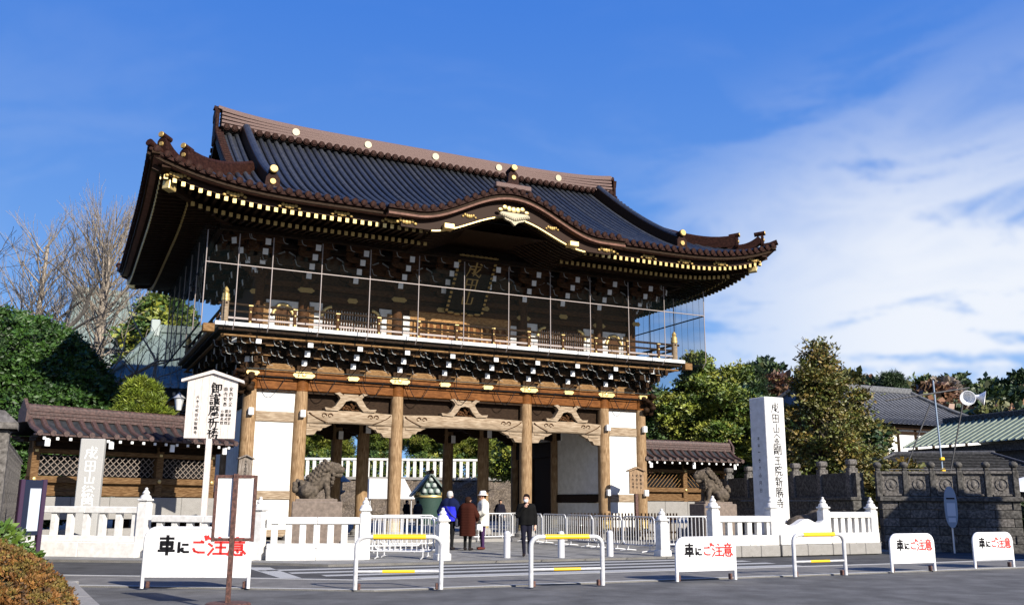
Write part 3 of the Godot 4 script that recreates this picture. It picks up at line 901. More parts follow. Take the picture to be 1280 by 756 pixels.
func gate_roof(g: Node3D) -> void:
	var zf := ZC + RZ
	# decks under the tiles
	for back in [false, true]:
		var rows: Array = []
		for i in 21:
			var d := RZ * pow(i / 20.0, 1.0)
			var xm := maxf(RX - d, 9.9)
			var row: Array = []
			for j in 61:
				var x := -xm + 2.0 * xm * j / 60.0
				row.append(Vector3(x, front_y(x, d) - 0.03, (zf - d) if not back else (2 * ZC - zf + d)))
			rows.append(row)
		var m := Mb.new()
		m.sheet(rows)
		part(m, "roof_deck", M.tile, g)
	for s in [-1.0, 1.0]:
		var rows: Array = []
		for i in 9:
			var d := 4.0 * i / 8.0
			var zm := RZ - d
			var row: Array = []
			for j in 41:
				var z := ZC - zm + 2.0 * zm * j / 40.0
				row.append(Vector3(s * (RX - d), side_y(z, d) - 0.03, z))
			rows.append(row)
		var m := Mb.new()
		m.sheet(rows)
		part(m, "roof_deck", M.tile, g)
		# gable wall and its barge boards
		var tri: Array = []
		for i in 13:
			var z := ZC - 5.2 + 10.4 * i / 12.0
			tri.append(Vector2(-z, front_y(0, RZ - absf(z - ZC)) - 0.15))
		tri.append(Vector2(-(ZC + 5.2), 13.3)); tri.append(Vector2(-(ZC - 5.2), 13.3))
		var gm := Mb.new()
		gm.ext(tri, -0.1, 0.1, Transform3D(Basis(Vector3.UP, PI / 2), Vector3(s * 9.0, 0, 0)))
		part(gm, "gable_wall", M.dark_wood, g)
		for q in [-1.0, 1.0]:
			var pts: Array = []
			for i in 12:
				var d := RZ - 5.8 * (1.0 - i / 11.0)
				pts.append(Vector3(s * 9.88, front_y(0, d) - 0.2, ZC + q * (RZ - d)))
			var bm := Mb.new()
			run(bm, rect(-0.09, -0.25, 0.09, 0.2), pts, Vector3(s, 0, 0))
			part(bm, "barge_board", M.dark_wood, g)
			# small cross tiles along the verge
			var vt := Mb.new()
			for i in 20:
				var d := RZ - 5.8 * (1.0 - i / 19.0)
				vt.cyl(Vector3(s * 9.72, front_y(0, d) + 0.06, ZC + q * (RZ - d)), Vector3(s * 10.02, front_y(0, d) + 0.06, ZC + q * (RZ - d)), 0.12, 0.12, 8)
			part(vt, "verge_tiles", M.tile_edge, g)
	# round tile rolls, one by one; their end discs are sub-parts
	var disc := Mb.new()
	disc.cyl(Vector3(0, 0, -0.02), Vector3(0, 0, 0.03), 0.115, 0.115, 12)
	disc.cyl(Vector3(0, 0, 0.03), Vector3(0, 0, 0.045), 0.1, 0.08, 12)
	var dm := disc.mesh()
	var hr := half_round(0.105)
	var n := 78
	for k in n:
		var x := -12.76 + 25.52 * k / (n - 1.0)
		var ax := absf(x)
		var d0 := -0.06
		var d1 := RZ - 0.35
		if ax > 9.85: d1 = RX - ax + 0.05
		var kara := ax < 4.3
		if kara: d0 = kara_depth(x) - 0.05
		var pts: Array = []
		for i in 13:
			var d := lerpf(d0, d1, i / 12.0)
			pts.append(Vector3(x, front_y(x, maxf(d, 0.0)) + (0.06 if kara else 0.0) * 0.0, zf - d))
		var m := Mb.new()
		run(m, hr, pts, Vector3(1, 0, 0))
		var t := part(m, "tile_roll", [M.tile, M.tile_b, M.tile_c, M.tile][(k * 7 + k / 3) % 4], g)
		if not kara:
			part(dm, "tile_cap", M.tile_edge, t, Vector3(x, front_y(x, 0) + 0.0, zf + 0.07))
	for s in [-1.0, 1.0]:
		for k in 53:
			var z := ZC - RZ + 0.2 + (2 * RZ - 0.4) * k / 52.0
			var e := RZ - absf(z - ZC)
			var d1 := minf(3.95, e + 0.05)
			var pts: Array = []
			for i in 6:
				var d := lerpf(-0.06, d1, i / 5.0)
				pts.append(Vector3(s * (RX - d), side_y(z, maxf(d, 0.0)), z))
			var m := Mb.new()
			run(m, hr, pts, Vector3(0, 0, 1))
			var t := part(m, "tile_roll", [M.tile, M.tile_b, M.tile_c, M.tile][(k * 7 + k / 3) % 4], g)
			part(dm, "tile_cap", M.tile_edge, t, Vector3(s * (RX + 0.07), side_y(z, 0), z), 90.0)
	# eaves: tile edge, gap, reddish drip board, dark boards; front in two runs beside the curved gable
	var layers := [
		["tile_edge_board", rect(-0.16, -0.14, 0.04, -0.03), 0.0, 0.0, M.tile_edge],
		["eave_board", rect(-0.3, -0.27, -0.05, -0.14), 0.0, 0.0, M.dark_wood],
		["drip_board", rect(-0.5, -0.275, -0.02, -0.21), 0.1, 0.0, M.copper_edge],
		["eave_board", rect(-0.4, -0.50, -0.12, -0.28), 0.28, 0.0, M.lacquer],
	]
	for l in layers:
		var fp := eave_points(l[2], l[3], true)
		for part_of in [[0, 15], [33, 48]]:
			var m := Mb.new()
			run(m, l[1], fp.slice(part_of[0], part_of[1] + 1), Vector3(0, 0, 1))
			part(m, l[0], l[4], g)
		var mb2 := Mb.new()
		run(mb2, l[1], flip_back(fp), Vector3(0, 0, -1))
		part(mb2, l[0], l[4], g)
		for left in [true, false]:
			var m := Mb.new()
			run(m, l[1], flip_side(eave_points(l[2], l[3] - 0.003, false), left), Vector3(-1 if left else 1, 0, 0))
			part(m, l[0], l[4], g)
	# soffit and rafters
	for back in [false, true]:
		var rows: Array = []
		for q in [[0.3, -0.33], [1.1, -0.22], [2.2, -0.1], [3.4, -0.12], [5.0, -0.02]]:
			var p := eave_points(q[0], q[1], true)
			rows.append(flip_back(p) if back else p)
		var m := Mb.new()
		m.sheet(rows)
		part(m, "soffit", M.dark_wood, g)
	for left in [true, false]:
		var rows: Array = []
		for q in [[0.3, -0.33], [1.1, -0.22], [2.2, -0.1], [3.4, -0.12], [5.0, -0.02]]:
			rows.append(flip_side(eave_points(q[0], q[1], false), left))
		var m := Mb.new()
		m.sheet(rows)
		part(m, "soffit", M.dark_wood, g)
	for tier in 2:
		var wood := Mb.new()
		var tips := Mb.new()
		var off: float = [0.42, 1.42][tier]
		var dy: float = [-0.585, -0.76][tier]
		var inn: float = [2.6, 4.7][tier]
		var dy2: float = [-0.36, -0.2][tier]
		for side in 4:
			var L := RX if side < 2 else RZ
			var cnt := 90 if side < 2 else 60
			for k in cnt:
				var s := -(L - off - 0.15) + 2.0 * (L - off - 0.15) * k / (cnt - 1.0)
				if side == 0 and absf(s) < 2.75: continue
				var e := L - absf(s)
				var inner := minf(inn, e)
				if inner < off + 0.1: continue
				var tt := (inner - off) / (inn - off)
				var a := Vector3(s, EY + dy + lift(e) * (1.0 - off * 0.08), RZ - off)
				var b := Vector3(s, EY + lerpf(dy, dy2, tt) + lift(e) * (1.0 - inner * 0.08), RZ - inner)
				if side >= 2:
					a.z += RX - RZ; b.z += RX - RZ
				var ang: float = [0.0, PI, -PI / 2, PI / 2][side]
				var rt := Transform3D(Basis(Vector3.UP, ang), Vector3(0, 0, ZC))
				a = rt * a; b = rt * b
				var d := (b - a).normalized()
				var u := d.cross(Vector3.UP).normalized()
				var w := u.cross(d)
				wood.box((a + b) / 2, Vector3(0.11, 0.14, a.distance_to(b)), 0.0, Basis(u, w, -d))
				tips.box(a - d * 0.012, Vector3(0.125, 0.15, 0.03), 0.0, Basis(u, w, -d))
		part(wood, "rafters", M.dark_wood, g, Vector3.ZERO, 0, "stuff")
		part(tips, "rafter_tips", [M.gold, M.gold_old][tier], g, Vector3.ZERO, 0, "stuff")
	for s in [-1.0, 1.0]:
		for z in [1.0, -1.0]:
			var a := Vector3(s * 9.0, 11.35, ZC + z * 4.8)
			var b := Vector3(s * 12.3, 11.78, ZC + z * 8.14)
			var d := (b - a).normalized()
			var u := d.cross(Vector3.UP).normalized()
			var m := Mb.new()
			m.box((a + b) / 2, Vector3(0.24, 0.3, a.distance_to(b)), 0.02, Basis(u, u.cross(d), -d))
			var hr2 := part(m, "hip_rafter", M.dark_wood, g)
			var c := Mb.new()
			c.box(b - d * 0.1, Vector3(0.3, 0.36, 0.36), 0.02, Basis(u, u.cross(d), -d))
			part(c, "gold_end_cap", M.gold, hr2)
	# gold fittings along the eaves
	for k in 14:
		var x := (k - 6.5) * 1.85
		if absf(x) < 4.0: continue
		var m := Mb.new()
		rosette(m, Vector3(x, EY - 0.40 + lift(RX - absf(x)) * 0.97, zf - 0.35), 0.8, 0.3)
		part(m, "gold_fitting", M.gold_old, g)
	gate_ridges(g, dm)
	gate_curved_gable(g, dm)

func gate_ridges(g: Node3D, dm: ArrayMesh) -> void:
	# main ridge: courses of flat tiles, upturned ends, gold discs
	var ry := func(x: float) -> float: return 0.34 * pow(absf(x) / 9.95, 5.0)
	for c in 5:
		var pts: Array = []
		for i in 41:
			var x := -9.8 + 19.6 * i / 40.0
			pts.append(Vector3(x, 17.2 + 0.122 * c + ry.call(x) * (0.2 + 0.2 * c), ZC))
		var m := Mb.new()
		var hw := 0.46 - 0.03 * c
		run(m, [Vector2(-hw, 0.0), Vector2(hw, 0.0), Vector2(hw, 0.1), Vector2(hw - 0.02, 0.118), Vector2(-hw + 0.02, 0.118), Vector2(-hw, 0.1)], pts, Vector3(0, 0, 1))
		part(m, "ridge_course", M.ridge_tile, g)
	var top: Array = []
	for i in 41:
		var x := -9.95 + 19.9 * i / 40.0
		top.append(Vector3(x, 17.81 + ry.call(x), ZC))
	var tm := Mb.new()
	run(tm, half_round(0.2, 6), top, Vector3(0, 0, 1))
	part(tm, "ridge_cap_roll", M.ridge_tile, g)
	for k in 5:
		var m := Mb.new()
		m.cyl(Vector3(0, 0, 0), Vector3(0, 0, 0.06), 0.165, 0.165, 18)
		part(m, "gold_disc", M.pale_gold, g, Vector3(-6.62 + k * 3.31, 17.56, ZC + 0.40))
	for k in 57:
		var x := -9.6 + 19.2 * k / 56.0
		var m := part(dm, "ridge_tile_end", M.tile_edge, g, Vector3(x, 17.12 + ry.call(x) * 0.2, ZC + 0.55))
		m.scale = Vector3(1.25, 1.25, 3.0)
	for s in [-1.0, 1.0]:
		var m := Mb.new()
		m.box(Vector3(s * 9.98, 17.3, ZC), Vector3(0.16, 1.1, 0.8), 0.04)
		m.box(Vector3(s * 9.98, 16.85, ZC), Vector3(0.14, 0.5, 1.1), 0.04)
		m.ext([Vector2(-0.35, 0), Vector2(0.35, 0), Vector2(0.42, 0.35), Vector2(0.2, 0.45), Vector2(0, 0.7), Vector2(-0.2, 0.45), Vector2(-0.42, 0.35)], -0.09, 0.09, Transform3D(Basis(Vector3.UP, PI / 2), Vector3(s * 9.99, 17.6, ZC)))
		m.cyl(Vector3(s * 9.7, 18.1, ZC), Vector3(s * 10.12, 18.2, ZC), 0.1, 0.12, 10)
		part(m, "ridge_end_tile", M.tile_edge, g)
		for q in [1.0, -1.0]:
			ridge_line(g, [Vector3(s * 8.8, 17.25, ZC + q * 0.7), Vector3(s * 8.8, 0, ZC + q * 7.45)], "descending_ridge", q)
			# corner ridge in two lengths with upturned ends
			for seg in [[3.8, 1.2, 0.42, 0.30], [1.45, 0.42, 0.24, 0.36]]:
				var pts: Array = []
				for i in 11:
					var t := i / 10.0
					var d := lerpf(seg[0], seg[1], t)
					pts.append(Vector3(s * (RX - d), front_y(RX - d, d) + seg[2] * 0.5 - 0.05 + seg[3] * pow(t, 3.0), ZC + q * (RZ - d)))
				var m2 := Mb.new()
				var out := Vector3(s * q, 0, -1).normalized()
				run(m2, [Vector2(-0.17, -seg[2] * 0.6), Vector2(0.17, -seg[2] * 0.6), Vector2(0.15, seg[2] * 0.45), Vector2(0.1, seg[2] * 0.45 + 0.08), Vector2(-0.1, seg[2] * 0.45 + 0.08), Vector2(-0.15, seg[2] * 0.45)], pts, out)
				var cr := part(m2, "corner_ridge", M.tile_edge, g)
				var e: Vector3 = pts[10]
				end_tile(cr, e + Vector3(s, 0, q).normalized() * 0.06, Vector3(s, 0, q).normalized(), 0.7)
			var tip := Mb.new()
			var c := Vector3(s * (RX - 0.45), front_y(RX, 0) - 0.05, ZC + q * (RZ - 0.45))
			tip.pipe([c, c + Vector3(s * 0.3, 0.05, q * 0.3), c + Vector3(s * 0.52, 0.15, q * 0.52)], 0.12, 8, 0.13)
			part(tip, "corner_tile", M.tile_edge, g)

func end_tile(parent: Node3D, at: Vector3, dir: Vector3, sc: float) -> void:
	var side := dir.cross(Vector3.UP).normalized()
	var t := Transform3D(Basis(-side, Vector3.UP, dir) * Basis.from_scale(Vector3.ONE * sc), at)
	var m := Mb.new()
	m.ext([Vector2(-0.36, -0.5), Vector2(0.36, -0.5), Vector2(0.42, -0.38), Vector2(0.27, -0.3), Vector2(0.24, 0.1), Vector2(0.12, 0.25), Vector2(-0.12, 0.25), Vector2(-0.24, 0.1), Vector2(-0.27, -0.3), Vector2(-0.42, -0.38)], -0.08, 0.08, t)
	m.cyl(t * Vector3(0, 0.34, -0.5), t * Vector3(0, 0.4, 0.16), 0.14 * sc, 0.15 * sc, 12)
	part(m, "end_tile", M.tile_edge, parent)
	var gd := Mb.new()
	gd.cyl(t * Vector3(0, 0.40, 0.16), t * Vector3(0, 0.405, 0.2), 0.155 * sc, 0.13 * sc, 14)
	gd.cyl(t * Vector3(0, -0.05, 0.08), t * Vector3(0, -0.05, 0.13), 0.12 * sc, 0.1 * sc, 14)
	part(gd, "gold_crest", M.gold_old, parent)

func ridge_line(g: Node3D, ends: Array, nm: String, q: float) -> void:
	var pts: Array = []
	var x: float = ends[0].x
	for i in 14:
		var t := i / 13.0
		var z := lerpf(ends[0].z, ends[1].z, t)
		var d := RZ - absf(z - ZC)
		pts.append(Vector3(x, front_y(x, d) + 0.18 + 0.1 * pow(1.0 - t, 2.0), z))
	var m := Mb.new()
	run(m, [Vector2(-0.2, -0.2), Vector2(0.2, -0.2), Vector2(0.17, 0.3), Vector2(-0.17, 0.3)], pts, Vector3(1, 0, 0))
	var r := part(m, nm, M.dark_wood, g)
	var c := Mb.new()
	var tp: Array = []
	for p in pts: tp.append(p + Vector3(0, 0.3, 0))
	run(c, half_round(0.17, 6), tp, Vector3(1, 0, 0))
	part(c, "ridge_roll", M.tile, r)
	end_tile(r, pts[13] + Vector3(0, 0.05, q * 0.1), Vector3(0, 0, q), 1.0)

func gate_curved_gable(g: Node3D, dm: ArrayMesh) -> void:
	var zf := ZC + RZ + 0.32
	var n := 29
	# deck
	var rows: Array = []
	for i in 41:
		var x := -4.9 + 9.8 * i / 40.0
		var y := kara_y(x)
		var zb := ZC + RZ - kara_depth(x) - 0.3
		rows.append([Vector3(x, y - 0.02, zf - 0.05), Vector3(x, y - 0.02, (zf + zb) / 2), Vector3(x, y - 0.02, zb)])
	var dk := Mb.new()
	dk.sheet(rows)
	part(dk, "curved_gable_deck", M.tile, g)
	for k in n:
		var x := -4.62 + 9.24 * k / (n - 1.0)
		var y := kara_y(x)
		var zb := ZC + RZ - kara_depth(x)
		var sl := (kara_y(x + 0.05) - kara_y(x - 0.05)) / 0.1
		var m := Mb.new()
		run(m, half_round(0.105), [Vector3(x, y, zf), Vector3(x, y, lerpf(zf, zb, 0.5)), Vector3(x, y, zb)], Vector3(1, sl, 0).normalized())
		var t := part(m, "tile_roll", [M.tile, M.tile_b, M.tile_c, M.tile][(k * 7 + k / 3) % 4], g)
		part(dm, "tile_cap", M.tile_edge, t, Vector3(x, y, zf + 0.01))
	var layers := [
		["tile_edge_board", rect(-0.18, -0.15, 0.0, -0.02), 0.0, M.tile_edge],
		["eave_board", rect(-0.3, -0.3, -0.08, -0.15), 0.0, M.dark_wood],
		["drip_board", rect(-0.4, -0.37, -0.03, -0.29), 0.0, M.copper_edge],
	]
	var path := func(dy: float, amp: float, w: float, half: float) -> Array:
		var p: Array = []
		for i in 61:
			var x := -half + 2.0 * half * i / 60.0
			p.append(Vector3(x, 11.95 + dy + amp * bump(x, w), zf))
		return p
	for l in layers:
		var m := Mb.new()
		var pts: Array = path.call(0.0, 1.22, 3.9, 4.95)
		var A: Array = []
		var B: Array = []
		for p in pts:
			A.append(Vector3(0, 0, 1)); B.append(Vector3(0, 1, 0))
		m.sweep(l[1], pts, A, B)
		part(m, l[0], l[3], g)
	# barge board between the drip board and a lower curve, with a gold lower edge
	var up: Array = path.call(-0.37, 1.22, 3.9, 4.4)
	var lo: Array = path.call(-0.70, 0.95, 3.4, 4.4)
	var bm := Mb.new()
	var gm := Mb.new()
	for i in 60:
		for z in [-0.3, -0.42]:
			var off := Vector3(0, 0, z)
			bm.quad(up[i] + off, up[i + 1] + off, lo[i + 1] + off, lo[i] + off, Vector3(0, 0, 1 if z > -0.35 else -1))
		bm.quad(lo[i] + Vector3(0, 0, -0.3), lo[i + 1] + Vector3(0, 0, -0.3), lo[i + 1] + Vector3(0, 0, -0.42), lo[i] + Vector3(0, 0, -0.42), Vector3(0, -1, 0))
	part(bm, "barge_board", M.lacquer, g)
	var A2: Array = []
	var B2: Array = []
	for p in lo:
		A2.append(Vector3(0, 0, 1)); B2.append(Vector3(0, 1, 0))
	gm.sweep(rect(-0.43, -0.05, -0.28, 0.0), lo.slice(8, 53), A2.slice(8, 53), B2.slice(8, 53))
	part(gm, "gilded_edge", M.gold, g)
	# arched ceiling behind it with curved ribs
	var rows2: Array = []
	for i in 41:
		var x := -3.4 + 6.8 * i / 40.0
		var y := 11.28 + 0.95 * bump(x, 3.4)
		rows2.append([Vector3(x, y, zf - 0.3), Vector3(x, y, 1.2)])
	var sf := Mb.new()
	sf.sheet(rows2, Vector3.DOWN)
	part(sf, "arched_soffit", M.dark_wood, g)
	for k in 11:
		var z := zf - 0.5 - k * 0.27
		var pts: Array = []
		for i in 25:
			var x := -3.2 + 6.4 * i / 24.0
			pts.append(Vector3(x, 11.2 + 0.95 * bump(x, 3.4), z))
		var m := Mb.new()
		run(m, rect(-0.06, -0.07, 0.06, 0.07), pts, Vector3(0, 0, 1))
		part(m, "curved_rib", M.dark_wood, g)
	# wall under the arch
	part(bx(Vector3(0, 11.6, 0.9), Vector3(6.4, 1.1, 0.1)), "arch_back_board", M.dark_wood, g)
	for s in [-1.0, 1.0]:
		part(bx(Vector3(s * 2.62, 11.43, zf - 0.3), Vector3(0.4, 0.2, 0.5), 0.02), "gold_end_block", M.gold, g)
		var m := Mb.new()
		rosette(m, Vector3(s * 1.75, 11.98, zf - 0.28), 0.6, 0.26)
		part(m, "gold_fitting", M.gold_old, g)
		var m3 := Mb.new()
		rosette(m3, Vector3(s * 4.2, 11.42, zf - 0.27), 0.8, 0.32)
		part(m3, "gold_fitting", M.gold_old, g)
	# hanging ornament in the middle
	var pend := Mb.new()
	pend.ext([Vector2(-0.64, 0.02), Vector2(-0.54, 0.09), Vector2(0.54, 0.09), Vector2(0.64, 0.02), Vector2(0.5, -0.06), Vector2(0.38, -0.2), Vector2(0.16, -0.26), Vector2(0, -0.4), Vector2(-0.16, -0.26), Vector2(-0.38, -0.2), Vector2(-0.5, -0.06)], -0.06, 0.06, Transform3D(Basis(), Vector3(0, 12.18, zf - 0.05)))
	for k in 14:
		var t := k / 13.0 * 2.0 - 1.0
		pend.ball(Vector3(t * 0.58, 12.16 - 0.16 * (1.0 - absf(t)), zf + 0.02), Vector3(0.06, 0.07, 0.04), 7)
	var pn := part(pend, "gilded_pendant", M.pale_gold, g)
	var pg := Mb.new()
	rosette(pg, Vector3(0, 12.42, zf - 0.1), 1.3, 0.4)
	part(pg, "gold_crest", M.gold, pn)
	# small ridge on top
	var pts2: Array = []
	for i in 9:
		var t := i / 8.0
		pts2.append(Vector3(0, 13.32 + 0.06 * t, lerpf(zf - 0.35, 0.6, t)))
	var rm := Mb.new()
	run(rm, [Vector2(-0.2, -0.2), Vector2(0.2, -0.2), Vector2(0.15, 0.26), Vector2(0.08, 0.34), Vector2(-0.08, 0.34), Vector2(-0.15, 0.26)], pts2, Vector3(1, 0, 0))
	var rr := part(rm, "gable_ridge", M.tile, g)
	part(bx(Vector3(0, 13.36, zf - 0.22), Vector3(1.5, 0.2, 0.3), 0.03), "ridge_base_tile", M.ridge_tile, rr)
	end_tile(rr, Vector3(0, 13.78, zf - 0.2), Vector3(0, 0, 1), 0.85)

func gate_net(g: Node3D) -> void:
	# steel frame of the bird net, then the net itself
	var zn := 2.05
	for x in [-10.7, -9.6, -8.4, -6.6, -4.75, -2.8, -0.9, 1.05, 2.95, 4.85, 6.75, 8.6, 10.75]:
		part_pipe(g, "net_post", [Vector3(x, 7.45, zn - 0.25), Vector3(x, 7.7, zn), Vector3(x, 10.9, zn)], 0.021, M.steel_pink)
		part_pipe(g, "net_stay", [Vector3(x, 7.72, zn), Vector3(x - 0.06, 7.86, 1.36)], 0.012, M.black)
	part_pipe(g, "net_rail", [Vector3(-10.7, 9.75, zn), Vector3(10.75, 9.78, zn)], 0.023, M.steel_pink)
	for s in [-1.0, 1.0]:
		part_pipe(g, "net_rail", [Vector3(s * 10.72, 9.76, zn), Vector3(s * 10.72, 9.76, -10.5)], 0.03, M.black)
		part_pipe(g, "net_rail", [Vector3(s * 10.72, 7.6, zn - 0.2), Vector3(s * 10.72, 7.6, -10.5)], 0.04, M.net_cord)
		for k in 6:
			part_pipe(g, "net_post", [Vector3(s * 10.72, 7.6, -0.2 - k * 2.0), Vector3(s * 10.72, 11.0, -0.2 - k * 2.0)], 0.025, M.steel_pink)
	part_pipe(g, "net_rail", [Vector3(-8.8, 6.33, 0.42), Vector3(8.9, 6.33, 0.42)], 0.02, M.net_cord)
	part_pipe(g, "net_rail", [Vector3(-8.8, 6.07, 0.34), Vector3(8.9, 6.07, 0.34)], 0.022, M.black)
	for k in 9:
		var x := (k - 4) * 1.9
		var pts: Array = []
		for i in 13:
			var t := i / 12.0
			pts.append(Vector3(x - 0.62 + 0.9 * t, 6.12 - 0.62 * sin(PI * pow(t, 0.9)), 0.38))
		part_pipe(g, "net_loop", pts, 0.014, M.black)
		part_pipe(g, "net_tie", [Vector3(x - 0.5, 6.6, 0.46), Vector3(x - 0.5, 6.05, 0.4)], 0.014, M.black)
		var q: Array = []
		for i in 9:
			var t := i / 8.0
			q.append(Vector3(x + 1.3 - 0.5 * t, 7.5 - 1.25 * t, 0.4 + 1.45 * pow(1.0 - t, 0.6)))
		part_pipe(g, "net_tie", q, 0.014, M.black)
	var front := Mb.new()
	var rows: Array = []
	for e in [[11.35, 2.3, 10.8], [9.75, zn + 0.01, 10.74], [7.7, zn + 0.01, 10.7], [7.25, 1.75, 10.4], [6.7, 0.9, 9.4], [6.34, 0.43, 8.8]]:
		rows.append([Vector3(-e[2], e[0], e[1]), Vector3(0, e[0], e[1]), Vector3(e[2], e[0], e[1])])
	front.sheet(rows, Vector3(0, 0, 1))
	part(front, "bird_net", M.net, g)
	for s in [-1.0, 1.0]:
		var m := Mb.new()
		var r2: Array = []
		for e in [[11.3, 10.8], [9.75, 10.73], [7.6, 10.73], [7.1, 10.3], [6.6, 9.5], [6.34, 8.95]]:
			var zz: float = zn if e[0] > 7.3 else (1.75 if e[0] > 7.0 else (0.9 if e[0] > 6.5 else 0.43))
			r2.append([Vector3(s * e[1], e[0], zz), Vector3(s * e[1], e[0], ZC), Vector3(s * e[1], e[0], 2 * ZC - zz)])
		m.sheet(r2, Vector3(s, 0, 0))
		part(m, "bird_net", M.side_net, g)
		var cords := Mb.new()
		for k in 26:
			var z := 1.7 - k * 0.45
			cords.pipe([Vector3(s * 10.75, 11.2, z), Vector3(s * 10.75, 7.6, z)], 0.007, 3)
		part(cords, "net_cords", M.net_cord, g, Vector3.ZERO, 0, "stuff")

func part_pipe(parent: Node3D, nm: String, pts: Array, r: float, mt: Material) -> MeshInstance3D:
	var m := Mb.new()
	m.pipe(pts, r, 6)
	return part(m, nm, mt, parent)

# ------------------------------------------------------------------ lettering: strokes on a 16 x 16 grid, drawn as ribbons
const STROKES := {
	"車": "22D2 35C5 353A C5CA 37C7 3ACA 1CEC 808F", "に": "33383D5A 75D5 797C9DED", "ご": "35B594 3A4C7DCD C0D3 E0F2",
	"注": "1233 0638 0F4A 81A2 55F5 69E9 4EFE A5AE", "意": "8082 32D2 5255 B2A5 15E5 47C7 474B C7CB 49C9 4BCB 2C1F 5C5E7FCFCD 8B9D DCFE",
	"御": "4024 4416 343F 6153 63A3 56A6 838D 89A9 595D 4EAD B3F3FADB B3BF", "護": "2041 0353 1646 1949 1C1F 1C4C 4C4F 1F4F 62F2 8083 D0D3 8456 767C 77E7 79D9 7BEB B7BB A4A7 7DDDBE6F 8DEF",
	"摩": "8082 22E2 222A0F 4585 6349 6536 6688 95E5 B3B9 B596 B6E8 CA5B 4CDC 3EEE 8B8F6F", "祈": "3041 145409 343F 4869 D173 737A5F 78F8 B8BF",
	"祷": "3041 145409 343F 4869 72E2 75D5 67F7 A0985F 8BFB DADFBE 8C9E", "家": "8082 2225 22E2E4 36C6 8639 67898E6F 892C 8B3F C89A 9AEF",
	"内": "2F23E3EFDE 808640 874B 87CB", "安": "8082 2225 22E2E4 7549BF A57B3F 18E8", "全": "8016 80F6 58B8 4BBB 2FEF 888F",
	"交": "8082 23E3 5537 A5D8 B71F 47EF", "通": "2132 0636363B 1D3BFE 71D1A3 747C 74E4EC 77E7 79E9 A4AC", "商": "8082 13E3 5456 B4A6 2F26E6EF 6859 A8BA 5B5E 5BBB BBBE 5EBE",
	"売": "8085 22E2 45B5 1A17E7E9 6A5D2F A9AEEFED", "繁": "3022 2373 2228 7278 1575 2878 A093 A2F2 94F9 794B8A 5CAC 8B8F 4D3F BDCF", "昌": "32C2 3236 C2C6 34C4 36C6 28D8 282F D8DF 2BDB 2FDF",
	"開": "2F2070 7076 2373 2676 90E0EF 9096 93E3 96E6 59B9 4BCB 6A5F AAAF", "運": "2132 0636363B 1D3BFE 7371E1E3 74D4 A3AC 75D5 757A D5DA 78D8 7ADA 6BEB",
	"成": "24E4 24290F 27777C5B 808A9CEFFC C1E2 D67E", "就": "4042 1272 2474 2427 7477 2727 2777 484F3E 292C 93F3 B0B6 B7A87F C3CEFEFC E1F2", "心": "3619 555C7FBFBC 7396 C6EA",
	"願": "1171 110F 4233 3474 3438 7478 3676 3878 5A5F4E 4B2E 6B8D 81F1 C1B3 93E3 939B E3EB 96E6 98E8 9BEB AC8F CCEF", "大": "25E5 80861F 86EF", "本": "24E4 808F 8419 84E9 5CBC",
	"山": "808D 363D 3DDD D6DD", "田": "22D2 222E D2DE 28D8 828E 2EDE", "新": "4042 1272 2335 6355 0575 1979 464F 4A1D 4A7D E193 939A7F 97F7 C7CF",
	"勝": "21290F 21515F4E 2555 2959 7092 D0C2 74E4 67F7 A16B A7FB 8BDBDFBE A97F", "寺": "8086 33C3 26E6 29E9 B7BF9E 5B7D", "金": "8016 80F6 57B7 3ACA 878E 4B6D CBAD 1FFF",
	"剛": "1191 1F11 919F8E 3345 7365 2777 555B 3A3D 3D7D 7A7D C2CB F1FFDE", "王": "23D3 38C8 1EEE 838E", "院": "222F 226246465A2A A0A2 7472F2F4 85D5 69E9 8A7C5F B9BEFEFC",
	"総": "4013 1343 4317 1757 373F 2A1D 4A5C 8162 B1F4 9567D7 B5D8 6B5E 8A8D9FCFCD 9AAB DBFD", "門": "2F2070 7076 2373 2676 9096 90E0EFDE 93E3 96E6",
	"平": "22D2 4456 B4A6 18E8 828F", "年": "4024 22E2 46D6 4649 19F9 828F", "敬": "13F3 4145 8185", "月": "3138390F 31D1DFBE 36D6 3ADA", "日": "32D2 323E D2DE 38D8 3EDE",
}

# one character: top-left corner at o, s metres square, ribbons w wide; brush strokes thin out towards their end
func glyph(mb: Mb, ch: String, o: Vector3, s: float, w: float, bs: Basis, brush := 0.0) -> void:
	if not STROKES.has(ch): return
	var right := bs.x
	var down := -bs.y
	var nn := bs.z
	for st in STROKES[ch].split(" "):
		var pts: Array[Vector3] = []
		for i in range(0, st.length() - 1, 2):
			var px: float = (st.substr(i, 1)).hex_to_int() / 15.0
			var py: float = (st.substr(i + 1, 1)).hex_to_int() / 15.0
			pts.append(o + (right * px + down * py) * s)
		var m := pts.size()
		for i in m - 1:
			var a := pts[i]
			var b := pts[i + 1]
			var d := (b - a)
			if d.length() < 0.0001: continue
			d = d.normalized()
			var u := d.cross(nn)
			var w0 := w * (1.0 - brush * float(i) / maxf(1.0, m - 1.0)) * 0.5
			var w1 := w * (1.0 - brush * float(i + 1) / maxf(1.0, m - 1.0)) * 0.5
			# level strokes are a little thinner than upright ones
			var thin := 1.0 - 0.22 * absf(d.dot(right))
			w0 *= thin; w1 *= thin
			mb.quad(a - u * w0 - d * w0 * 0.6, a + u * w0 - d * w0 * 0.6, b + u * w1 + d * w1 * 0.6, b - u * w1 + d * w1 * 0.6, nn)

func write_column(mb: Mb, text: String, top: Vector3, size: float, step: float, w: float, bs: Basis, brush := 0.45) -> void:
	for i in text.length():
		glyph(mb, text[i], top - bs.x * size * 0.5 - bs.y * (step * i), size, w, bs, brush)

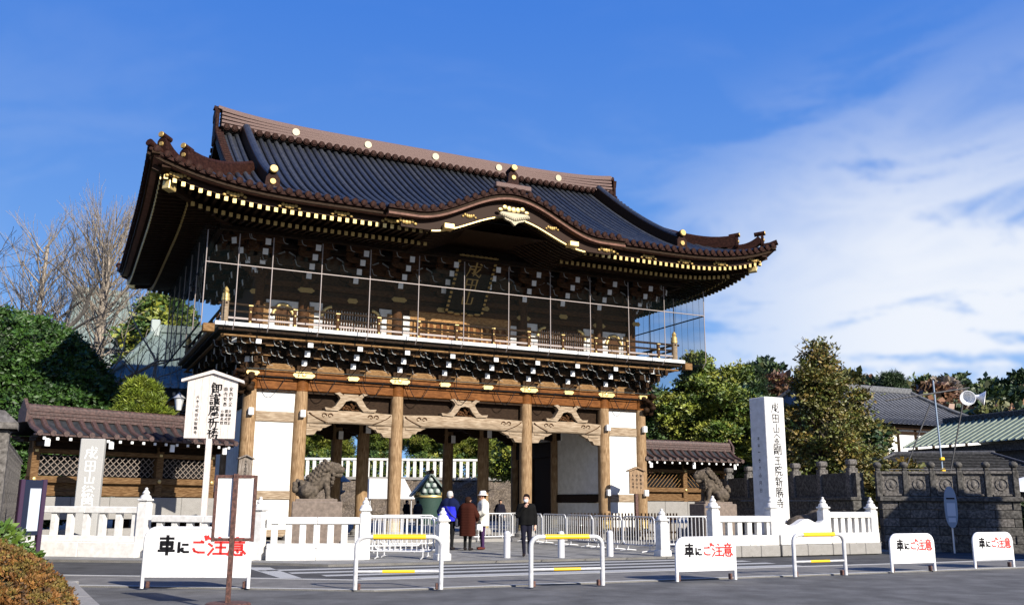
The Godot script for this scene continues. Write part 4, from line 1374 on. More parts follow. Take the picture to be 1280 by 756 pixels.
# ------------------------------------------------------------------ ground
func flat_poly(pts: Array, y: float, top := 0.0) -> Mb:   # a sheet over a polygon given as (x, z); with top, a slab from y to top
	var m := Mb.new()
	var pp := PackedVector2Array()
	for p in pts: pp.append(Vector2(p.x, p.y))
	var idx := Geometry2D.triangulate_polygon(pp)
	var yy := top if top > 0.0 else y
	for i in range(0, idx.size(), 3):
		m.tri(Vector3(pp[idx[i]].x, yy, pp[idx[i]].y), Vector3(pp[idx[i + 1]].x, yy, pp[idx[i + 1]].y), Vector3(pp[idx[i + 2]].x, yy, pp[idx[i + 2]].y), Vector3.UP, Vector3.UP, Vector3.UP)
	if top > 0.0:
		var c := Vector2.ZERO
		for p in pp: c += p / pp.size()
		for i in pp.size():
			var a := pp[i]
			var b := pp[(i + 1) % pp.size()]
			var n2 := Vector2(b.y - a.y, a.x - b.x).normalized()
			if Geometry2D.is_point_in_polygon((a + b) * 0.5 + n2 * 0.01, pp): n2 = -n2
			m.quad(Vector3(a.x, y, a.y), Vector3(b.x, y, b.y), Vector3(b.x, top, b.y), Vector3(a.x, top, a.y), Vector3(n2.x, 0, n2.y))
	return m

func strip(line: Array, d0: float, d1: float) -> Array:   # polygon between two offsets (away from the camera) of a polyline
	var a: Array = []
	var b: Array = []
	for i in line.size():
		var t: Vector2 = (line[mini(i + 1, line.size() - 1)] - line[maxi(i - 1, 0)]).normalized()
		var nrm := Vector2(t.y, -t.x)
		if nrm.y > 0.0: nrm = -nrm
		a.append(line[i] + nrm * d0)
		b.append(line[i] + nrm * d1)
	b.reverse()
	return a + b

func ground() -> void:
	var g := Mb.new()
	g.quad(Vector3(-900, 0, 400), Vector3(900, 0, 400), Vector3(900, 0, -1500), Vector3(-900, 0, -1500), Vector3.UP)
	struct(g, "ground", M.earth, "bare brown earth around and behind the temple precinct")
	# kerb line of the near pavement, left to right
	var near: Array = [Vector2(-60, -21.0), Vector2(-14, -18.1), Vector2(-7.7, -17.55), Vector2(-2.4, -17.0), Vector2(12.74, -24.16), Vector2(60, -46.8)]
	var fore: Array = near.duplicate()
	fore.append(Vector2(60, 30)); fore.append(Vector2(-60, 30))
	struct(flat_poly(fore, 0.004), "asphalt", M.asphalt, "dark grey asphalt in the foreground")
	struct(flat_poly(strip(near, 0.0, 2.35), 0.0, 0.03), "pavement", M.pavement, "narrow light concrete pavement where the barriers stand")
	struct(flat_poly(strip(near, 0.03, 0.16), 0.03, 0.034), "kerb_line", M.line_paint, "pale kerb stones at the near edge of the pavement")
	struct(flat_poly(strip(near, 2.2, 2.36), 0.03, 0.036), "kerb_line", M.line_paint, "pale kerb stones at the far edge of the pavement")
	struct(flat_poly(strip(near, 2.37, 6.6), 0.008), "road", M.road, "dark asphalt street before the temple gate")
	var yard: Array = strip(near, 6.6, 7.0).slice(0, near.size())
	yard.append(Vector2(140, -140)); yard.append(Vector2(-90, -140))
	struct(flat_poly(yard, 0.0, 0.06), "plaza", M.plaza, "pale paved forecourt of the gate")
	struct(flat_poly(strip(near, 6.55, 6.75), 0.0, 0.066), "kerb_line", M.pavement, "kerb along the forecourt")
	# crossing: long bars parallel to the street
	var ex := Vector3(cos(deg_to_rad(25.6)), 0, -sin(deg_to_rad(25.6)))
	var ez := Vector3(-sin(deg_to_rad(25.6)), 0, -cos(deg_to_rad(25.6)))
	var o := Vector3(-1.2, 0, -17.45)
	for k in 4:
		var a := o + ez * (2.75 + k * 0.98)
		var m := Mb.new()
		var s0 := -0.7 - 0.5 * k
		m.quad(a + ex * s0 + Vector3(0, 0.012, 0), a + ex * 11.0 + Vector3(0, 0.012, 0), a + ex * 11.0 + ez * 0.42 + Vector3(0, 0.012, 0), a + ex * s0 + ez * 0.42 + Vector3(0, 0.012, 0), Vector3.UP)
		struct(m, "crossing_bar", M.line_paint, "white bar of the zebra crossing before the gate")
	var sl := Mb.new()
	sl.quad(Vector3(-6.35, 0.012, -22.9), Vector3(-5.75, 0.012, -22.9), Vector3(-4.3, 0.012, -19.8), Vector3(-4.75, 0.012, -19.8), Vector3.UP)
	struct(sl, "stop_line", M.line_paint, "white stop line across the street on the left")
	# paving joints of the forecourt
	var j := Mb.new()
	for k in 9:
		var a := gp(-4.0 + k * 1.35, 0.062, 12.6)
		var b := gp(-4.0 + k * 1.35, 0.062, 1.2)
		var u := ex * 0.012
		j.quad(a - u, a + u, b + u, b - u, Vector3.UP)
	for k in 9:
		var a := gp(-5.2, 0.063, 11.8 - k * 1.3)
		var b := gp(7.5, 0.063, 11.8 - k * 1.3)
		var u := ez * 0.012
		j.quad(a - u, a + u, b + u, b - u, Vector3.UP)
	struct(j, "paving_joints", M.dark_stone, "joints between the forecourt slabs")

# ------------------------------------------------------------------ stone, walls, signs and street furniture
func stone_post(parent: Node3D, x: float, h: float, w := 0.28, z := 0.0) -> void:
	var p := bx(Vector3(x, (h - 0.4) / 2, z), Vector3(w, h - 0.4, w), 0.015)
	var o := part(p, "post", M.white_stone, parent)
	var c := Mb.new()
	var y := h - 0.4
	c.box(Vector3(x, y + 0.03, z), Vector3(w * 0.8, 0.06, w * 0.8), 0.01)
	c.box(Vector3(x, y + 0.09, z), Vector3(w * 1.12, 0.06, w * 1.12), 0.02)
	c.lathe([Vector2(w * 0.56, 0.0), Vector2(w * 0.45, 0.08), Vector2(w * 0.28, 0.12), Vector2(w * 0.34, 0.16), Vector2(w * 0.2, 0.22), Vector2(w * 0.12, 0.24), Vector2(w * 0.16, 0.28), Vector2(0.0, 0.31)], 4 if w < 0.1 else 12, Vector3(x, y + 0.12, z))
	part(c, "finial", M.white_stone, o)

# along local x from 0 to L
func balustrade(label: String, a: Vector3, b: Vector3, rail: float, bal: float, plinth: float, n: int, post_h := 1.7, rough_base := 0.0, posts := [0, 0]) -> Node3D:
	var d := b - a
	var L := Vector2(d.x, d.z).length()
	var t := thing("stone_balustrade", label, "balustrade", a, rad_to_deg(atan2(-d.z, d.x)), "white stone balustrades along the forecourt")
	var y0 := rail - 0.18 - bal
	var lower := y0 - plinth
	if rough_base > 0.0:
		for i in 3:
			part(bx(Vector3(L * (i + 0.5) / 3.0, rough_base / 2, 0), Vector3(L / 3.0 - 0.008, rough_base, 0.66), 0.015), "base_block", M.granite, t)
		plinth -= rough_base
	for i in 2:
		part(bx(Vector3(L * (i + 0.5) / 2.0, rough_base + plinth / 2, 0), Vector3(L / 2.0 - 0.006, plinth, 0.6), 0.015), "plinth_block", M.white_stone, t)
	for i in 2:
		part(bx(Vector3(L * (i + 0.5) / 2.0, rough_base + plinth + lower / 2, 0), Vector3(L / 2.0 - 0.004, lower, 0.26), 0.012), "lower_rail", M.white_stone, t)
		part(bx(Vector3(L * (i + 0.5) / 2.0, rail - 0.09, 0), Vector3(L / 2.0 - 0.004, 0.18, 0.24), 0.015), "top_rail", M.white_stone, t)
	for i in n:
		part(bx(Vector3(L * (i + 0.5) / n, y0 + bal / 2, 0), Vector3(0.17, bal + 0.01, 0.15), 0.012), "baluster", M.white_stone, t)
	if posts[0]: stone_post(t, 0.0, post_h, 0.29)
	if posts[1]: stone_post(t, L, post_h, 0.29)
	return t

func gate_post(label: String, at: Vector3, h: float) -> void:
	var t := thing("stone_post", label, "stone post", at, GATE_TURN)
	stone_post(t, 0, h, 0.3)
	part(bx(Vector3(0, 0.1, 0), Vector3(0.38, 0.2, 0.38), 0.02), "post_base", M.white_stone, t)

func roofed_wall(label: String, a: Vector3, ry: float, L: float, bays: int, chevron: bool) -> void:
	var t := thing("roofed_wall", label, "wall", a, ry)
	var bl := int(L / 1.2)
	for c in 2:
		for i in bl:
			part(bx(Vector3(L * (i + 0.5) / bl, 0.62 + c * 0.69 - (0.28 if c == 0 else 0.0) , 0.02 * c), Vector3(L / bl - 0.008, 0.68, 0.62 - c * 0.1), 0.012), "stone_block", M.granite, t)
	for e in [[1.75, 0.15, 0.34], [2.17, 0.2, 0.4], [3.02, 0.14, 0.34]]:
		part(bx(Vector3(L / 2, e[0], 0), Vector3(L, e[1], e[2]), 0.015), "wall_beam", M.wall_wood, t)
	part(bx(Vector3(L / 2, 1.95, 0), Vector3(L, 0.28, 0.1)), "wall_board", M.wall_wood, t)
	part(bx(Vector3(L / 2, 3.25, -0.02), Vector3(L, 0.34, 0.2)), "dark_frieze", M.dark_wood, t)
	for i in bays + 1:
		var x := clampf(L * i / bays, 0.12, L - 0.12)
		part(bx(Vector3(x, 2.52, 0.03), Vector3(0.24, 1.9, 0.3), 0.02), "wall_post", M.wall_wood, t)
		var gm := Mb.new()
		gm.ball(Vector3(x, 2.17, 0.21), Vector3(0.07, 0.07, 0.04), 8)
		gm.box(Vector3(x, 3.02, 0.19), Vector3(0.1, 0.08, 0.03), 0.01)
		part(gm, "gold_boss", M.gold, t)
		part(bx(Vector3(x, 3.24, 0.86), Vector3(0.15, 0.24, 0.06), 0.01), "bracket_end", M.white_paint, t)
		part(bx(Vector3(x, 3.24, 0.42), Vector3(0.12, 0.2, 0.82), 0.01), "bracket_arm", M.dark_wood, t)
	for i in bays:
		var x0 := L * i / bays + 0.13
		var x1 := L * (i + 1) / bays - 0.13
		var m := Mb.new()
		var h := 0.62
		var st := 0.2
		var k := -4
		while x0 + k * st < x1:
			for s in ([1.0, -1.0] if not chevron else [1.0 if i % 2 == 0 else -1.0]):
				var pa := Vector2(x0 + k * st, 2.3)
				var pb := Vector2(x0 + k * st + h, 2.3 + h)
				if s < 0:
					pa.y = 2.3 + h; pb.y = 2.3
				# clip to the bay
				if pa.x < x0:
					pa.y += (pb.y - pa.y) * (x0 - pa.x) / (pb.x - pa.x); pa.x = x0
				if pb.x > x1:
					pb.y = pa.y + (pb.y - pa.y) * (x1 - pa.x) / (pb.x - pa.x); pb.x = x1
				if pb.x - pa.x > 0.03:
					var c := (pa + pb) / 2
					var ang := atan2(pb.y - pa.y, pb.x - pa.x)
					m.box(Vector3(c.x, c.y, 0.02 * s), Vector3(pa.distance_to(pb), 0.02, 0.02), 0.0, Basis(Vector3(0, 0, 1), ang))
			k += 1
		part(m, "lattice", M.tan_wood if chevron else M.lattice, t)
		part(bx(Vector3((x0 + x1) / 2, 2.61, -0.25), Vector3(x1 - x0, 0.64, 0.02)), "lattice_back", M.black, t)
	# tiled roof
	for s in [1.0, -1.0]:
		var m := Mb.new()
		m.sheet([[Vector3(-0.3, 3.5, s * 0.98), Vector3(L + 0.3, 3.5, s * 0.98)], [Vector3(-0.3, 3.68, s * 0.5), Vector3(L + 0.3, 3.68, s * 0.5)], [Vector3(-0.3, 4.0, s * 0.1), Vector3(L + 0.3, 4.0, s * 0.1)]])
		part(m, "roof_tiles", M.tile, t)
		var n := int((L + 0.6) / 0.37)
		for i in n:
			var x := -0.2 + (L + 0.4) * i / (n - 1.0)
			var rm := Mb.new()
			run(rm, half_round(0.085, 4), [Vector3(x, 3.5, s * 1.03), Vector3(x, 3.69, s * 0.5), Vector3(x, 4.02, s * 0.1)], Vector3(1, 0, 0))
			if s > 0: rm.cyl(Vector3(x, 3.5, 1.03), Vector3(x, 3.5, 1.06), 0.09, 0.09, 9)
			part(rm, "tile_roll", M.wall_tile, t)
			if s > 0 and i < n - 1:
				var xx := x + 0.185
				part(bx(Vector3(xx, 3.35, 0.93), Vector3(0.085, 0.09, 0.05), 0.01), "rafter_tip", M.white_paint, t)
		part(bx(Vector3(L / 2, 3.455, s * 0.93), Vector3(L + 0.6, 0.06, 0.18), 0.01), "eave_tile_edge", M.wall_tile, t)
		part(bx(Vector3(L / 2, 3.40, s * 0.62), Vector3(L + 0.4, 0.05, 0.6)), "eave_soffit", M.dark_wood, t)
		part(bx(Vector3(L / 2, 3.335, s * 0.45), Vector3(L + 0.3, 0.075, 0.5)), "rafters", M.dark_wood, t)
	for c in 3:
		part(bx(Vector3(L / 2, 4.02 + 0.11 * c, 0), Vector3(L + 0.5 - 0.02 * c, 0.105, 0.42 - 0.03 * c), 0.012), "ridge_course", M.wall_tile, t)
	var rr := Mb.new()
	run(rr, half_round(0.13, 5), [Vector3(-0.3, 4.29, 0), Vector3(L + 0.3, 4.29, 0)], Vector3(0, 0, 1))
	part(rr, "ridge_roll", M.wall_tile, t)
	for e in [-0.3, L + 0.3]:
		var m := Mb.new()
		m.ext([Vector2(-0.28, -0.3), Vector2(0.28, -0.3), Vector2(0.3, 0.05), Vector2(0.12, 0.25), Vector2(0, 0.42), Vector2(-0.12, 0.25), Vector2(-0.3, 0.05)], -0.05, 0.05, Transform3D(Basis(Vector3.UP, PI / 2), Vector3(e, 4.15, 0)))
		part(m, "ridge_end_tile", M.wall_tile, t)

func caution_board(label: String, at: Vector3, ry: float, w: float, h: float) -> Node3D:
	var t := thing("caution_board", label, "sign board", at, ry, "white caution boards on the pavement")
	var r := 0.2
	var outline: Array = []
	for i in 7:
		var a := PI - PI * 0.5 * i / 6.0
		outline.append(Vector2(-w / 2 + r + cos(a) * r, h - r + sin(a) * r))
	for i in 7:
		var a := PI * 0.5 - PI * 0.5 * i / 6.0
		outline.append(Vector2(w / 2 - r + cos(a) * r, h - r + sin(a) * r))
	var tube: Array = [Vector3(-w / 2, 0.0, 0)]
	for p in outline: tube.append(Vector3(p.x, p.y, 0))
	tube.append(Vector3(w / 2, 0, 0))
	part_pipe(t, "tube_frame", tube, 0.035, M.board_white)
	var face: Array = outline.duplicate()
	face.append(Vector2(w / 2, 0.19)); face.append(Vector2(-w / 2, 0.19))
	var pm := Mb.new()
	pm.ext(face, -0.012, 0.022)
	part(pm, "panel", M.board_white, t)
	for s in [-1.0, 1.0]:
		part(bx(Vector3(s * (w / 2 - 0.08), 0.06, -0.06), Vector3(0.05, 0.12, 0.09), 0.01), "foot_clamp", M.rust, t)
	var s1 := w * 0.172
	var x := -w * 0.38
	var y := h * 0.87
	var bk := Mb.new()
	glyph(bk, "車", Vector3(x, y, 0.025), s1, s1 * 0.175, Basis())
	glyph(bk, "に", Vector3(x + s1 * 1.03, y - s1 * 0.22, 0.025), s1 * 0.74, s1 * 0.165, Basis())
	part(bk, "black_lettering", M.ink, t)
	var rd := Mb.new()
	for i in 3:
		glyph(rd, "ご注意"[i], Vector3(x + s1 * (1.78 + i * 1.03), y, 0.025), s1 * 1.02, s1 * 0.155, Basis())
	part(rd, "red_lettering", M.red_ink, t)
	return t

func hoop_barrier(label: String, at: Vector3, ry: float, w := 1.44, h := 0.9) -> void:
	var t := thing("hoop_barrier", label, "barrier", at, ry, "white hoop barriers with yellow bands")
	var r := 0.17
	var up: Array = [Vector3(-w / 2, 0, 0)]
	for i in 7:
		var a := PI - PI * 0.5 * i / 6.0
		up.append(Vector3(-w / 2 + r + cos(a) * r, h - r + sin(a) * r, 0))
	var dn: Array = []
	for p in up: dn.append(Vector3(-p.x, p.y, 0))
	dn.reverse()
	part_pipe(t, "hoop", up + dn, 0.045, M.hoop_white)
	var band := Mb.new()
	band.cyl(Vector3(-w * 0.31, h, 0), Vector3(w * 0.31, h, 0), 0.047, 0.047, 12)
	part(band, "yellow_band", M.yellow, t)
	part_pipe(t, "cross_bar", [Vector3(-w / 2, 0.31, 0), Vector3(w / 2, 0.31, 0)], 0.026, M.hoop_white)
	var b2 := Mb.new()
	b2.cyl(Vector3(-w * 0.19, 0.31, 0), Vector3(w * 0.19, 0.31, 0), 0.028, 0.028, 10)
	part(b2, "yellow_band", M.yellow, t)
	for s in [-1.0, 1.0]:
		part(bx(Vector3(s * (w / 2 - 0.07), 0.05, -0.04), Vector3(0.05, 0.11, 0.09), 0.01), "foot_clamp", M.rust, t)

func crowd_barrier() -> Node3D:
	var t := thing("crowd_barrier", "", "barrier")
	var w := 1.8
	var h := 1.08
	var loop: Array = []
	var r := 0.14
	for c in [[-w / 2 + r, 0.2 + r, PI], [w / 2 - r, 0.2 + r, PI * 1.5], [w / 2 - r, h - r, 0.0], [-w / 2 + r, h - r, PI * 0.5]]:
		for i in 5:
			var a: float = c[2] + PI * 0.5 * i / 4.0
			loop.append(Vector3(c[0] + cos(a) * r, c[1] + sin(a) * r, 0))
	loop.append(loop[0])
	part_pipe(t, "frame", loop, 0.025, M.steel)
	for i in 11:
		var x := -w / 2 + w * (i + 1) / 12.0
		part_pipe(t, "bar", [Vector3(x, 0.21, 0), Vector3(x, h - 0.01, 0)], 0.012, M.steel)
	for s in [-1.0, 1.0]:
		part_pipe(t, "leg", [Vector3(s * 0.62, 0.3, 0), Vector3(s * 0.62, 0.03, 0)], 0.02, M.steel)
		part_pipe(t, "foot", [Vector3(s * 0.62, 0.02, -0.3), Vector3(s * 0.62, 0.05, 0), Vector3(s * 0.62, 0.02, 0.3)], 0.018, M.steel)
	return t

func roofed_sign(nm: String, label: String, at: Vector3, ry: float, w: float, h: float, bottom: float, mat_b: Material, mat_p: Material, post_w: float) -> Node3D:
	var t := thing(nm, label, "sign", at, ry)
	# boards side by side
	var n := maxi(4, int(w / 0.2))
	for i in n:
		var x := -w / 2 + w * (i + 0.5) / n
		var top := bottom + h * (1.0 - 0.11 * absf(x) / (w / 2))
		part(bx(Vector3(x, (bottom + top) / 2, 0), Vector3(w / n - 0.004, top - bottom, 0.06), 0.004), "board", mat_b, t)
	for s in [-1.0, 1.0]:
		var m := Mb.new()
		m.ext([Vector2(0, bottom + h * 1.02), Vector2(s * w * 0.62, bottom + h * 0.87), Vector2(s * w * 0.62, bottom + h * 0.83), Vector2(0, bottom + h * 0.97)], -0.12, 0.12)
		part(m, "roof_board", mat_b, t)
	part(bx(Vector3(0, bottom / 2, -0.05), Vector3(post_w, bottom, post_w), 0.01), "post", mat_p, t)
	return t

func street() -> void:
	mk("wall_tile", Color(0.12, 0.066, 0.055), 0.6, T.hard, Vector3(0.9, 0.9, 0.9))
	mk("board_white", Color(0.8, 0.8, 0.8), 0.4)
	mk("hoop_white", Color(0.66, 0.66, 0.67), 0.4, T.soft, Vector3(0.8, 0.8, 0.8))
	mk("board_white", Color(0.8, 0.8, 0.8), 0.45, T.stain, Vector3(1.3, 1.3, 1.3))
	mk("yellow", Color(0.82, 0.5, 0.01), 0.45)
	mk("rust", Color(0.17, 0.075, 0.055), 0.7, T.hard, Vector3(1.5, 1.5, 1.5))
	mk("sign_wood", Color(0.70, 0.66, 0.62), 0.75, T.sign, Vector3(3.0, 0.2, 3.0))
	mk("old_sign_wood", Color(0.42, 0.29, 0.17), 0.75, T.grain, Vector3(2.0, 0.2, 2.0))
	# --- roofed walls
	roofed_wall("dark tiled timber wall with crossed lattice, left of the gate", Vector3(-14.55, 0, -28.25), 49.0, 6.2, 3, false)
	roofed_wall("dark tiled timber wall with slanting lattice, right of the gate", gp(8.9, 0, -0.75), GATE_TURN, 4.9, 2, true)
	# --- balustrades
	balustrade("tall white stone balustrade at the far left, in front of the carved stone slab", Vector3(-13.4, 0.03, -26.5), Vector3(-10.0, 0.03, -25.85), 1.36, 0.6, 0.42, 7, 1.85, 0.0, [0, 1])
	balustrade("low white stone balustrade behind the large caution board", Vector3(-9.7, 0.03, -25.75), Vector3(-6.62, 0.03, -25.0), 1.14, 0.5, 0.36, 7, 1.62, 0.0, [0, 1])
	balustrade("white stone balustrade in front of the left lion dog", Vector3(-6.4, 0.03, -25.0), Vector3(-3.92, 0.03, -25.55), 1.12, 0.5, 0.32, 7, 1.62, 0.0, [0, 1])
	gate_post("slim white stone post left of the entrance, before the man in blue", Vector3(-1.82, 0.03, -25.4), 1.36)
	gate_post("slim white stone post right of the entrance, beside a caution board", Vector3(4.45, 0.03, -27.9), 1.36)
	balustrade("white stone balustrade before the right lion dog", Vector3(6.0, 0.03, -28.05), Vector3(7.98, 0.03, -28.95), 1.18, 0.5, 0.62, 6, 1.74, 0.32, [1, 1])
	balustrade("short white stone balustrade at the right end, half in shade", Vector3(9.9, 0.03, -29.95), Vector3(11.75, 0.03, -30.85), 1.3, 0.55, 0.66, 7, 1.74, 0.34, [1, 1])
	var sc := thing("scroll_balustrade", "low white stone wing carved as a wave, before the tall inscribed pillar", "balustrade", Vector3(8.0, 0.03, -28.95), 27.6)
	for i in 2:
		part(bx(Vector3(0.55 + i * 1.05, 0.16, 0), Vector3(1.04, 0.32, 0.66), 0.015), "base_block", M.granite, sc)
		part(bx(Vector3(0.55 + i * 1.05, 0.48, 0), Vector3(1.04, 0.3, 0.6), 0.015), "plinth_block", M.white_stone, sc)
	var wave: Array = [Vector2(0.1, 0.63)]
	for i in 21:
		var t := i / 20.0
		wave.append(Vector2(0.1 + 1.9 * t, 0.98 + 0.09 * cos(t * TAU * 1.5) - 0.04 * sin(t * 9.0) + (0.18 * pow(maxf(0.0, t - 0.75) * 4.0, 2.0))))
	wave.append(Vector2(2.0, 0.63))
	wave.reverse()
	var wm := Mb.new()
	wm.ext(wave, -0.12, 0.12)
	part(wm, "wave_slab", M.white_stone, sc)
	# --- inscribed stones
	var st := thing("stone_slab", "upright grey granite slab with five carved white characters", "stone slab", Vector3(-12.3, 0, -27.45), 12.0)
	part(bx(Vector3(0, 1.66, 0), Vector3(0.66, 3.32, 0.26), 0.02), "slab", M.slab_stone, st)
	part(bx(Vector3(0, 0.2, 0), Vector3(1.1, 0.4, 0.7), 0.03), "slab_base", M.granite, st)
	var sw := Mb.new()
	write_column(sw, "成田山総門", Vector3(0, 3.08, 0.135), 0.34, 0.37, 0.036, Basis(), 0.3)
	part(sw, "carved_writing", M.white_paint, st)
	var pl := thing("stone_pillar", "tall square white stone pillar with black brush writing", "stone pillar", Vector3(8.62, 0, -31.2), GATE_TURN)
	part(bx(Vector3(0, 2.53, 0), Vector3(0.82, 5.06, 0.78), 0.02), "shaft", M.pillar_white, pl)
	part(bx(Vector3(0, 0.3, 0), Vector3(1.3, 0.6, 1.3), 0.04), "pillar_base", M.granite, pl)
	var pw := Mb.new()
	write_column(pw, "成田山金剛王院新勝寺", Vector3(0.02, 4.86, 0.394), 0.315, 0.345, 0.042, Basis(), 0.35)
	part(pw, "brush_writing", M.ink, pl)
	var pw2 := Mb.new()
	write_column(pw2, "平年敬本大山月日", Vector3(-0.414, 3.75, 0.0), 0.13, 0.24, 0.018, Basis(Vector3.UP, -PI / 2), 0.3)
	part(pw2, "small_writing", M.ink, pl)
	var lump := Mb.new()
	lump.ball(Vector3(0, 0.28, 0), Vector3(0.75, 0.42, 0.5), 14)
	lump.ball(Vector3(0.35, 0.5, 0.1), Vector3(0.42, 0.36, 0.4), 12)
	solo(lump, "boulder", M.statue, "rounded brown boulder beside the foot of the tall white pillar", "boulder", "", Vector3(9.55, 0.55, -30.6), 10)
	# --- signs
	var b1 := roofed_sign("prayer_sign", "big pale wooden sign with a gabled top and five large brush characters", Vector3(-9.25, 0, -28.5), 9.0, 1.5, 2.06, 3.42, M.sign_wood, M.sign_wood, 0.17)
	var tx := Mb.new()
	write_column(tx, "御護摩祈祷", Vector3(0.1, 5.13, 0.034), 0.32, 0.345, 0.056, Basis(), 0.35)
	write_column(tx, "家内安全", Vector3(0.56, 5.0, 0.034), 0.115, 0.155, 0.018, Basis(), 0.3)
	write_column(tx, "交通安全", Vector3(0.56, 4.3, 0.034), 0.09, 0.118, 0.016, Basis(), 0.3)
	write_column(tx, "商売繁昌", Vector3(0.4, 5.0, 0.034), 0.115, 0.155, 0.018, Basis(), 0.3)
	write_column(tx, "開運成就", Vector3(0.46, 4.3, 0.034), 0.09, 0.118, 0.016, Basis(), 0.3)
	write_column(tx, "心願成就", Vector3(0.34, 4.3, 0.034), 0.09, 0.118, 0.016, Basis(), 0.3)
	write_column(tx, "大本山成田山新勝寺", Vector3(-0.42, 4.72, 0.034), 0.1, 0.134, 0.018, Basis(), 0.3)
	part(tx, "brush_writing", M.ink, b1)
	var b2 := roofed_sign("notice_post", "small weathered wooden notice with a little roof, behind the rust-framed board", Vector3(-8.4, 0, -29.6), 30.0, 0.42, 0.78, 2.2, M.old_gray_wood, M.old_gray_wood, 0.12)
	var t2 := Mb.new()
	write_column(t2, "大本山成田山", Vector3(0, 2.82, 0.034), 0.09, 0.1, 0.014, Basis(), 0.3)
	part(t2, "brush_writing", M.ink, b2)
	var b3 := roofed_sign("notice_post", "brown wooden notice with a little roof before the right white wall", gp(7.35, 0, 1.45), GATE_TURN, 0.7, 1.1, 1.95, M.old_sign_wood, M.rust, 0.14)
	var t3 := Mb.new()
	for k in 3:
		write_column(t3, ["御祈祷山", "成田山本", "大本山門"][k], Vector3(0.2 - k * 0.2, 2.75, 0.034), 0.11, 0.16, 0.018, Basis(), 0.3)
	part(t3, "brush_writing", M.ink, b3)
	# rust-framed board on a round foot
	var rs := thing("framed_notice", "rust brown framed notice board with two blank white panels on a round foot", "sign", Vector3(-4.09, 0, -14.0), 4.0)
	for s in [-1.0, 1.0]:
		part(bx(Vector3(s * 0.15, 1.46, 0), Vector3(0.23, 0.84, 0.016)), "white_panel", M.board_white, rs)
		part(bx(Vector3(s * 0.285, 1.45, 0), Vector3(0.045, 0.96, 0.05), 0.006), "frame_stile", M.rust, rs)
		part(bx(Vector3(s * 0.15, 1.91, 0), Vector3(0.225, 0.045, 0.05), 0.006), "frame_rail", M.rust, rs)
		part(bx(Vector3(s * 0.15, 1.0, 0), Vector3(0.225, 0.045, 0.05), 0.006), "frame_rail", M.rust, rs)
	part(bx(Vector3(0, 0.98, 0.03), Vector3(0.07, 1.94, 0.05), 0.006), "post", M.rust, rs)
	var ft := Mb.new()
	ft.lathe([Vector2(0.32, 0.0), Vector2(0.32, 0.1), Vector2(0.3, 0.115), Vector2(0.05, 0.12), Vector2(0, 0.12)], 24)
	part(ft, "round_foot", M.rust, rs)
	# oval stop sign
	var ov := thing("oval_sign", "tall oval grey-blue stop sign on a thin pole before the dark stone wall", "sign", Vector3(14.7, 0, -31.55), -12.0)
	var oval: Array = []
	for i in 32:
		var a := TAU * i / 32
		oval.append(Vector2(cos(a) * 0.2, 1.5 + signf(sin(a)) * pow(absf(sin(a)), 0.75) * 0.68))
	var om := Mb.new()
	om.ext(oval, -0.03, 0.03)
	part(om, "oval_plate", M.blue_gray, ov)
	part_pipe(ov, "pole", [Vector3(0, 0, -0.05), Vector3(0, 1.9, -0.05)], 0.03, M.steel)
	part(bx(Vector3(0, 1.42, 0.034), Vector3(0.26, 0.42, 0.006)), "timetable", M.pale_blue, ov)
	part(bx(Vector3(0, 1.08, 0.034), Vector3(0.22, 0.14, 0.006)), "timetable", M.pale_blue, ov)
	part(bx(Vector3(0, 1.78, 0.034), Vector3(0.26, 0.05, 0.006)), "dark_band", M.ink, ov)
	# glazed notice case on the left
	var nc := thing("notice_case", "dark blue and purple framed notice case at the left edge", "notice case", Vector3(-9.75, 0, -19.2), 52.0)
	part(bx(Vector3(0, 1.4, 0), Vector3(0.48, 1.1, 0.1), 0.01), "case_frame", M.case_blue, nc)
	part(bx(Vector3(0.04, 1.36, 0.055), Vector3(0.22, 0.84, 0.02)), "case_sheet", M.pale_blue, nc)
	for s in [-1.0, 1.0]:
		part(bx(Vector3(s * 0.22, 0.98, 0.0), Vector3(0.09, 1.96, 0.12), 0.01), "case_post", M.case_purple, nc)
	# --- caution boards and hoops
	caution_board("largest white caution board, at the left behind the rust-framed notice", Vector3(-5.62, 0.03, -17.15), 3.4, 1.86, 1.04)
	caution_board("white caution board between two hoop barriers, right of the entrance", Vector3(4.0, 0.03, -19.55), GATE_TURN, 1.46, 0.84)
	caution_board("white caution board right of the third hoop barrier", Vector3(9.5, 0.03, -22.55), GATE_TURN, 1.4, 0.84)
	caution_board("white caution board nearest the right edge of the view", Vector3(12.2, 0.03, -24.1), GATE_TURN, 1.42, 0.84)
	hoop_barrier("white and yellow hoop barrier left of the walking person in black", Vector3(-2.0, 0.03, -17.15), 8.0, 1.52, 0.91)
	hoop_barrier("white and yellow hoop barrier in front of the person in black", Vector3(1.07, 0.03, -18.05), GATE_TURN - 6, 1.46, 0.9)
	hoop_barrier("white and yellow hoop barrier between two small caution boards, at the right", Vector3(6.8, 0.03, -21.0), GATE_TURN, 1.46, 0.88)
	# --- bollards
	var bol := thing("bollard", "light grey bollard left of the person in black, nearest the three visitors", "bollard", Vector3(-0.1, 0.06, -26.55), 0, "grey bollards across the entrance")
	var bm := Mb.new()
	bm.lathe([Vector2(0.095, 0), Vector2(0.095, 0.66), Vector2(0.08, 0.70), Vector2(0.04, 0.725), Vector2(0, 0.73)], 16)
	part(bm, "bollard_body", M.bollard, bol)
	var br := Mb.new()
	br.lathe([Vector2(0.098, 0.56), Vector2(0.098, 0.60)], 16)
	part(br, "bollard_ring", M.steel, bol)
	copy(bol, "light grey bollard just right of the person in black", Vector3(1.42, 0.06, -26.75), 0, "grey bollards across the entrance")
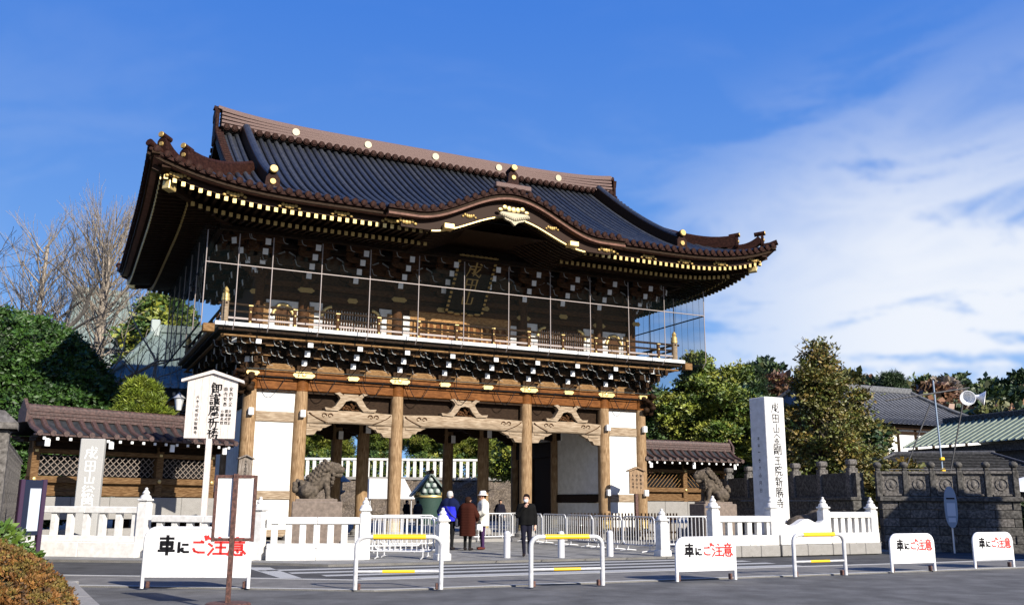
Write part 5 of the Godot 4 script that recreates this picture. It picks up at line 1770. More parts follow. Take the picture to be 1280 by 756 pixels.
	copy(bol, "light grey bollard farthest right in the entrance", Vector3(2.88, 0.06, -27.6), 0, "grey bollards across the entrance")
	# --- crowd barriers
	var cb := crowd_barrier()
	var cg := "steel crowd barriers around the entrance"
	cb.position = Vector3(-2.98, 0.06, -25.75)
	cb.rotation_degrees.y = -4
	tag(cb, "steel crowd barrier closing the gap beside the left stone balustrade", "", cg)
	copy(cb, "steel crowd barrier beside the slim left entrance post", Vector3(-2.9, 0.06, -26.5), -6, cg)
	copy(cb, "steel crowd barrier in the second row before the left gate column", Vector3(-3.6, 0.06, -29.0), 20, cg)
	copy(cb, "steel crowd barrier in the second row behind the slim left post", Vector3(-3.3, 0.06, -30.4), 24, cg)
	for k in 5:
		copy(cb, ["steel crowd barrier nearest the slim right post, first of the lane", "second steel crowd barrier of the lane leading into the gate", "third steel crowd barrier of the lane, behind the grey bollards", "fourth steel crowd barrier of the lane, right of the person in black", "steel crowd barrier at the inner end of the lane, behind the person in black"][k], gp(2.25, 0.06, 9.3 - k * 1.9), GATE_TURN + 90, cg)
	copy(cb, "steel crowd barrier inside the gate, behind the visitor in the white coat", gp(0.9, 0.06, 1.0), GATE_TURN + 4, cg)
	copy(cb, "steel crowd barrier inside the gate, right of the white coat", gp(2.0, 0.06, 0.2), GATE_TURN + 40, cg)
	copy(cb, "steel crowd barrier right of the slim right post, under the right lion dog", gp(4.15, 0.06, 9.15), GATE_TURN, cg)
	copy(cb, "steel crowd barrier beside the first post of the right balustrade", gp(5.1, 0.06, 8.9), GATE_TURN - 6, cg)
	# dark picket fence before the right wall
	for f in [[5.2, "dark wooden picket fence at the foot of the fifth gate column"], [7.0, "dark wooden picket fence under the brown wooden notice"], [8.8, "dark wooden picket fence at the right corner of the gate"]]:
		var pk := thing("picket_fence", f[1], "fence", gp(f[0], 0.06, 1.1), GATE_TURN, "dark picket fences before the gate")
		for i in 11:
			part(bx(Vector3(-0.8 + i * 0.16, 0.55, 0), Vector3(0.07, 1.1, 0.03), 0.006), "picket", M.dark_wood, pk)
		for y in [0.3, 0.85]:
			part(bx(Vector3(0, y, -0.035), Vector3(1.76, 0.08, 0.04), 0.006), "fence_rail", M.dark_wood, pk)
	# planter kerb at the left
	var kb := thing("planter_kerb", "pale stone kerb round the planting bed at the lower left", "kerb")
	var kp: Array = [Vector3(-3.6, 0, -9.6), Vector3(-5.0, 0, -12.2), Vector3(-6.45, 0, -14.8), Vector3(-7.8, 0, -17.25)]
	for i in 3:
		var a: Vector3 = kp[i]
		var b: Vector3 = kp[i + 1]
		var m := Mb.new()
		m.box((a + b) / 2 + Vector3(-0.2, 0.055, 0), Vector3(0.4, 0.11, a.distance_to(b) - 0.01), 0.015, Basis(Vector3.UP, atan2((b - a).x, (b - a).z)))
		part(m, "kerb_stone", M.granite, kb)
	var ks := Mb.new()
	ks.box(Vector3(-12.0, 0.055, -17.7), Vector3(8.2, 0.11, 0.4), 0.015, Basis(Vector3.UP, deg_to_rad(-4)))
	part(ks, "kerb_stone", M.granite, kb)
	# stone fence at the far left
	var sf := thing("stone_fence", "weathered grey stone fence of upright slabs at the left edge", "stone fence", Vector3(-8.35, 0, -15.0), 116.0)
	part(bx(Vector3(-0.25, 1.32, 0), Vector3(0.5, 2.64, 0.5), 0.03), "corner_pillar", M.gray_stone, sf)
	var cp := Mb.new()
	cp.lathe([Vector2(0.5, 0), Vector2(0.5, 0.1), Vector2(0.2, 0.3), Vector2(0, 0.32)], 4, Vector3(-0.25, 2.64, 0), Basis(Vector3.UP, PI / 4))
	part(cp, "pillar_cap", M.gray_stone, sf)
	for i in 30:
		var m := bx(Vector3(0.3 + i * 0.4, 1.25, 0), Vector3(0.28, 2.5, 0.24), 0.02)
		m.lathe([Vector2(0.17, 0), Vector2(0.13, 0.05), Vector2(0.15, 0.1), Vector2(0.0, 0.22)], 8, Vector3(0.3 + i * 0.4, 2.5, 0))
		part(m, "upright_slab", M.gray_stone, sf)
	part(bx(Vector3(6.1, 0.35, 0), Vector3(12.2, 0.7, 0.5), 0.03), "base_course", M.gray_stone, sf)
	# path lamp behind the left wall
	var lp := thing("path_lamp", "small white lantern lamp on a dark post behind the prayer sign", "lamp", Vector3(-12.6, 0, -35.0), 20)
	part_pipe(lp, "post", [Vector3(0, 0, 0), Vector3(0, 4.9, 0)], 0.06, M.black)
	var lm := Mb.new()
	lm.lathe([Vector2(0.1, 4.9), Vector2(0.18, 5.35), Vector2(0, 5.35)], 6)
	part(lm, "lantern_glass", M.lamp_white, lp)
	var lc := Mb.new()
	lc.lathe([Vector2(0.24, 5.35), Vector2(0.08, 5.5), Vector2(0, 5.58)], 6)
	part(lc, "lantern_cap", M.steel, lp)
	# --- dark stone walls at the right
	var w1 := thing("stone_wall", "long dark stone wall running back along the right side, behind the white balustrades", "wall", Vector3(9.0, 0, -46.6), -75.4)
	for c in 5:
		for i in 12:
			var x0 := maxf(0.0, i * 1.2 - (0.5 if c % 2 else 0.0))
			var x1 := minf(13.6, (i + 1) * 1.2 - (0.5 if c % 2 else 0.0))
			part(bx(Vector3((x0 + x1) / 2, 0.17 + c * 0.34, -0.01 * ((i * 7 + c * 3) % 4)), Vector3(x1 - x0 - 0.008, 0.332, 0.7), 0.02), "wall_block", M.dark_stone, w1)
	part(bx(Vector3(6.8, 2.2, 0), Vector3(13.6, 0.96, 0.3)), "parapet", M.dark_stone, w1)
	part(bx(Vector3(6.8, 1.77, 0), Vector3(13.62, 0.12, 0.84), 0.02), "coping", M.dark_stone, w1)
	for i in 8:
		var x := 0.2 + i * 1.86
		var p := bx(Vector3(x, 2.3, 0.05), Vector3(0.26, 1.1, 0.36), 0.02)
		p.box(Vector3(x, 2.9, 0.05), Vector3(0.18, 0.1, 0.24), 0.02)
		p.box(Vector3(x, 3.05, 0.05), Vector3(0.3, 0.22, 0.36), 0.05)
		part(p, "parapet_post", M.gray_stone, w1)
	var w2 := thing("stone_wall", "dark block stone wall with five carved parapet panels and round-topped posts, right", "wall", Vector3(12.95, 0, -33.1), -13.0)
	for c in 6:
		for i in 6:
			var off := 0.35 if c % 2 else 0.0
			var x0 := maxf(0.0, i * 0.9 - off)
			var x1 := minf(4.4, (i + 1) * 0.9 - off)
			if x1 - x0 > 0.1:
				part(bx(Vector3((x0 + x1) / 2, 0.14 + c * 0.28, -0.012 * ((i * 5 + c * 7) % 4)), Vector3(x1 - x0 - 0.008, 0.274, 0.8), 0.018), "wall_block", [M.dark_stone, M.gray_stone][(i * 3 + c * 5) % 2], w2)
	part(bx(Vector3(2.2, 1.76, 0.0), Vector3(4.56, 0.17, 0.96), 0.03), "coping", M.dark_stone, w2)
	for i in 5:
		var x := 0.44 + i * 0.88
		var m := bx(Vector3(x, 2.24, -0.04), Vector3(0.7, 0.78, 0.16))
		m.box(Vector3(x, 2.66, 0.0), Vector3(0.7, 0.1, 0.26), 0.02)
		m.box(Vector3(x, 1.9, 0.05), Vector3(0.6, 0.08, 0.1), 0.02)
		m.box(Vector3(x - 0.31, 2.24, 0.05), Vector3(0.06, 0.66, 0.06), 0.01)
		m.box(Vector3(x + 0.31, 2.24, 0.05), Vector3(0.06, 0.66, 0.06), 0.01)
		var pn := part(m, "parapet_panel", M.gray_stone, w2)
		var ring := Mb.new()
		var rp: Array = []
		for k in 17:
			rp.append(Vector3(x + cos(TAU * k / 16.0) * 0.19, 2.26 + sin(TAU * k / 16.0) * 0.2, 0.05))
		ring.pipe(rp, 0.018, 6)
		ring.ball(Vector3(x, 2.26, 0.04), Vector3(0.09, 0.14, 0.03), 8)
		part(ring, "carved_relief", M.gray_stone, pn)
	for i in 6:
		var x := 0.0 + i * 0.88
		var m := bx(Vector3(x, 2.28, 0.0), Vector3(0.19, 0.9, 0.3), 0.02)
		m.box(Vector3(x, 2.78, 0), Vector3(0.14, 0.1, 0.2), 0.02)
		m.ball(Vector3(x, 2.92, 0), Vector3(0.15, 0.13, 0.17), 10)
		part(m, "parapet_post", M.dark_stone, w2)

# ------------------------------------------------------------------ bodies: tapered capsules joined by a smooth minimum, meshed as surface nets
# bones: [from, to, radius at from, radius at to, colour index, blend]
func nets(out: Mb, bones: Array, cols: Array, cell: float, xf := Transform3D(), cut := -100.0) -> void:
	var lo := Vector3(1e9, 1e9, 1e9)
	var hi := -lo
	for b in bones:
		var r := maxf(b[2], b[3]) + cell * 3.0
		for e in [b[0], b[1]]:
			lo = lo.min(e - Vector3.ONE * r)
			hi = hi.max(e + Vector3.ONE * r)
	var nx := int((hi.x - lo.x) / cell) + 2
	var ny := int((hi.y - lo.y) / cell) + 2
	var nz := int((hi.z - lo.z) / cell) + 2
	var F := PackedFloat32Array()
	F.resize(nx * ny * nz)
	F.fill(1.0)
	var near := PackedFloat32Array()
	near.resize(F.size())
	near.fill(10.0)
	var who := PackedByteArray()
	who.resize(F.size())
	for b in bones:
		var a: Vector3 = b[0]
		var ab: Vector3 = b[1] - a
		var r0: float = b[2]
		var r1: float = b[3]
		var kk: float = b[5] if b.size() > 5 else 0.03
		var l2 := maxf(ab.length_squared(), 1e-8)
		var rr := maxf(r0, r1) + kk + cell * 2.5
		var p0 := (a.min(b[1]) - Vector3.ONE * rr - lo) / cell
		var p1 := (a.max(b[1]) + Vector3.ONE * rr - lo) / cell
		var ci: int = b[4]
		for z in range(maxi(0, int(p0.z)), mini(nz, int(p1.z) + 2)):
			for y in range(maxi(0, int(p0.y)), mini(ny, int(p1.y) + 2)):
				var at := (z * ny + y) * nx
				for x in range(maxi(0, int(p0.x)), mini(nx, int(p1.x) + 2)):
					var q := lo + Vector3(x, y, z) * cell - a
					var t := clampf(q.dot(ab) / l2, 0.0, 1.0)
					var d := (q - ab * t).length() - (r0 + (r1 - r0) * t)
					var i := at + x
					if d < near[i]:
						near[i] = d
						who[i] = ci
					var o := F[i]
					var h := maxf(kk - absf(o - d), 0.0) / kk
					F[i] = minf(o, d) - h * h * kk * 0.25
	if cut > -99.0:
		for z in nz:
			for y in ny:
				for x in nx:
					var i := (z * ny + y) * nx + x
					F[i] = maxf(F[i], cut - (lo.y + y * cell))
	var idx := PackedInt32Array()
	idx.resize(F.size())
	idx.fill(-1)
	var V: Array[Vector3] = []
	var C: Array[Color] = []
	var N: Array[Vector3] = []
	var offs := [0, 1, nx, nx + 1, nx * ny, nx * ny + 1, nx * ny + nx, nx * ny + nx + 1]
	var edges := [[0, 1], [2, 3], [4, 5], [6, 7], [0, 2], [1, 3], [4, 6], [5, 7], [0, 4], [1, 5], [2, 6], [3, 7]]
	for z in nz - 1:
		for y in ny - 1:
			for x in nx - 1:
				var i := (z * ny + y) * nx + x
				var neg := 0
				for o in offs:
					if F[i + o] < 0.0: neg += 1
				if neg == 0 or neg == 8: continue
				var s := Vector3.ZERO
				var cnt := 0
				for e in edges:
					var f0 := F[i + offs[e[0]]]
					var f1 := F[i + offs[e[1]]]
					if (f0 < 0.0) == (f1 < 0.0): continue
					var t := f0 / (f0 - f1)
					var c0 := Vector3(e[0] & 1, (e[0] >> 1) & 1, e[0] >> 2)
					var c1 := Vector3(e[1] & 1, (e[1] >> 1) & 1, e[1] >> 2)
					s += c0.lerp(c1, t)
					cnt += 1
				var best := 100.0
				var bc := 0
				for o in offs:
					if near[i + o] < best:
						best = near[i + o]; bc = who[i + o]
				idx[i] = V.size()
				V.append(lo + (Vector3(x, y, z) + s / cnt) * cell)
				C.append(cols[bc])
				var g := Vector3(F[i + 1] - F[i] + F[i + offs[7]] - F[i + offs[6]], F[i + nx] - F[i] + F[i + offs[7]] - F[i + offs[5]], F[i + offs[4]] - F[i] + F[i + offs[7]] - F[i + offs[3]])
				N.append(g.normalized())
	out.tinted = true
	var was := out.xf
	out.xf = xf
	var steps := [1, nx, nx * ny]
	for z in range(1, nz - 1):
		for y in range(1, ny - 1):
			for x in range(1, nx - 1):
				var i := (z * ny + y) * nx + x
				for ax in 3:
					if (F[i] < 0.0) == (F[i + steps[ax]] < 0.0): continue
					var u: int = steps[(ax + 1) % 3]
					var w: int = steps[(ax + 2) % 3]
					var q := [idx[i], idx[i - u], idx[i - u - w], idx[i - w]]
					if q.min() < 0: continue
					for tr in [[0, 1, 2], [0, 2, 3]]:
						var st := out.v.size()
						out.tri(V[q[tr[0]]], V[q[tr[1]]], V[q[tr[2]]], N[q[tr[0]]], N[q[tr[1]]], N[q[tr[2]]])
						# colours follow the corners, in the order that tri() kept
						for k in 3:
							for m in 3:
								if out.v[st + k].is_equal_approx(xf * V[q[tr[m]]]):
									out.c[st + k] = C[q[tr[m]]]
									break
	out.xf = was

func lin(r: float, g: float, b: float) -> Color:
	return Color(r, g, b)

# a standing figure, 1.72 m tall before scaling, facing +z; pose gives wrists, elbows, knees and ankles that differ from standing at ease
func person(label: String, at: Vector3, face: float, tall: float, look: Dictionary) -> Node3D:
	var t := thing("person", label, "person", at, face)
	var k := tall / 1.72
	var skin: Color = look.get("skin", Color(0.5, 0.29, 0.2))
	var hair: Color = look.get("hair", Color(0.012, 0.01, 0.01))
	var legs: Color = look.get("legs", Color(0.02, 0.02, 0.025))
	var shoe: Color = look.get("shoe", Color(0.02, 0.018, 0.016))
	var shirt: Color = look.get("shirt", Color(0.3, 0.3, 0.3))
	var top: Color = look.get("top", Color(0.1, 0.1, 0.1))
	var yoke: Color = look.get("yoke", top)
	var cols := [skin, hair, legs, shoe, shirt, top, yoke]
	var wr: Array = look.get("wrists", [Vector3(-0.27, 0.84, 0.06), Vector3(0.27, 0.84, 0.06)])
	var el: Array = look.get("elbows", [Vector3(-0.27, 1.10, -0.03), Vector3(0.27, 1.10, -0.03)])
	var an: Array = look.get("ankles", [Vector3(-0.09, 0.09, -0.01), Vector3(0.09, 0.09, 0.02)])
	var kn: Array = look.get("knees", [Vector3(-0.09, 0.48, 0.03), Vector3(0.09, 0.48, 0.03)])
	var turn: float = look.get("head_turn", 0.0)
	var sh := [Vector3(-0.168, 1.362, 0), Vector3(0.168, 1.362, 0)]
	var hd := Vector3(0, 1.58, 0.025)
	var body := Mb.new()
	var b: Array = []
	b.append([Vector3(0, 1.36, -0.005), Vector3(0, 1.5, 0.012), 0.062, 0.055, 0])
	for s in [0, 1]:
		var sg := -1.0 if s == 0 else 1.0
		b.append([Vector3(sg * 0.075, 1.3, 0), Vector3(sg * 0.07, 1.0, 0), 0.115, 0.105, 4, 0.06])
		b.append([sh[s], el[s], 0.062, 0.045, 4])
		b.append([el[s], wr[s], 0.043, 0.028, 0])
		b.append([Vector3(sg * 0.085, 0.94, 0), kn[s], 0.1, 0.062, 2, 0.05])
		b.append([kn[s], an[s], 0.06, 0.048, 2])
		var toe := Vector3(0, 0, 1).rotated(Vector3.UP, sg * 0.2)
		b.append([an[s] + Vector3(0, -0.035, -0.03), an[s] + Vector3(0, -0.045, 0) + toe * 0.15, 0.042, 0.036, 3, 0.02])
	b.append([sh[0], sh[1], 0.07, 0.07, 4, 0.06])
	nets(body, b, cols, 0.017)
	var hx := Transform3D(Basis(Vector3.UP, turn), hd)
	# head: skull, jaw, nose, ears, brow
	nets(body, [[Vector3(0, 0.045, -0.015), Vector3(0, 0.035, 0.02), 0.082, 0.078, 0, 0.03], [Vector3(0, -0.03, 0.035), Vector3(0, -0.075, 0.05), 0.06, 0.036, 0, 0.04], [Vector3(0, -0.04, -0.02), Vector3(0, -0.14, -0.03), 0.05, 0.052, 0, 0.03],
		[Vector3(0, 0.015, 0.098), Vector3(0, -0.025, 0.112), 0.008, 0.014, 0, 0.012], [Vector3(-0.08, 0.015, 0.0), Vector3(-0.084, -0.025, 0.004), 0.016, 0.012, 0, 0.01], [Vector3(0.08, 0.015, 0.0), Vector3(0.084, -0.025, 0.004), 0.016, 0.012, 0, 0.01],
		[Vector3(-0.04, 0.03, 0.085), Vector3(0.04, 0.03, 0.085), 0.012, 0.012, 0, 0.02], [Vector3(-0.016, -0.06, 0.092), Vector3(0.016, -0.06, 0.092), 0.009, 0.009, 0, 0.01]], cols, 0.0075, hx)
	# hands: palm, four fingers bent at the knuckles, a thumb off the side
	for s in [0, 1]:
		var sg := -1.0 if s == 0 else 1.0
		var dir: Vector3 = (wr[s] - el[s]).normalized()
		var side: Vector3 = (Vector3(sg, 0, 0.35) - dir * dir.dot(Vector3(sg, 0, 0.35))).normalized()
		var across := dir.cross(side)
		var hb: Array = [[Vector3.ZERO, dir * 0.075 + across * 0.012, 0.027, 0.026, 0, 0.02], [dir * 0.03 - across * 0.015, dir * 0.08 - across * 0.02, 0.02, 0.018, 0, 0.02]]
		for f in 4:
			var root := dir * 0.08 + across * (0.03 - f * 0.02)
			var ln: float = [0.036, 0.041, 0.038, 0.03][f]
			var mid := root + dir * ln - side * 0.008
			hb.append([root, mid, 0.0095, 0.009, 0, 0.006])
			hb.append([mid, mid + dir * ln * 0.6 - side * 0.022, 0.009, 0.0075, 0, 0.005])
		hb.append([dir * 0.025 + across * 0.028, dir * 0.055 + across * 0.055 - side * 0.01, 0.012, 0.01, 0, 0.008])
		hb.append([dir * 0.055 + across * 0.055 - side * 0.01, dir * 0.085 + across * 0.052 - side * 0.022, 0.01, 0.008, 0, 0.005])
		nets(body, hb, cols, 0.006, Transform3D(Basis(), wr[s]))
	var bo := part(body, "body", M.skin_cloth, t)
	bo.scale = Vector3.ONE * k
	# eyes and mouth
	var ey := Mb.new()
	ey.xf = hx
	for sg in [-1.0, 1.0]:
		ey.ball(Vector3(sg * 0.033, 0.008, 0.09), Vector3(0.012, 0.007, 0.008), 8)
	ey.ball(Vector3(0, -0.06, 0.098), Vector3(0.022, 0.004, 0.006), 8)
	part(ey, "face_features", M.hair_dark, t).scale = Vector3.ONE * k
	# hair
	var hb2: Array = [[Vector3(0, 0.06, -0.025), Vector3(0, 0.055, 0.0), 0.092, 0.09, 1, 0.02], [Vector3(0, 0.0, -0.05), Vector3(0, -0.03, -0.055), 0.068, 0.05, 1, 0.03]]
	for i in 12:
		var a := PI * (0.12 + 1.76 * i / 11.0) - PI * 0.5 - PI * 0.5
		var dd := Vector3(sin(a + PI), 0, cos(a + PI))
		if look.get("long_hair", false) or dd.z < 0.35:
			hb2.append([Vector3(0, 0.10, -0.01) + dd * 0.05, Vector3(0, 0.0 - (0.05 if look.get("long_hair", false) else 0.0), -0.01) + dd * 0.088, 0.025, 0.014, 1, 0.015])
	for i in 5:
		hb2.append([Vector3(-0.04 + i * 0.02, 0.13, 0.03), Vector3(-0.06 + i * 0.03, 0.075, 0.082), 0.018, 0.008, 1, 0.01])
	var hm := Mb.new()
	nets(hm, hb2, cols, 0.0085, hx)
	part(hm, "hair", M.skin_cloth, t).scale = Vector3.ONE * k
	# upper garment: follows torso and arms, open at neck, cuffs and hem
	var hem: float = look.get("hem", 0.82)
	var wide: float = look.get("bulk", 0.022)
	var jb: Array = []
	for s in [0, 1]:
		var sg := -1.0 if s == 0 else 1.0
		jb.append([Vector3(sg * 0.075, 1.32, 0), Vector3(sg * 0.07, 1.02, 0.0), 0.12 + wide, 0.112 + wide, 5 if not look.has("yoke") else 5, 0.05])
		jb.append([Vector3(sg * 0.07, 1.02, 0.0), Vector3(sg * 0.085, hem - 0.05, 0.0), 0.112 + wide, 0.118 + wide, 5, 0.05])
		jb.append([sh[s], el[s], 0.068 + wide, 0.052 + wide, 6 if look.has("yoke") else 5, 0.04])
		jb.append([el[s], wr[s] - (wr[s] - el[s]).normalized() * 0.015, 0.05 + wide * 0.9, 0.036 + wide * 0.6, 5, 0.02])
	if look.has("yoke"):
		for sg in [-1.0, 1.0]:
			jb.append([Vector3(sg * 0.075, 1.36, 0), Vector3(sg * 0.075, 1.31, 0), 0.124 + wide, 0.123 + wide, 6, 0.02])
	jb.append([sh[0] + Vector3(0, -0.015, 0), sh[1] + Vector3(0, -0.015, 0), 0.062 + wide, 0.062 + wide, 6, 0.05])
	jb.append([Vector3(0, 1.36, -0.02), Vector3(0, 1.45, -0.005), 0.095, 0.075, 6, 0.03])
	if look.get("quilted", false):
		for i in 12:
			var y := 1.34 - i * 0.085
			if y < hem: break
			jb.append([Vector3(-0.085, y, 0), Vector3(0.085, y, 0), 0.192, 0.192, 5, 0.004])
		for s in [0, 1]:
			for i in 8:
				var p: Vector3 = sh[s].lerp(el[s], i / 4.0) if i < 4 else el[s].lerp(wr[s], (i - 4) / 4.5)
				jb.append([p, p + Vector3(0, 0.005, 0), 0.108 - 0.004 * i, 0.108 - 0.004 * i, 5, 0.005])
	var jm := Mb.new()
	nets(jm, jb, cols, 0.011 if look.get("quilted", false) else 0.016, Transform3D(), hem)
	part(jm, look.get("garment", "jacket"), M.skin_cloth, t).scale = Vector3.ONE * k
	return t

func lion_dog(label: String, at: Vector3, ry: float, sc: float) -> void:
	var t := thing("lion_dog_statue", label, "statue", at, ry)
	part(bx(Vector3(0, 0.75, 0), Vector3(1.55, 1.5, 1.0), 0.03), "pedestal", M.pedestal, t)
	part(bx(Vector3(0, 0.12, 0), Vector3(1.75, 0.24, 1.2), 0.03), "pedestal_base", M.gray_stone, t)
	# seated, facing +x
	var b: Array = [
		[Vector3(-0.36, 0.32, 0), Vector3(0.16, 0.72, 0), 0.29, 0.25, 0, 0.12], [Vector3(0.2, 0.72, 0), Vector3(0.3, 0.92, 0), 0.2, 0.17, 0, 0.1],
		[Vector3(0.22, 0.6, 0), Vector3(0.34, 0.55, 0), 0.2, 0.13, 0, 0.08],
		[Vector3(0.38, 1.04, 0), Vector3(0.52, 1.03, 0), 0.22, 0.19, 0, 0.06], [Vector3(0.56, 1.0, 0), Vector3(0.72, 0.99, 0), 0.14, 0.115, 0, 0.02], [Vector3(0.54, 0.84, 0), Vector3(0.69, 0.82, 0), 0.085, 0.07, 0, 0.015],
		[Vector3(0.66, 1.05, 0.0), Vector3(0.72, 1.04, 0), 0.05, 0.05, 0, 0.02], [Vector3(0.5, 1.14, -0.12), Vector3(0.6, 1.12, -0.1), 0.06, 0.05, 0, 0.02], [Vector3(0.5, 1.14, 0.12), Vector3(0.6, 1.12, 0.1), 0.06, 0.05, 0, 0.02],
		[Vector3(0.32, 1.2, -0.15), Vector3(0.22, 1.14, -0.2), 0.06, 0.03, 0, 0.03], [Vector3(0.32, 1.2, 0.15), Vector3(0.22, 1.14, 0.2), 0.06, 0.03, 0, 0.03]]
	for z in [-0.17, 0.17]:
		b.append([Vector3(0.24, 0.62, z * 0.9), Vector3(0.3, 0.32, z), 0.12, 0.085, 0, 0.05])
		b.append([Vector3(0.3, 0.32, z), Vector3(0.32, 0.08, z), 0.08, 0.075, 0, 0.03])
		b.append([Vector3(0.32, 0.06, z), Vector3(0.46, 0.05, z), 0.08, 0.065, 0, 0.03])
		b.append([Vector3(-0.34, 0.3, z * 1.2), Vector3(-0.1, 0.3, z * 1.5), 0.22, 0.13, 0, 0.06])
		b.append([Vector3(-0.1, 0.28, z * 1.5), Vector3(-0.22, 0.08, z * 1.5), 0.1, 0.08, 0, 0.04])
		b.append([Vector3(-0.22, 0.06, z * 1.5), Vector3(0.04, 0.05, z * 1.5), 0.08, 0.065, 0, 0.03])
	# mane and tail in rows of round curls
	for j in 7:
		var tt := j / 6.0
		var sp := Vector3(0.34, 1.12, 0).lerp(Vector3(-0.16, 0.62, 0), tt)
		for i in 7:
			var an := (i - 3) * 0.52 + (0.26 if j % 2 else 0.0)
			var rad := 0.235 - 0.02 * absf(tt - 0.4)
			var c := sp + Vector3(-0.75, 0.66, 0).normalized() * cos(an) * rad + Vector3(0, 0, sin(an) * rad)
			b.append([c, c + Vector3(-0.02, -0.03, 0), 0.068, 0.05, 0, 0.004])
	for j in 3:
		for i in 5:
			var an := (i - 2) * 0.6
			var c := Vector3(0.44 - 0.02 * j, 0.86 - 0.13 * j, sin(an) * 0.2) + Vector3(0.05 * cos(an), 0, 0)
			b.append([c, c + Vector3(0.01, -0.04, 0), 0.055, 0.04, 0, 0.004])
	for i in 7:
		var an := i * 0.9
		var c := Vector3(-0.58 + cos(an) * 0.14, 0.42 + sin(an) * 0.16, 0.1 * sin(i * 2.0))
		b.append([c, c + Vector3(-0.03, 0.06, 0), 0.1, 0.07, 0, 0.006])
	for z in [-0.1, 0.1]:                          # brow, nostril, ear, teeth line
		b.append([Vector3(0.58, 1.16, z), Vector3(0.68, 1.11, z * 0.7), 0.055, 0.045, 0, 0.01])
		b.append([Vector3(0.76, 1.03, z * 0.45), Vector3(0.77, 1.03, z * 0.45), 0.04, 0.04, 0, 0.008])
		b.append([Vector3(0.36, 1.16, z * 2.1), Vector3(0.26, 1.02, z * 2.4), 0.07, 0.05, 0, 0.008])
	b.append([Vector3(-0.55, 0.04, 0), Vector3(0.5, 0.04, 0), 0.05, 0.05, 0, 0.02])
	if not T.has("lion"):
		var m := Mb.new()
		nets(m, b, [Color(1, 1, 1)], 0.016)
		m.tinted = false
		T.lion = m.mesh()
	var o := part(T.lion, "lion_dog", M.statue, t, Vector3(0, 1.5, 0))
	o.scale = Vector3.ONE * sc
	part(bx(Vector3(-0.03, 1.53, 0), Vector3(1.3, 0.1, 0.72), 0.02), "plinth", M.pedestal, t)

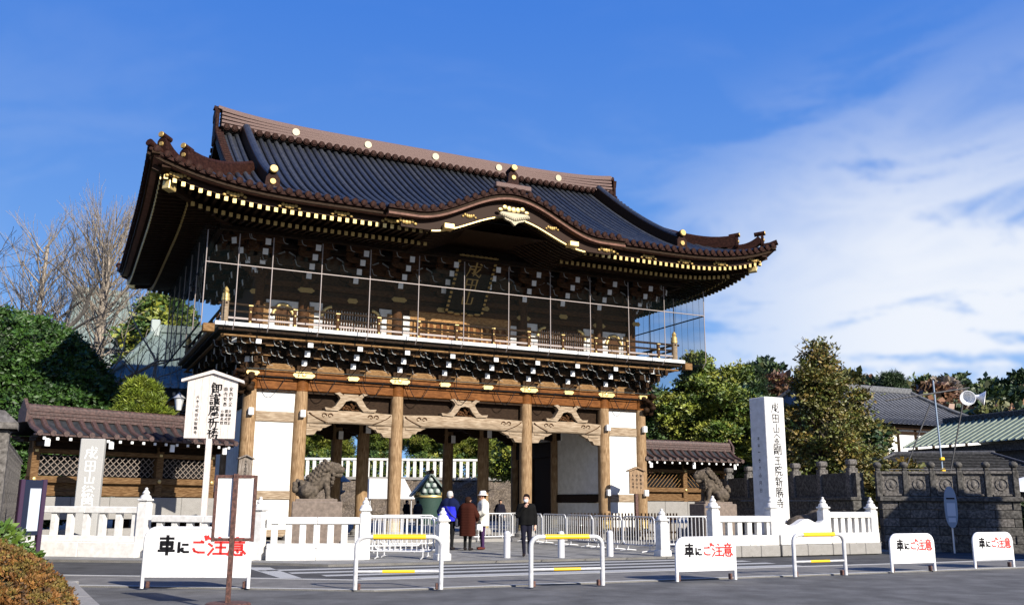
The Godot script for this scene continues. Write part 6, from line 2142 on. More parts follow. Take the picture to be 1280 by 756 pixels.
func people() -> void:
	var sk := mk("skin_cloth", Color(1, 1, 1), 0.8)
	sk.vertex_color_use_as_albedo = true
	sk.metallic_specular = 0.1
	mk("hair_dark", Color(0.015, 0.012, 0.01), 0.6)
	mk("paper", Color(0.75, 0.74, 0.7), 0.8)
	mk("navy", Color(0.02, 0.022, 0.04), 0.7)
	var p := person("person in a bright blue jacket with dark shoulders and grey hair, seen from behind", Vector3(-1.98, 0.06, -30.6), 165, 1.85, {
		"hair": Color(0.42, 0.4, 0.38), "top": Color(0.03, 0.035, 0.52), "yoke": Color(0.01, 0.012, 0.04), "legs": Color(0.012, 0.012, 0.014), "hem": 0.84, "bulk": 0.04,
		"elbows": [Vector3(-0.31, 1.12, 0.02), Vector3(0.31, 1.12, 0.0)], "wrists": [Vector3(-0.22, 0.98, 0.2), Vector3(0.3, 0.86, 0.08)]})
	var bag := Mb.new()
	bag.box(Vector3(-0.27, 0.86, 0.0), Vector3(0.12, 0.26, 0.26), 0.04)
	part(bag, "shoulder_bag", M.navy, p)
	part_pipe(p, "bag_strap", [Vector3(0.16, 1.5, -0.02), Vector3(0.05, 1.35, -0.2), Vector3(-0.14, 1.1, -0.2), Vector3(-0.27, 0.96, -0.05)], 0.014, M.navy)
	p = person("person in a long brown quilted coat with brown hair, seen from behind", Vector3(-1.38, 0.06, -30.4), 160, 1.67, {
		"hair": Color(0.025, 0.013, 0.009), "top": Color(0.04, 0.0145, 0.008), "legs": Color(0.012, 0.012, 0.014), "hem": 0.46, "bulk": 0.05, "quilted": true, "long_hair": true, "garment": "quilted_coat",
		"elbows": [Vector3(-0.3, 1.12, 0.05), Vector3(0.3, 1.12, 0.05)], "wrists": [Vector3(-0.24, 0.98, 0.22), Vector3(0.27, 0.9, 0.14)], "head_turn": -0.4})
	part(bx(Vector3(-0.36, 0.72, 0.08), Vector3(0.1, 0.2, 0.24), 0.03), "handbag", M.lamp_white, p)
	p = person("person in a white coat and white brimmed hat holding papers, facing left", Vector3(-0.9, 0.06, -30.9), 285, 1.84, {
		"skin": Color(0.42, 0.23, 0.15), "top": Color(0.66, 0.64, 0.56), "legs": Color(0.05, 0.025, 0.07), "shoe": Color(0.1, 0.03, 0.02), "hem": 0.7, "bulk": 0.04, "garment": "coat",
		"elbows": [Vector3(-0.29, 1.12, 0.06), Vector3(0.29, 1.12, 0.05)], "wrists": [Vector3(-0.2, 0.98, 0.28), Vector3(0.16, 1.0, 0.3)]})
	var hat := Mb.new()
	hat.lathe([Vector2(0.17, 0.0), Vector2(0.165, 0.012), Vector2(0.115, 0.02), Vector2(0.108, 0.1), Vector2(0.08, 0.135), Vector2(0, 0.14)], 20, Vector3(0, 1.735, 0.02))
	hat.lathe([Vector2(0, -0.005), Vector2(0.17, -0.004), Vector2(0.17, 0.0)], 20, Vector3(0, 1.735, 0.02))
	part(hat, "hat", M.paper, p)
	part(bx(Vector3(-0.02, 1.08, 0.38), Vector3(0.24, 0.3, 0.03), 0.004), "papers", M.paper, p)
	part(bx(Vector3(0.22, 0.74, 0.12), Vector3(0.26, 0.32, 0.06), 0.02), "paper_bag", M.paper, p)
	p = person("person in black jacket and dark jeans with a white face mask, walking towards the street", Vector3(0.45, 0.06, -27.4), 5, 1.74, {
		"top": Color(0.008, 0.008, 0.009), "legs": Color(0.012, 0.014, 0.02), "hem": 0.86, "bulk": 0.025, "head_turn": -0.3, "skin": Color(0.55, 0.33, 0.24),
		"elbows": [Vector3(-0.25, 1.13, 0.03), Vector3(0.255, 1.1, -0.04)], "wrists": [Vector3(-0.07, 1.36, 0.16), Vector3(0.25, 0.84, 0.06)],
		"knees": [Vector3(-0.09, 0.5, 0.12), Vector3(0.09, 0.48, 0.03)], "ankles": [Vector3(-0.08, 0.09, 0.2), Vector3(0.1, 0.12, -0.16)]})
	var mask := Mb.new()
	mask.xf = Transform3D(Basis(Vector3.UP, -0.3), Vector3(0, 1.6, 0.027))
	mask.ball(Vector3(0, -0.045, 0.07), Vector3(0.068, 0.058, 0.055), 14)
	part(mask, "face_mask", M.lamp_white, p)
	# visitors in the yard beyond the gate
	var far := [
		[Vector3(-7.3, 0.06, -60.0), 150, 1.6, Color(0.13, 0.14, 0.12), "distant person in a grey-green jacket left of the bronze burner"],
		[Vector3(-6.5, 0.06, -59.0), 60, 1.62, Color(0.01, 0.01, 0.012), "distant person in black beside the grey-green jacket"],
		[Vector3(-6.0, 0.06, -61.0), 200, 1.6, Color(0.05, 0.045, 0.05), "distant person in dark clothes just left of the bronze burner"],
		[Vector3(-0.6, 0.06, -53.0), 20, 1.66, Color(0.012, 0.014, 0.02), "distant person in dark blue under the gate, right of the white coat"],
		[Vector3(-10.2, 0.06, -56.0), 90, 1.65, Color(0.015, 0.02, 0.045), "distant person in navy in the left passage behind the lion dog"],
	]
	for f in far:
		person(f[4], f[0], f[1], f[2], {"top": f[3], "hem": 0.78, "bulk": 0.04})

# ------------------------------------------------------------------ plants
func leaf_mesh(n: int, size: float, seed_: int, narrow := 0.45) -> ArrayMesh:    # a few leaves round one twig tip
	var m := Mb.new()
	var r := RandomNumberGenerator.new()
	r.seed = seed_
	for i in n:
		var d := Vector3(r.randf_range(-1, 1), r.randf_range(-0.5, 1), r.randf_range(-1, 1)).normalized()
		var u := d.cross(Vector3(r.randf_range(-1, 1), r.randf_range(-1, 1), r.randf_range(-1, 1))).normalized()
		var nn := d.cross(u).normalized()
		var o := d * size * 0.25
		var s := size * r.randf_range(0.7, 1.2)
		m.tri(o, o + d * s * 0.5 + u * s * narrow * 0.5 + nn * s * 0.08, o + d * s, nn, nn, nn)
		m.tri(o, o + d * s, o + d * s * 0.5 - u * s * narrow * 0.5 + nn * s * 0.08, nn, nn, nn)
	return m.mesh()

# leaves gathered in clumps over a set of lobes; lobes are [centre, radii, weight]
func foliage(parent: Node3D, nm: String, lobes: Array, count: int, leaf: ArrayMesh, cols: Array, seed_: int, clump := 0.55, per := 36, shell := 0.55, mat_name := "leaf") -> void:
	var r := RandomNumberGenerator.new()
	r.seed = seed_
	var mm := MultiMesh.new()
	mm.transform_format = MultiMesh.TRANSFORM_3D
	mm.use_colors = true
	mm.mesh = leaf
	mm.instance_count = count
	var tot := 0.0
	for l in lobes: tot += l[2]
	var i := 0
	while i < count:
		var pick := r.randf() * tot
		var lobe = lobes[0]
		for l in lobes:
			pick -= l[2]
			if pick <= 0.0:
				lobe = l
				break
		var d := Vector3(r.randfn(), r.randfn(), r.randfn()).normalized()
		var rad := lerpf(shell, 1.0, pow(r.randf(), 0.6))
		var c: Vector3 = lobe[0] + d * rad * lobe[1]
		var col: Color = cols[r.randi() % cols.size()]
		var bright := r.randf_range(0.75, 1.25)
		var flat := Vector3(1, 0.6, 1)
		for k in per:
			if i >= count: break
			var p := c + Vector3(r.randfn(), r.randfn(), r.randfn()) * clump * 0.5 * flat
			var s := r.randf_range(0.5, 1.5)
			var bs := Basis.from_euler(Vector3(r.randf_range(-0.7, 0.7), r.randf() * TAU, r.randf_range(-0.7, 0.7))).scaled(Vector3.ONE * s)
			mm.set_instance_transform(i, Transform3D(bs, p))
			var v := bright * r.randf_range(0.8, 1.2)
			mm.set_instance_color(i, Color(col.r * v, col.g * v, col.b * v))
			i += 1
	var o := MultiMeshInstance3D.new()
	o.multimesh = mm
	o.material_override = M[mat_name]
	o.name = numbered(parent, nm)
	o.set_meta("kind", "stuff")
	parent.add_child(o, true)

func branchy(m: Mb, p: Vector3, d: Vector3, len: float, rad: float, depth: int, r: RandomNumberGenerator, up: float, spread: float, forks := 3, min_r := 0.012) -> void:
	var pts: Array = [p]
	var q := p
	var dd := d
	var n := 3 if depth > 1 else 2
	for i in n:
		dd = (dd + Vector3(r.randf_range(-0.2, 0.2), r.randf_range(-0.1, 0.1) + up * 0.12, r.randf_range(-0.2, 0.2))).normalized()
		q += dd * len / n
		pts.append(q)
	var er := maxf(min_r, rad * 0.55)
	m.pipe(pts, rad, 6 if depth > 2 else (4 if depth > 1 else 3), er)
	if depth <= 0: return
	for i in forks:
		var t := r.randf_range(0.35, 1.0) if i > 0 else 1.0
		var at: Vector3 = p.lerp(q, t) if n < 3 else (pts[2].lerp(pts[3], (t - 0.66) * 3.0) if t > 0.66 else pts[1].lerp(pts[2], (t - 0.33) * 3.0))
		var side := Vector3(r.randf_range(-1, 1), r.randf_range(-0.3, 0.5) + up * 0.4, r.randf_range(-1, 1)).normalized()
		var nd := (dd * (1.0 - spread) + side * spread).normalized()
		branchy(m, at, nd, len * r.randf_range(0.55, 0.82), er * r.randf_range(0.6, 0.95), depth - 1, r, up, spread, forks, min_r)

func trunk(parent: Node3D, h: float, r0: float, seed_: int, limbs: Array, mt: Material) -> void:
	var r := RandomNumberGenerator.new()
	r.seed = seed_
	var m := Mb.new()
	var pts: Array = []
	for i in 6:
		var t := i / 5.0
		pts.append(Vector3(sin(t * 4.0 + seed_) * 0.12 * h * 0.15, h * t, cos(t * 3.0 + seed_) * 0.08 * h * 0.15))
	m.pipe(pts, r0, 9, r0 * 0.35)
	for l in limbs:
		var a: Vector3 = pts[clampi(int(l.y / h * 4.0), 1, 4)]
		var mid := a.lerp(l, 0.5) + Vector3(r.randf_range(-0.2, 0.2), 0.25, r.randf_range(-0.2, 0.2))
		m.pipe([a, mid, l], r0 * 0.4, 6, r0 * 0.1)
		for k in 4:
			var e: Vector3 = l + Vector3(r.randf_range(-1, 1), r.randf_range(-0.2, 0.8), r.randf_range(-1, 1)) * 0.9
			m.pipe([mid.lerp(l, 0.4 + 0.15 * k), e], r0 * 0.12, 4, r0 * 0.04)
	part(m, "trunk", mt, parent)

func tree(label: String, at: Vector3, h: float, lobes: Array, count: int, leaf: ArrayMesh, cols: Array, seed_: int, clump := 0.6, per := 36, shell := 0.5, nm := "tree", grp := "") -> Node3D:
	var t := thing(nm, label, "tree", at, 0, grp)
	var limbs: Array = []
	for l in lobes: limbs.append(l[0])
	trunk(t, h * 0.86, h * 0.03, seed_, limbs, M.bark)
	foliage(t, "crown", lobes, count, leaf, cols, seed_, clump, per, shell)
	return t

func rand_lobes(r: RandomNumberGenerator, n: int, c: Vector3, rad: Vector3, s0: float, s1: float) -> Array:
	var out: Array = []
	for i in n:
		var d := Vector3(r.randfn(), r.randfn(), r.randfn()).normalized()
		var k := pow(r.randf(), 0.4) * 0.8
		var s := r.randf_range(s0, s1)
		out.append([c + d * k * rad, Vector3(s, s * 0.7, s), s * s])
	return out

func plant_materials() -> void:
	for e in [["leaf", 0.55, Color(0.3, 0.4, 0.1)], ["dry_leaf", 0.7, Color(0.3, 0.2, 0.08)]]:
		var m := mk(e[0], Color(1, 1, 1), e[1])
		m.vertex_color_use_as_albedo = true
		m.cull_mode = BaseMaterial3D.CULL_DISABLED
		m.backlight_enabled = true
		m.backlight = Color(0.12, 0.14, 0.05)
	mk("bark", Color(0.11, 0.085, 0.06), 0.9, T.hard, Vector3(2, 0.6, 2))
	mk("bare_bark", Color(0.50, 0.42, 0.33), 0.9, T.hard, Vector3(1, 0.4, 1))
	mk("dark_bark", Color(0.13, 0.115, 0.10), 0.9, T.hard, Vector3(1, 0.4, 1))

func plants() -> void:
	var big := leaf_mesh(5, 0.34, 1)
	var mid := leaf_mesh(5, 0.2, 2)
	var small := leaf_mesh(5, 0.1, 3)
	var needle := leaf_mesh(9, 0.3, 4, 0.12)
	var r := RandomNumberGenerator.new()
	r.seed = 77
	var green := [Color(0.035, 0.075, 0.012), Color(0.05, 0.095, 0.015), Color(0.075, 0.12, 0.02), Color(0.03, 0.06, 0.015)]
	var olive := [Color(0.13, 0.165, 0.018), Color(0.17, 0.20, 0.025), Color(0.075, 0.11, 0.014), Color(0.21, 0.22, 0.03)]
	var rusty := [Color(0.13, 0.095, 0.016), Color(0.16, 0.11, 0.02), Color(0.10, 0.095, 0.016), Color(0.08, 0.085, 0.015), Color(0.12, 0.11, 0.02)]
	var dark := [Color(0.02, 0.045, 0.012), Color(0.03, 0.06, 0.015), Color(0.025, 0.05, 0.01)]
	# --- left: clipped dome, pruned pine, bare trees
	var dome := thing("clipped_tree", "large dense dark green clipped tree behind the left wall", "tree", Vector3(-21.9, -0.1, -39.5))
	dome.scale = Vector3.ONE * 1.14
	trunk(dome, 5.0, 0.35, 3, [Vector3(-1.5, 4.5, 0.5), Vector3(1.5, 4.2, 0.6), Vector3(0, 5.8, 0)], M.bark)
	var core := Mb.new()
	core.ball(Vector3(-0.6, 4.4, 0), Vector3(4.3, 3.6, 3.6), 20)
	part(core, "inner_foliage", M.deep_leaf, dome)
	foliage(dome, "crown", [[Vector3(-0.6, 4.4, 0), Vector3(4.75, 4.05, 4.1), 5.0], [Vector3(1.6, 3.6, 0.6), Vector3(3.3, 3.2, 3.2), 3.0], [Vector3(-2.6, 3.8, 1.4), Vector3(3.2, 3.4, 3.0), 3.0]], 95000, leaf_mesh(5, 0.135, 2), [Color(0.024, 0.066, 0.007), Color(0.038, 0.09, 0.01), Color(0.03, 0.075, 0.008), Color(0.016, 0.044, 0.007)], 5, 0.3, 20, 0.93)
	var pine := thing("pruned_pine", "small yellow-green pine pruned into rounded layers behind the left wall", "tree", Vector3(-13.25, 0.1, -33.1))
	pine.scale = Vector3.ONE * 0.88
	trunk(pine, 5.6, 0.16, 8, [], M.bark)
	var pl: Array = []
	for i in 5:
		var y := 4.1 + i * 0.52
		var rr := 1.45 - i * 0.24
		pl.append([Vector3(0, y, 0), Vector3(rr, 0.3, rr), rr * rr])
		for k in 5:
			pl.append([Vector3(cos(k * 1.257 + i) * rr * 0.7, y - 0.05, sin(k * 1.257 + i) * rr * 0.7), Vector3(rr * 0.45, 0.24, rr * 0.45), rr * 0.4])
	foliage(pine, "crown", pl, 16000, leaf_mesh(9, 0.17, 4, 0.14), [Color(0.14, 0.19, 0.015), Color(0.19, 0.23, 0.02), Color(0.10, 0.14, 0.015)], 6, 0.18, 24, 0.5)
	var bt := thing("bare_tree", "tall bare fan-shaped tree with pale upright branches, left of the gate roof", "tree", Vector3(-27.2, 0, -60.0))
	var m := Mb.new()
	m.pipe([Vector3(0, 0, 0), Vector3(0.1, 7, 0), Vector3(0.0, 12.5, 0), Vector3(0.15, 17.5, 0.1)], 0.55, 9, 0.2)
	for i in 74:
		var y := 9.5 + 8.2 * pow(i / 73.0, 0.8)
		var a := i * 2.4
		var o := Vector3(cos(a), 0, sin(a))
		branchy(m, Vector3(0.05, y, 0), (o * (1.35 - (y - 9.5) / 11.0) + Vector3(0, 1.0, 0)).normalized(), 3.5 - (y - 9.5) * 0.13, 0.06, 2, r, 0.7, 0.3, 4, 0.009)
	part(m, "trunk_and_branches", M.bare_bark, bt)
	bt = thing("bare_tree", "slender pale bare tree at the left edge above the clipped tree", "tree", Vector3(-30.6, 0, -58.0))
	m = Mb.new()
	m.pipe([Vector3(0, 0, 0), Vector3(0.1, 8, 0), Vector3(0.4, 17.5, 0.1)], 0.4, 8, 0.1)
	for i in 40:
		var y := 7.5 + 10.0 * i / 39.0
		var a := i * 2.4
		branchy(m, Vector3(0.1, y, 0), Vector3(cos(a), 1.1, sin(a)).normalized(), 3.6 - (y - 7.5) * 0.2, 0.06, 2, r, 0.5, 0.4, 3, 0.009)
	part(m, "trunk_and_branches", M.bare_bark, bt)
	bt = thing("bare_tree", "dark crooked bare tree between the two pale bare trees", "tree", Vector3(-29.0, 0, -56.0))
	m = Mb.new()
	m.pipe([Vector3(0.5, 0, 0), Vector3(0.3, 7.5, 0), Vector3(-0.3, 11.0, 0.1)], 0.42, 8, 0.28)
	for i in 5:
		var a := i * 1.3 + 0.4
		branchy(m, Vector3(-0.3 + i * 0.12, 8.6 + i * 0.55, 0), Vector3(cos(a) * 0.9, 0.9, sin(a) * 0.9).normalized(), 3.6, 0.2, 4, r, 0.25, 0.5, 3, 0.016)
	part(m, "trunk_and_branches", M.dark_bark, bt)
	bt = thing("bare_tree", "low spreading bare tree with tangled branches before the green copper roof", "tree", Vector3(-20.6, 0, -46.0))
	m = Mb.new()
	m.pipe([Vector3(0, 0, 0), Vector3(0.2, 4, 0), Vector3(0.4, 6.5, 0)], 0.4, 8, 0.25)
	for i in 12:
		var a := i * 1.9
		branchy(m, Vector3(0.3, 4.5 + i * 0.25, 0), Vector3(cos(a), 0.35, sin(a)).normalized(), 3.0, 0.13, 3, r, 0.15, 0.55, 3, 0.014)
	part(m, "trunk_and_branches", M.bare_bark, bt)
	tree("bushy olive green tree close behind the gate's left eaves", Vector3(-22.4, 0, -58.0), 15.0, rand_lobes(r, 16, Vector3(0.0, 11.8, 0), Vector3(3.0, 2.9, 3), 0.8, 1.4), 9000, big, olive + green, 21, 0.6, 30, 0.4)
	tree("dark green tree below the olive tree, left of the gate", Vector3(-22.6, 0, -62.0), 12.0, rand_lobes(r, 14, Vector3(0, 9.0, 0), Vector3(4.5, 3.0, 3), 0.9, 1.6), 7000, big, dark + green, 22, 0.6, 30, 0.4)
	# --- right: the big evergreen, the thin brownish tree, pines
	var cl: Array = rand_lobes(r, 44, Vector3(0, 5.7, 0), Vector3(3.4, 4.3, 3.0), 0.55, 1.15)
	tree("broad rounded evergreen tree behind the right wall, left of the tall white pillar", Vector3(10.4, 0, -48.0), 10.2, cl, 42000, leaf_mesh(5, 0.15, 2), olive + [Color(0.06, 0.105, 0.012), Color(0.05, 0.085, 0.012)], 31, 0.36, 30, 0.3)
	var rl: Array = []
	for i in 44:
		var y := 2.6 + 6.4 * pow(i / 43.0, 1.2)
		var a := i * 2.4
		var rr := 3.5 * (1.0 - (y - 2.6) / 7.6) * r.randf_range(0.35, 1.0)
		var s := r.randf_range(0.4, 0.8) * (1.0 - 0.4 * (y - 2.6) / 6.4)
		rl.append([Vector3(cos(a) * rr, y, sin(a) * rr), Vector3(s, s * 0.7, s), s * s])
	tree("tall thin-topped brownish green tree right of the tall white pillar", Vector3(15.2, 0, -45.0), 9.4, rl, 13500, leaf_mesh(5, 0.15, 2), rusty + [Color(0.11, 0.125, 0.015), Color(0.085, 0.105, 0.014)], 32, 0.55, 18, 0.2)
	for e in [[Vector3(19.5, 0, -75), 12.2, "dark pine between the evergreen and the brownish tree"], [Vector3(34.0, 0, -82), 12.6, "dark pine top left of the grey temple hall roof"]]:
		var pl2: Array = []
		for i in 16:
			var y: float = e[1] * (0.55 + 0.45 * i / 15.0)
			var rr: float = (1.0 - i / 17.0) * 2.6
			pl2.append([Vector3(cos(i * 2.4) * rr * 0.6, y, sin(i * 2.4) * rr * 0.6), Vector3(0.9, 0.35, 0.9), 1.0])
		tree(e[2], e[0], e[1], pl2, 4500, needle, dark, int(e[1]), 0.4, 20, 0.3)
	var back := [[Vector3(6.8, 0, -58), 10.5, green, "dark green tree right behind the gate's right corner"], [Vector3(8.3, 0, -66), 11.5, rusty, "brown bare-looking tree beyond the gate's right corner"], [Vector3(13.8, 0, -58), 9.0, green, "green tree between the rounded evergreen and the tall pillar"],
		[Vector3(17.8, 0, -52), 8.0, dark, "dark tree behind the tall white pillar"], [Vector3(16.2, 0, -41.0), 3.2, rusty, "low brown-green bush over the dark wall, below the white hall"],
		[Vector3(22.0, 0, -60), 7.5, rusty, "brownish tree beside the white hall wall"]]
	var sd := 40
	for e in back:
		sd += 1
		tree(e[3], e[0], e[1], rand_lobes(r, 16, Vector3(0, e[1] * 0.62, 0), Vector3(2.6, e[1] * 0.36, 2.4), 0.7, 1.3), 6500, mid if e[0].z > -45 else big, e[2], sd, 0.5, 24, 0.4)
	# --- yard beyond the gate
	for e in [[Vector3(-6.2, 2.5, -86), 7.2, "layered pine above the stone terrace, seen through the gate's middle"], [Vector3(-12.5, 2.5, -87), 7.6, "pine above the stone terrace, seen through the left passage"], [Vector3(0.8, 0, -74), 7.4, "bright green tree seen through the gate beside its fourth column"], [Vector3(-2.3, 2.5, -87), 7.4, "pine above the terrace right of the bronze burner"], [Vector3(-17.5, 2.5, -86), 7.4, "green tree far left through the gate opening"],
		[Vector3(-20.5, 3, -97), 10.2, "taller tree at the back of the terrace, farthest left in the gate opening"], [Vector3(-14.8, 3, -98), 10.0, "taller tree at the back of the terrace behind the second gate column"], [Vector3(-9.6, 3, -97), 10.4, "taller tree at the back of the terrace left of the third gate column"], [Vector3(-4.4, 3, -98), 10.2, "taller tree at the back of the terrace above the bronze burner"], [Vector3(0.6, 3, -97), 9.8, "taller tree at the back of the terrace near the fourth gate column"]]:
		sd += 1
		var hh: float = e[1]
		tree(e[2], e[0], hh, rand_lobes(r, 14, Vector3(0, hh * 0.68, 0), Vector3(4.2 if e[0].z < -80 else 2.2, hh * 0.33, 2.2), 0.9, 1.6), 9000, needle if e[0].z < -80 else big, olive, sd, 0.4, 24, 0.3)
	var th := thing("hedge", "dense green hedge behind the pale balustrade on the terrace beyond the gate", "hedge", Vector3(-8.5, 3.4, -84.0), 4)
	var tl: Array = []
	for i in 22: tl.append([Vector3(-16.5 + i * 1.57, 1.0 + 0.25 * sin(i * 1.7), 0), Vector3(1.5, 1.5, 1.0), 1.0])
	foliage(th, "foliage", tl, 16000, mid, green + olive, 61, 0.4, 20, 0.4)
	# --- foreground bushes
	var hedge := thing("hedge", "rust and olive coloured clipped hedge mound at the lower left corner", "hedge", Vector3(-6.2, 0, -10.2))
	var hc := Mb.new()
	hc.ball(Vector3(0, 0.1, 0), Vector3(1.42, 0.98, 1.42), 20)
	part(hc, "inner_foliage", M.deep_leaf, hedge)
	foliage(hedge, "crown", [[Vector3(0, 0.1, 0), Vector3(1.5, 1.06, 1.5), 1.0]], 70000, leaf_mesh(5, 0.036, 7), [Color(0.15, 0.062, 0.010), Color(0.19, 0.085, 0.014), Color(0.11, 0.07, 0.012), Color(0.15, 0.105, 0.018), Color(0.075, 0.035, 0.01)], 51, 0.06, 14, 0.97, "dry_leaf")
	var cam_b := thing("flowering_bush", "glossy dark green bush with pink blossoms at the left edge", "bush", Vector3(-7.6, 0, -13.2))
	trunk(cam_b, 0.9, 0.06, 4, [Vector3(-0.5, 0.9, 0.2), Vector3(0.5, 0.7, 0)], M.bark)
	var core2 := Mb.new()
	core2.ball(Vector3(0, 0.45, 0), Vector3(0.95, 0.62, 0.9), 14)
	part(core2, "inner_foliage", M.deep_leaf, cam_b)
	foliage(cam_b, "crown", [[Vector3(-0.2, 0.5, 0), Vector3(1.1, 0.85, 1.05), 2.0], [Vector3(0.55, 0.25, 0.1), Vector3(0.75, 0.55, 0.8), 1.0]], 9000, leaf_mesh(4, 0.1, 9, 0.5), [Color(0.05, 0.10, 0.01), Color(0.09, 0.15, 0.015), Color(0.04, 0.075, 0.012)], 52, 0.12, 12, 0.8)
	for i in 12:
		var a := r.randf_range(-0.4, 1.4)
		var e := r.randf_range(-0.1, 1.0)
		var f := Mb.new()
		for k in 6:
			var dd := Vector3(cos(k * 1.05), 0.35, sin(k * 1.05))
			f.ball(dd * 0.028, Vector3(0.03, 0.012, 0.03), 6)
		f.ball(Vector3(0, 0.02, 0), Vector3(0.02, 0.02, 0.02), 6)
		part(f, "blossom", M.pink, cam_b, Vector3(-0.1 + sin(a) * cos(e) * 1.08, 0.5 + sin(e) * 0.85, cos(a) * cos(e) * 1.02))

# ------------------------------------------------------------------ buildings round about, the yard beyond the gate, the hill
func hip_roof(parent: Node3D, c: Vector3, L: float, D: float, h: float, ridge: float, curve: float, mt: Material, rib: float, rib_mat: Material, name_roof := "roof", rsc := 1.0) -> void:
	# long axis x; eaves L x D at c.y, ridge length "ridge"
	var f := func(u: float) -> float: return h * pow(u, curve)
	for s in [1.0, -1.0]:
		var rows: Array = []
		for i in 9:
			var u := i / 8.0
			var half := lerpf(L / 2, ridge / 2, u)
			var row: Array = []
			for j in 13:
				var x := -half + 2 * half * j / 12.0
				row.append(c + Vector3(x, f.call(u) + 0.25 * pow(absf(x) / (L / 2), 4.0) * (1.0 - u), s * D / 2 * (1.0 - u)))
			rows.append(row)
		var m := Mb.new()
		m.sheet(rows)
		part(m, name_roof, mt, parent)
		rows = []
		for i in 9:
			var u := i / 8.0
			var half := D / 2 * (1.0 - u)
			var x := lerpf(L / 2, ridge / 2, u)
			var row: Array = []
			for j in 9:
				var z := -half + 2 * half * j / 8.0
				row.append(c + Vector3(s * x, f.call(u) + 0.25 * pow(absf(z) / (D / 2), 4.0) * (1.0 - u), z))
			rows.append(row)
		m = Mb.new()
		m.sheet(rows)
		part(m, name_roof, mt, parent)
	if rib > 0.0:
		var rm := Mb.new()
		var n := int(L / rib)
		for k in n + 1:
			var x := -L / 2 + L * k / n
			var um := clampf((L / 2 - absf(x)) / maxf(0.01, (L - ridge) / 2), 0.0, 1.0)
			if um < 0.05: continue
			var pts: Array = []
			for i in 5:
				var u := um * i / 4.0
				pts.append(c + Vector3(x, f.call(u) + 0.03 + 0.25 * pow(absf(x) / (L / 2), 4.0) * (1.0 - u), D / 2 * (1.0 - u)))
			rm.pipe(pts, 0.05, 4)
		part(rm, "tile_rows", rib_mat, parent, Vector3.ZERO, 0, "stuff")
	for s in [1.0, -1.0]:
		for q in [1.0, -1.0]:
			var pts: Array = []
			for i in 7:
				var u := i / 6.0
				pts.append(c + Vector3(s * lerpf(L / 2, ridge / 2, u), f.call(u) + 0.12 * rsc + 0.25 * (1.0 - u), q * D / 2 * (1.0 - u)))
			part_pipe(parent, "hip_ridge", pts, 0.16 * rsc, rib_mat)
	part(bx(c + Vector3(0, h + 0.1 * rsc, 0), Vector3(ridge + 0.4, 0.5 * rsc, 0.5 * rsc), 0.06), "ridge", rib_mat, parent)

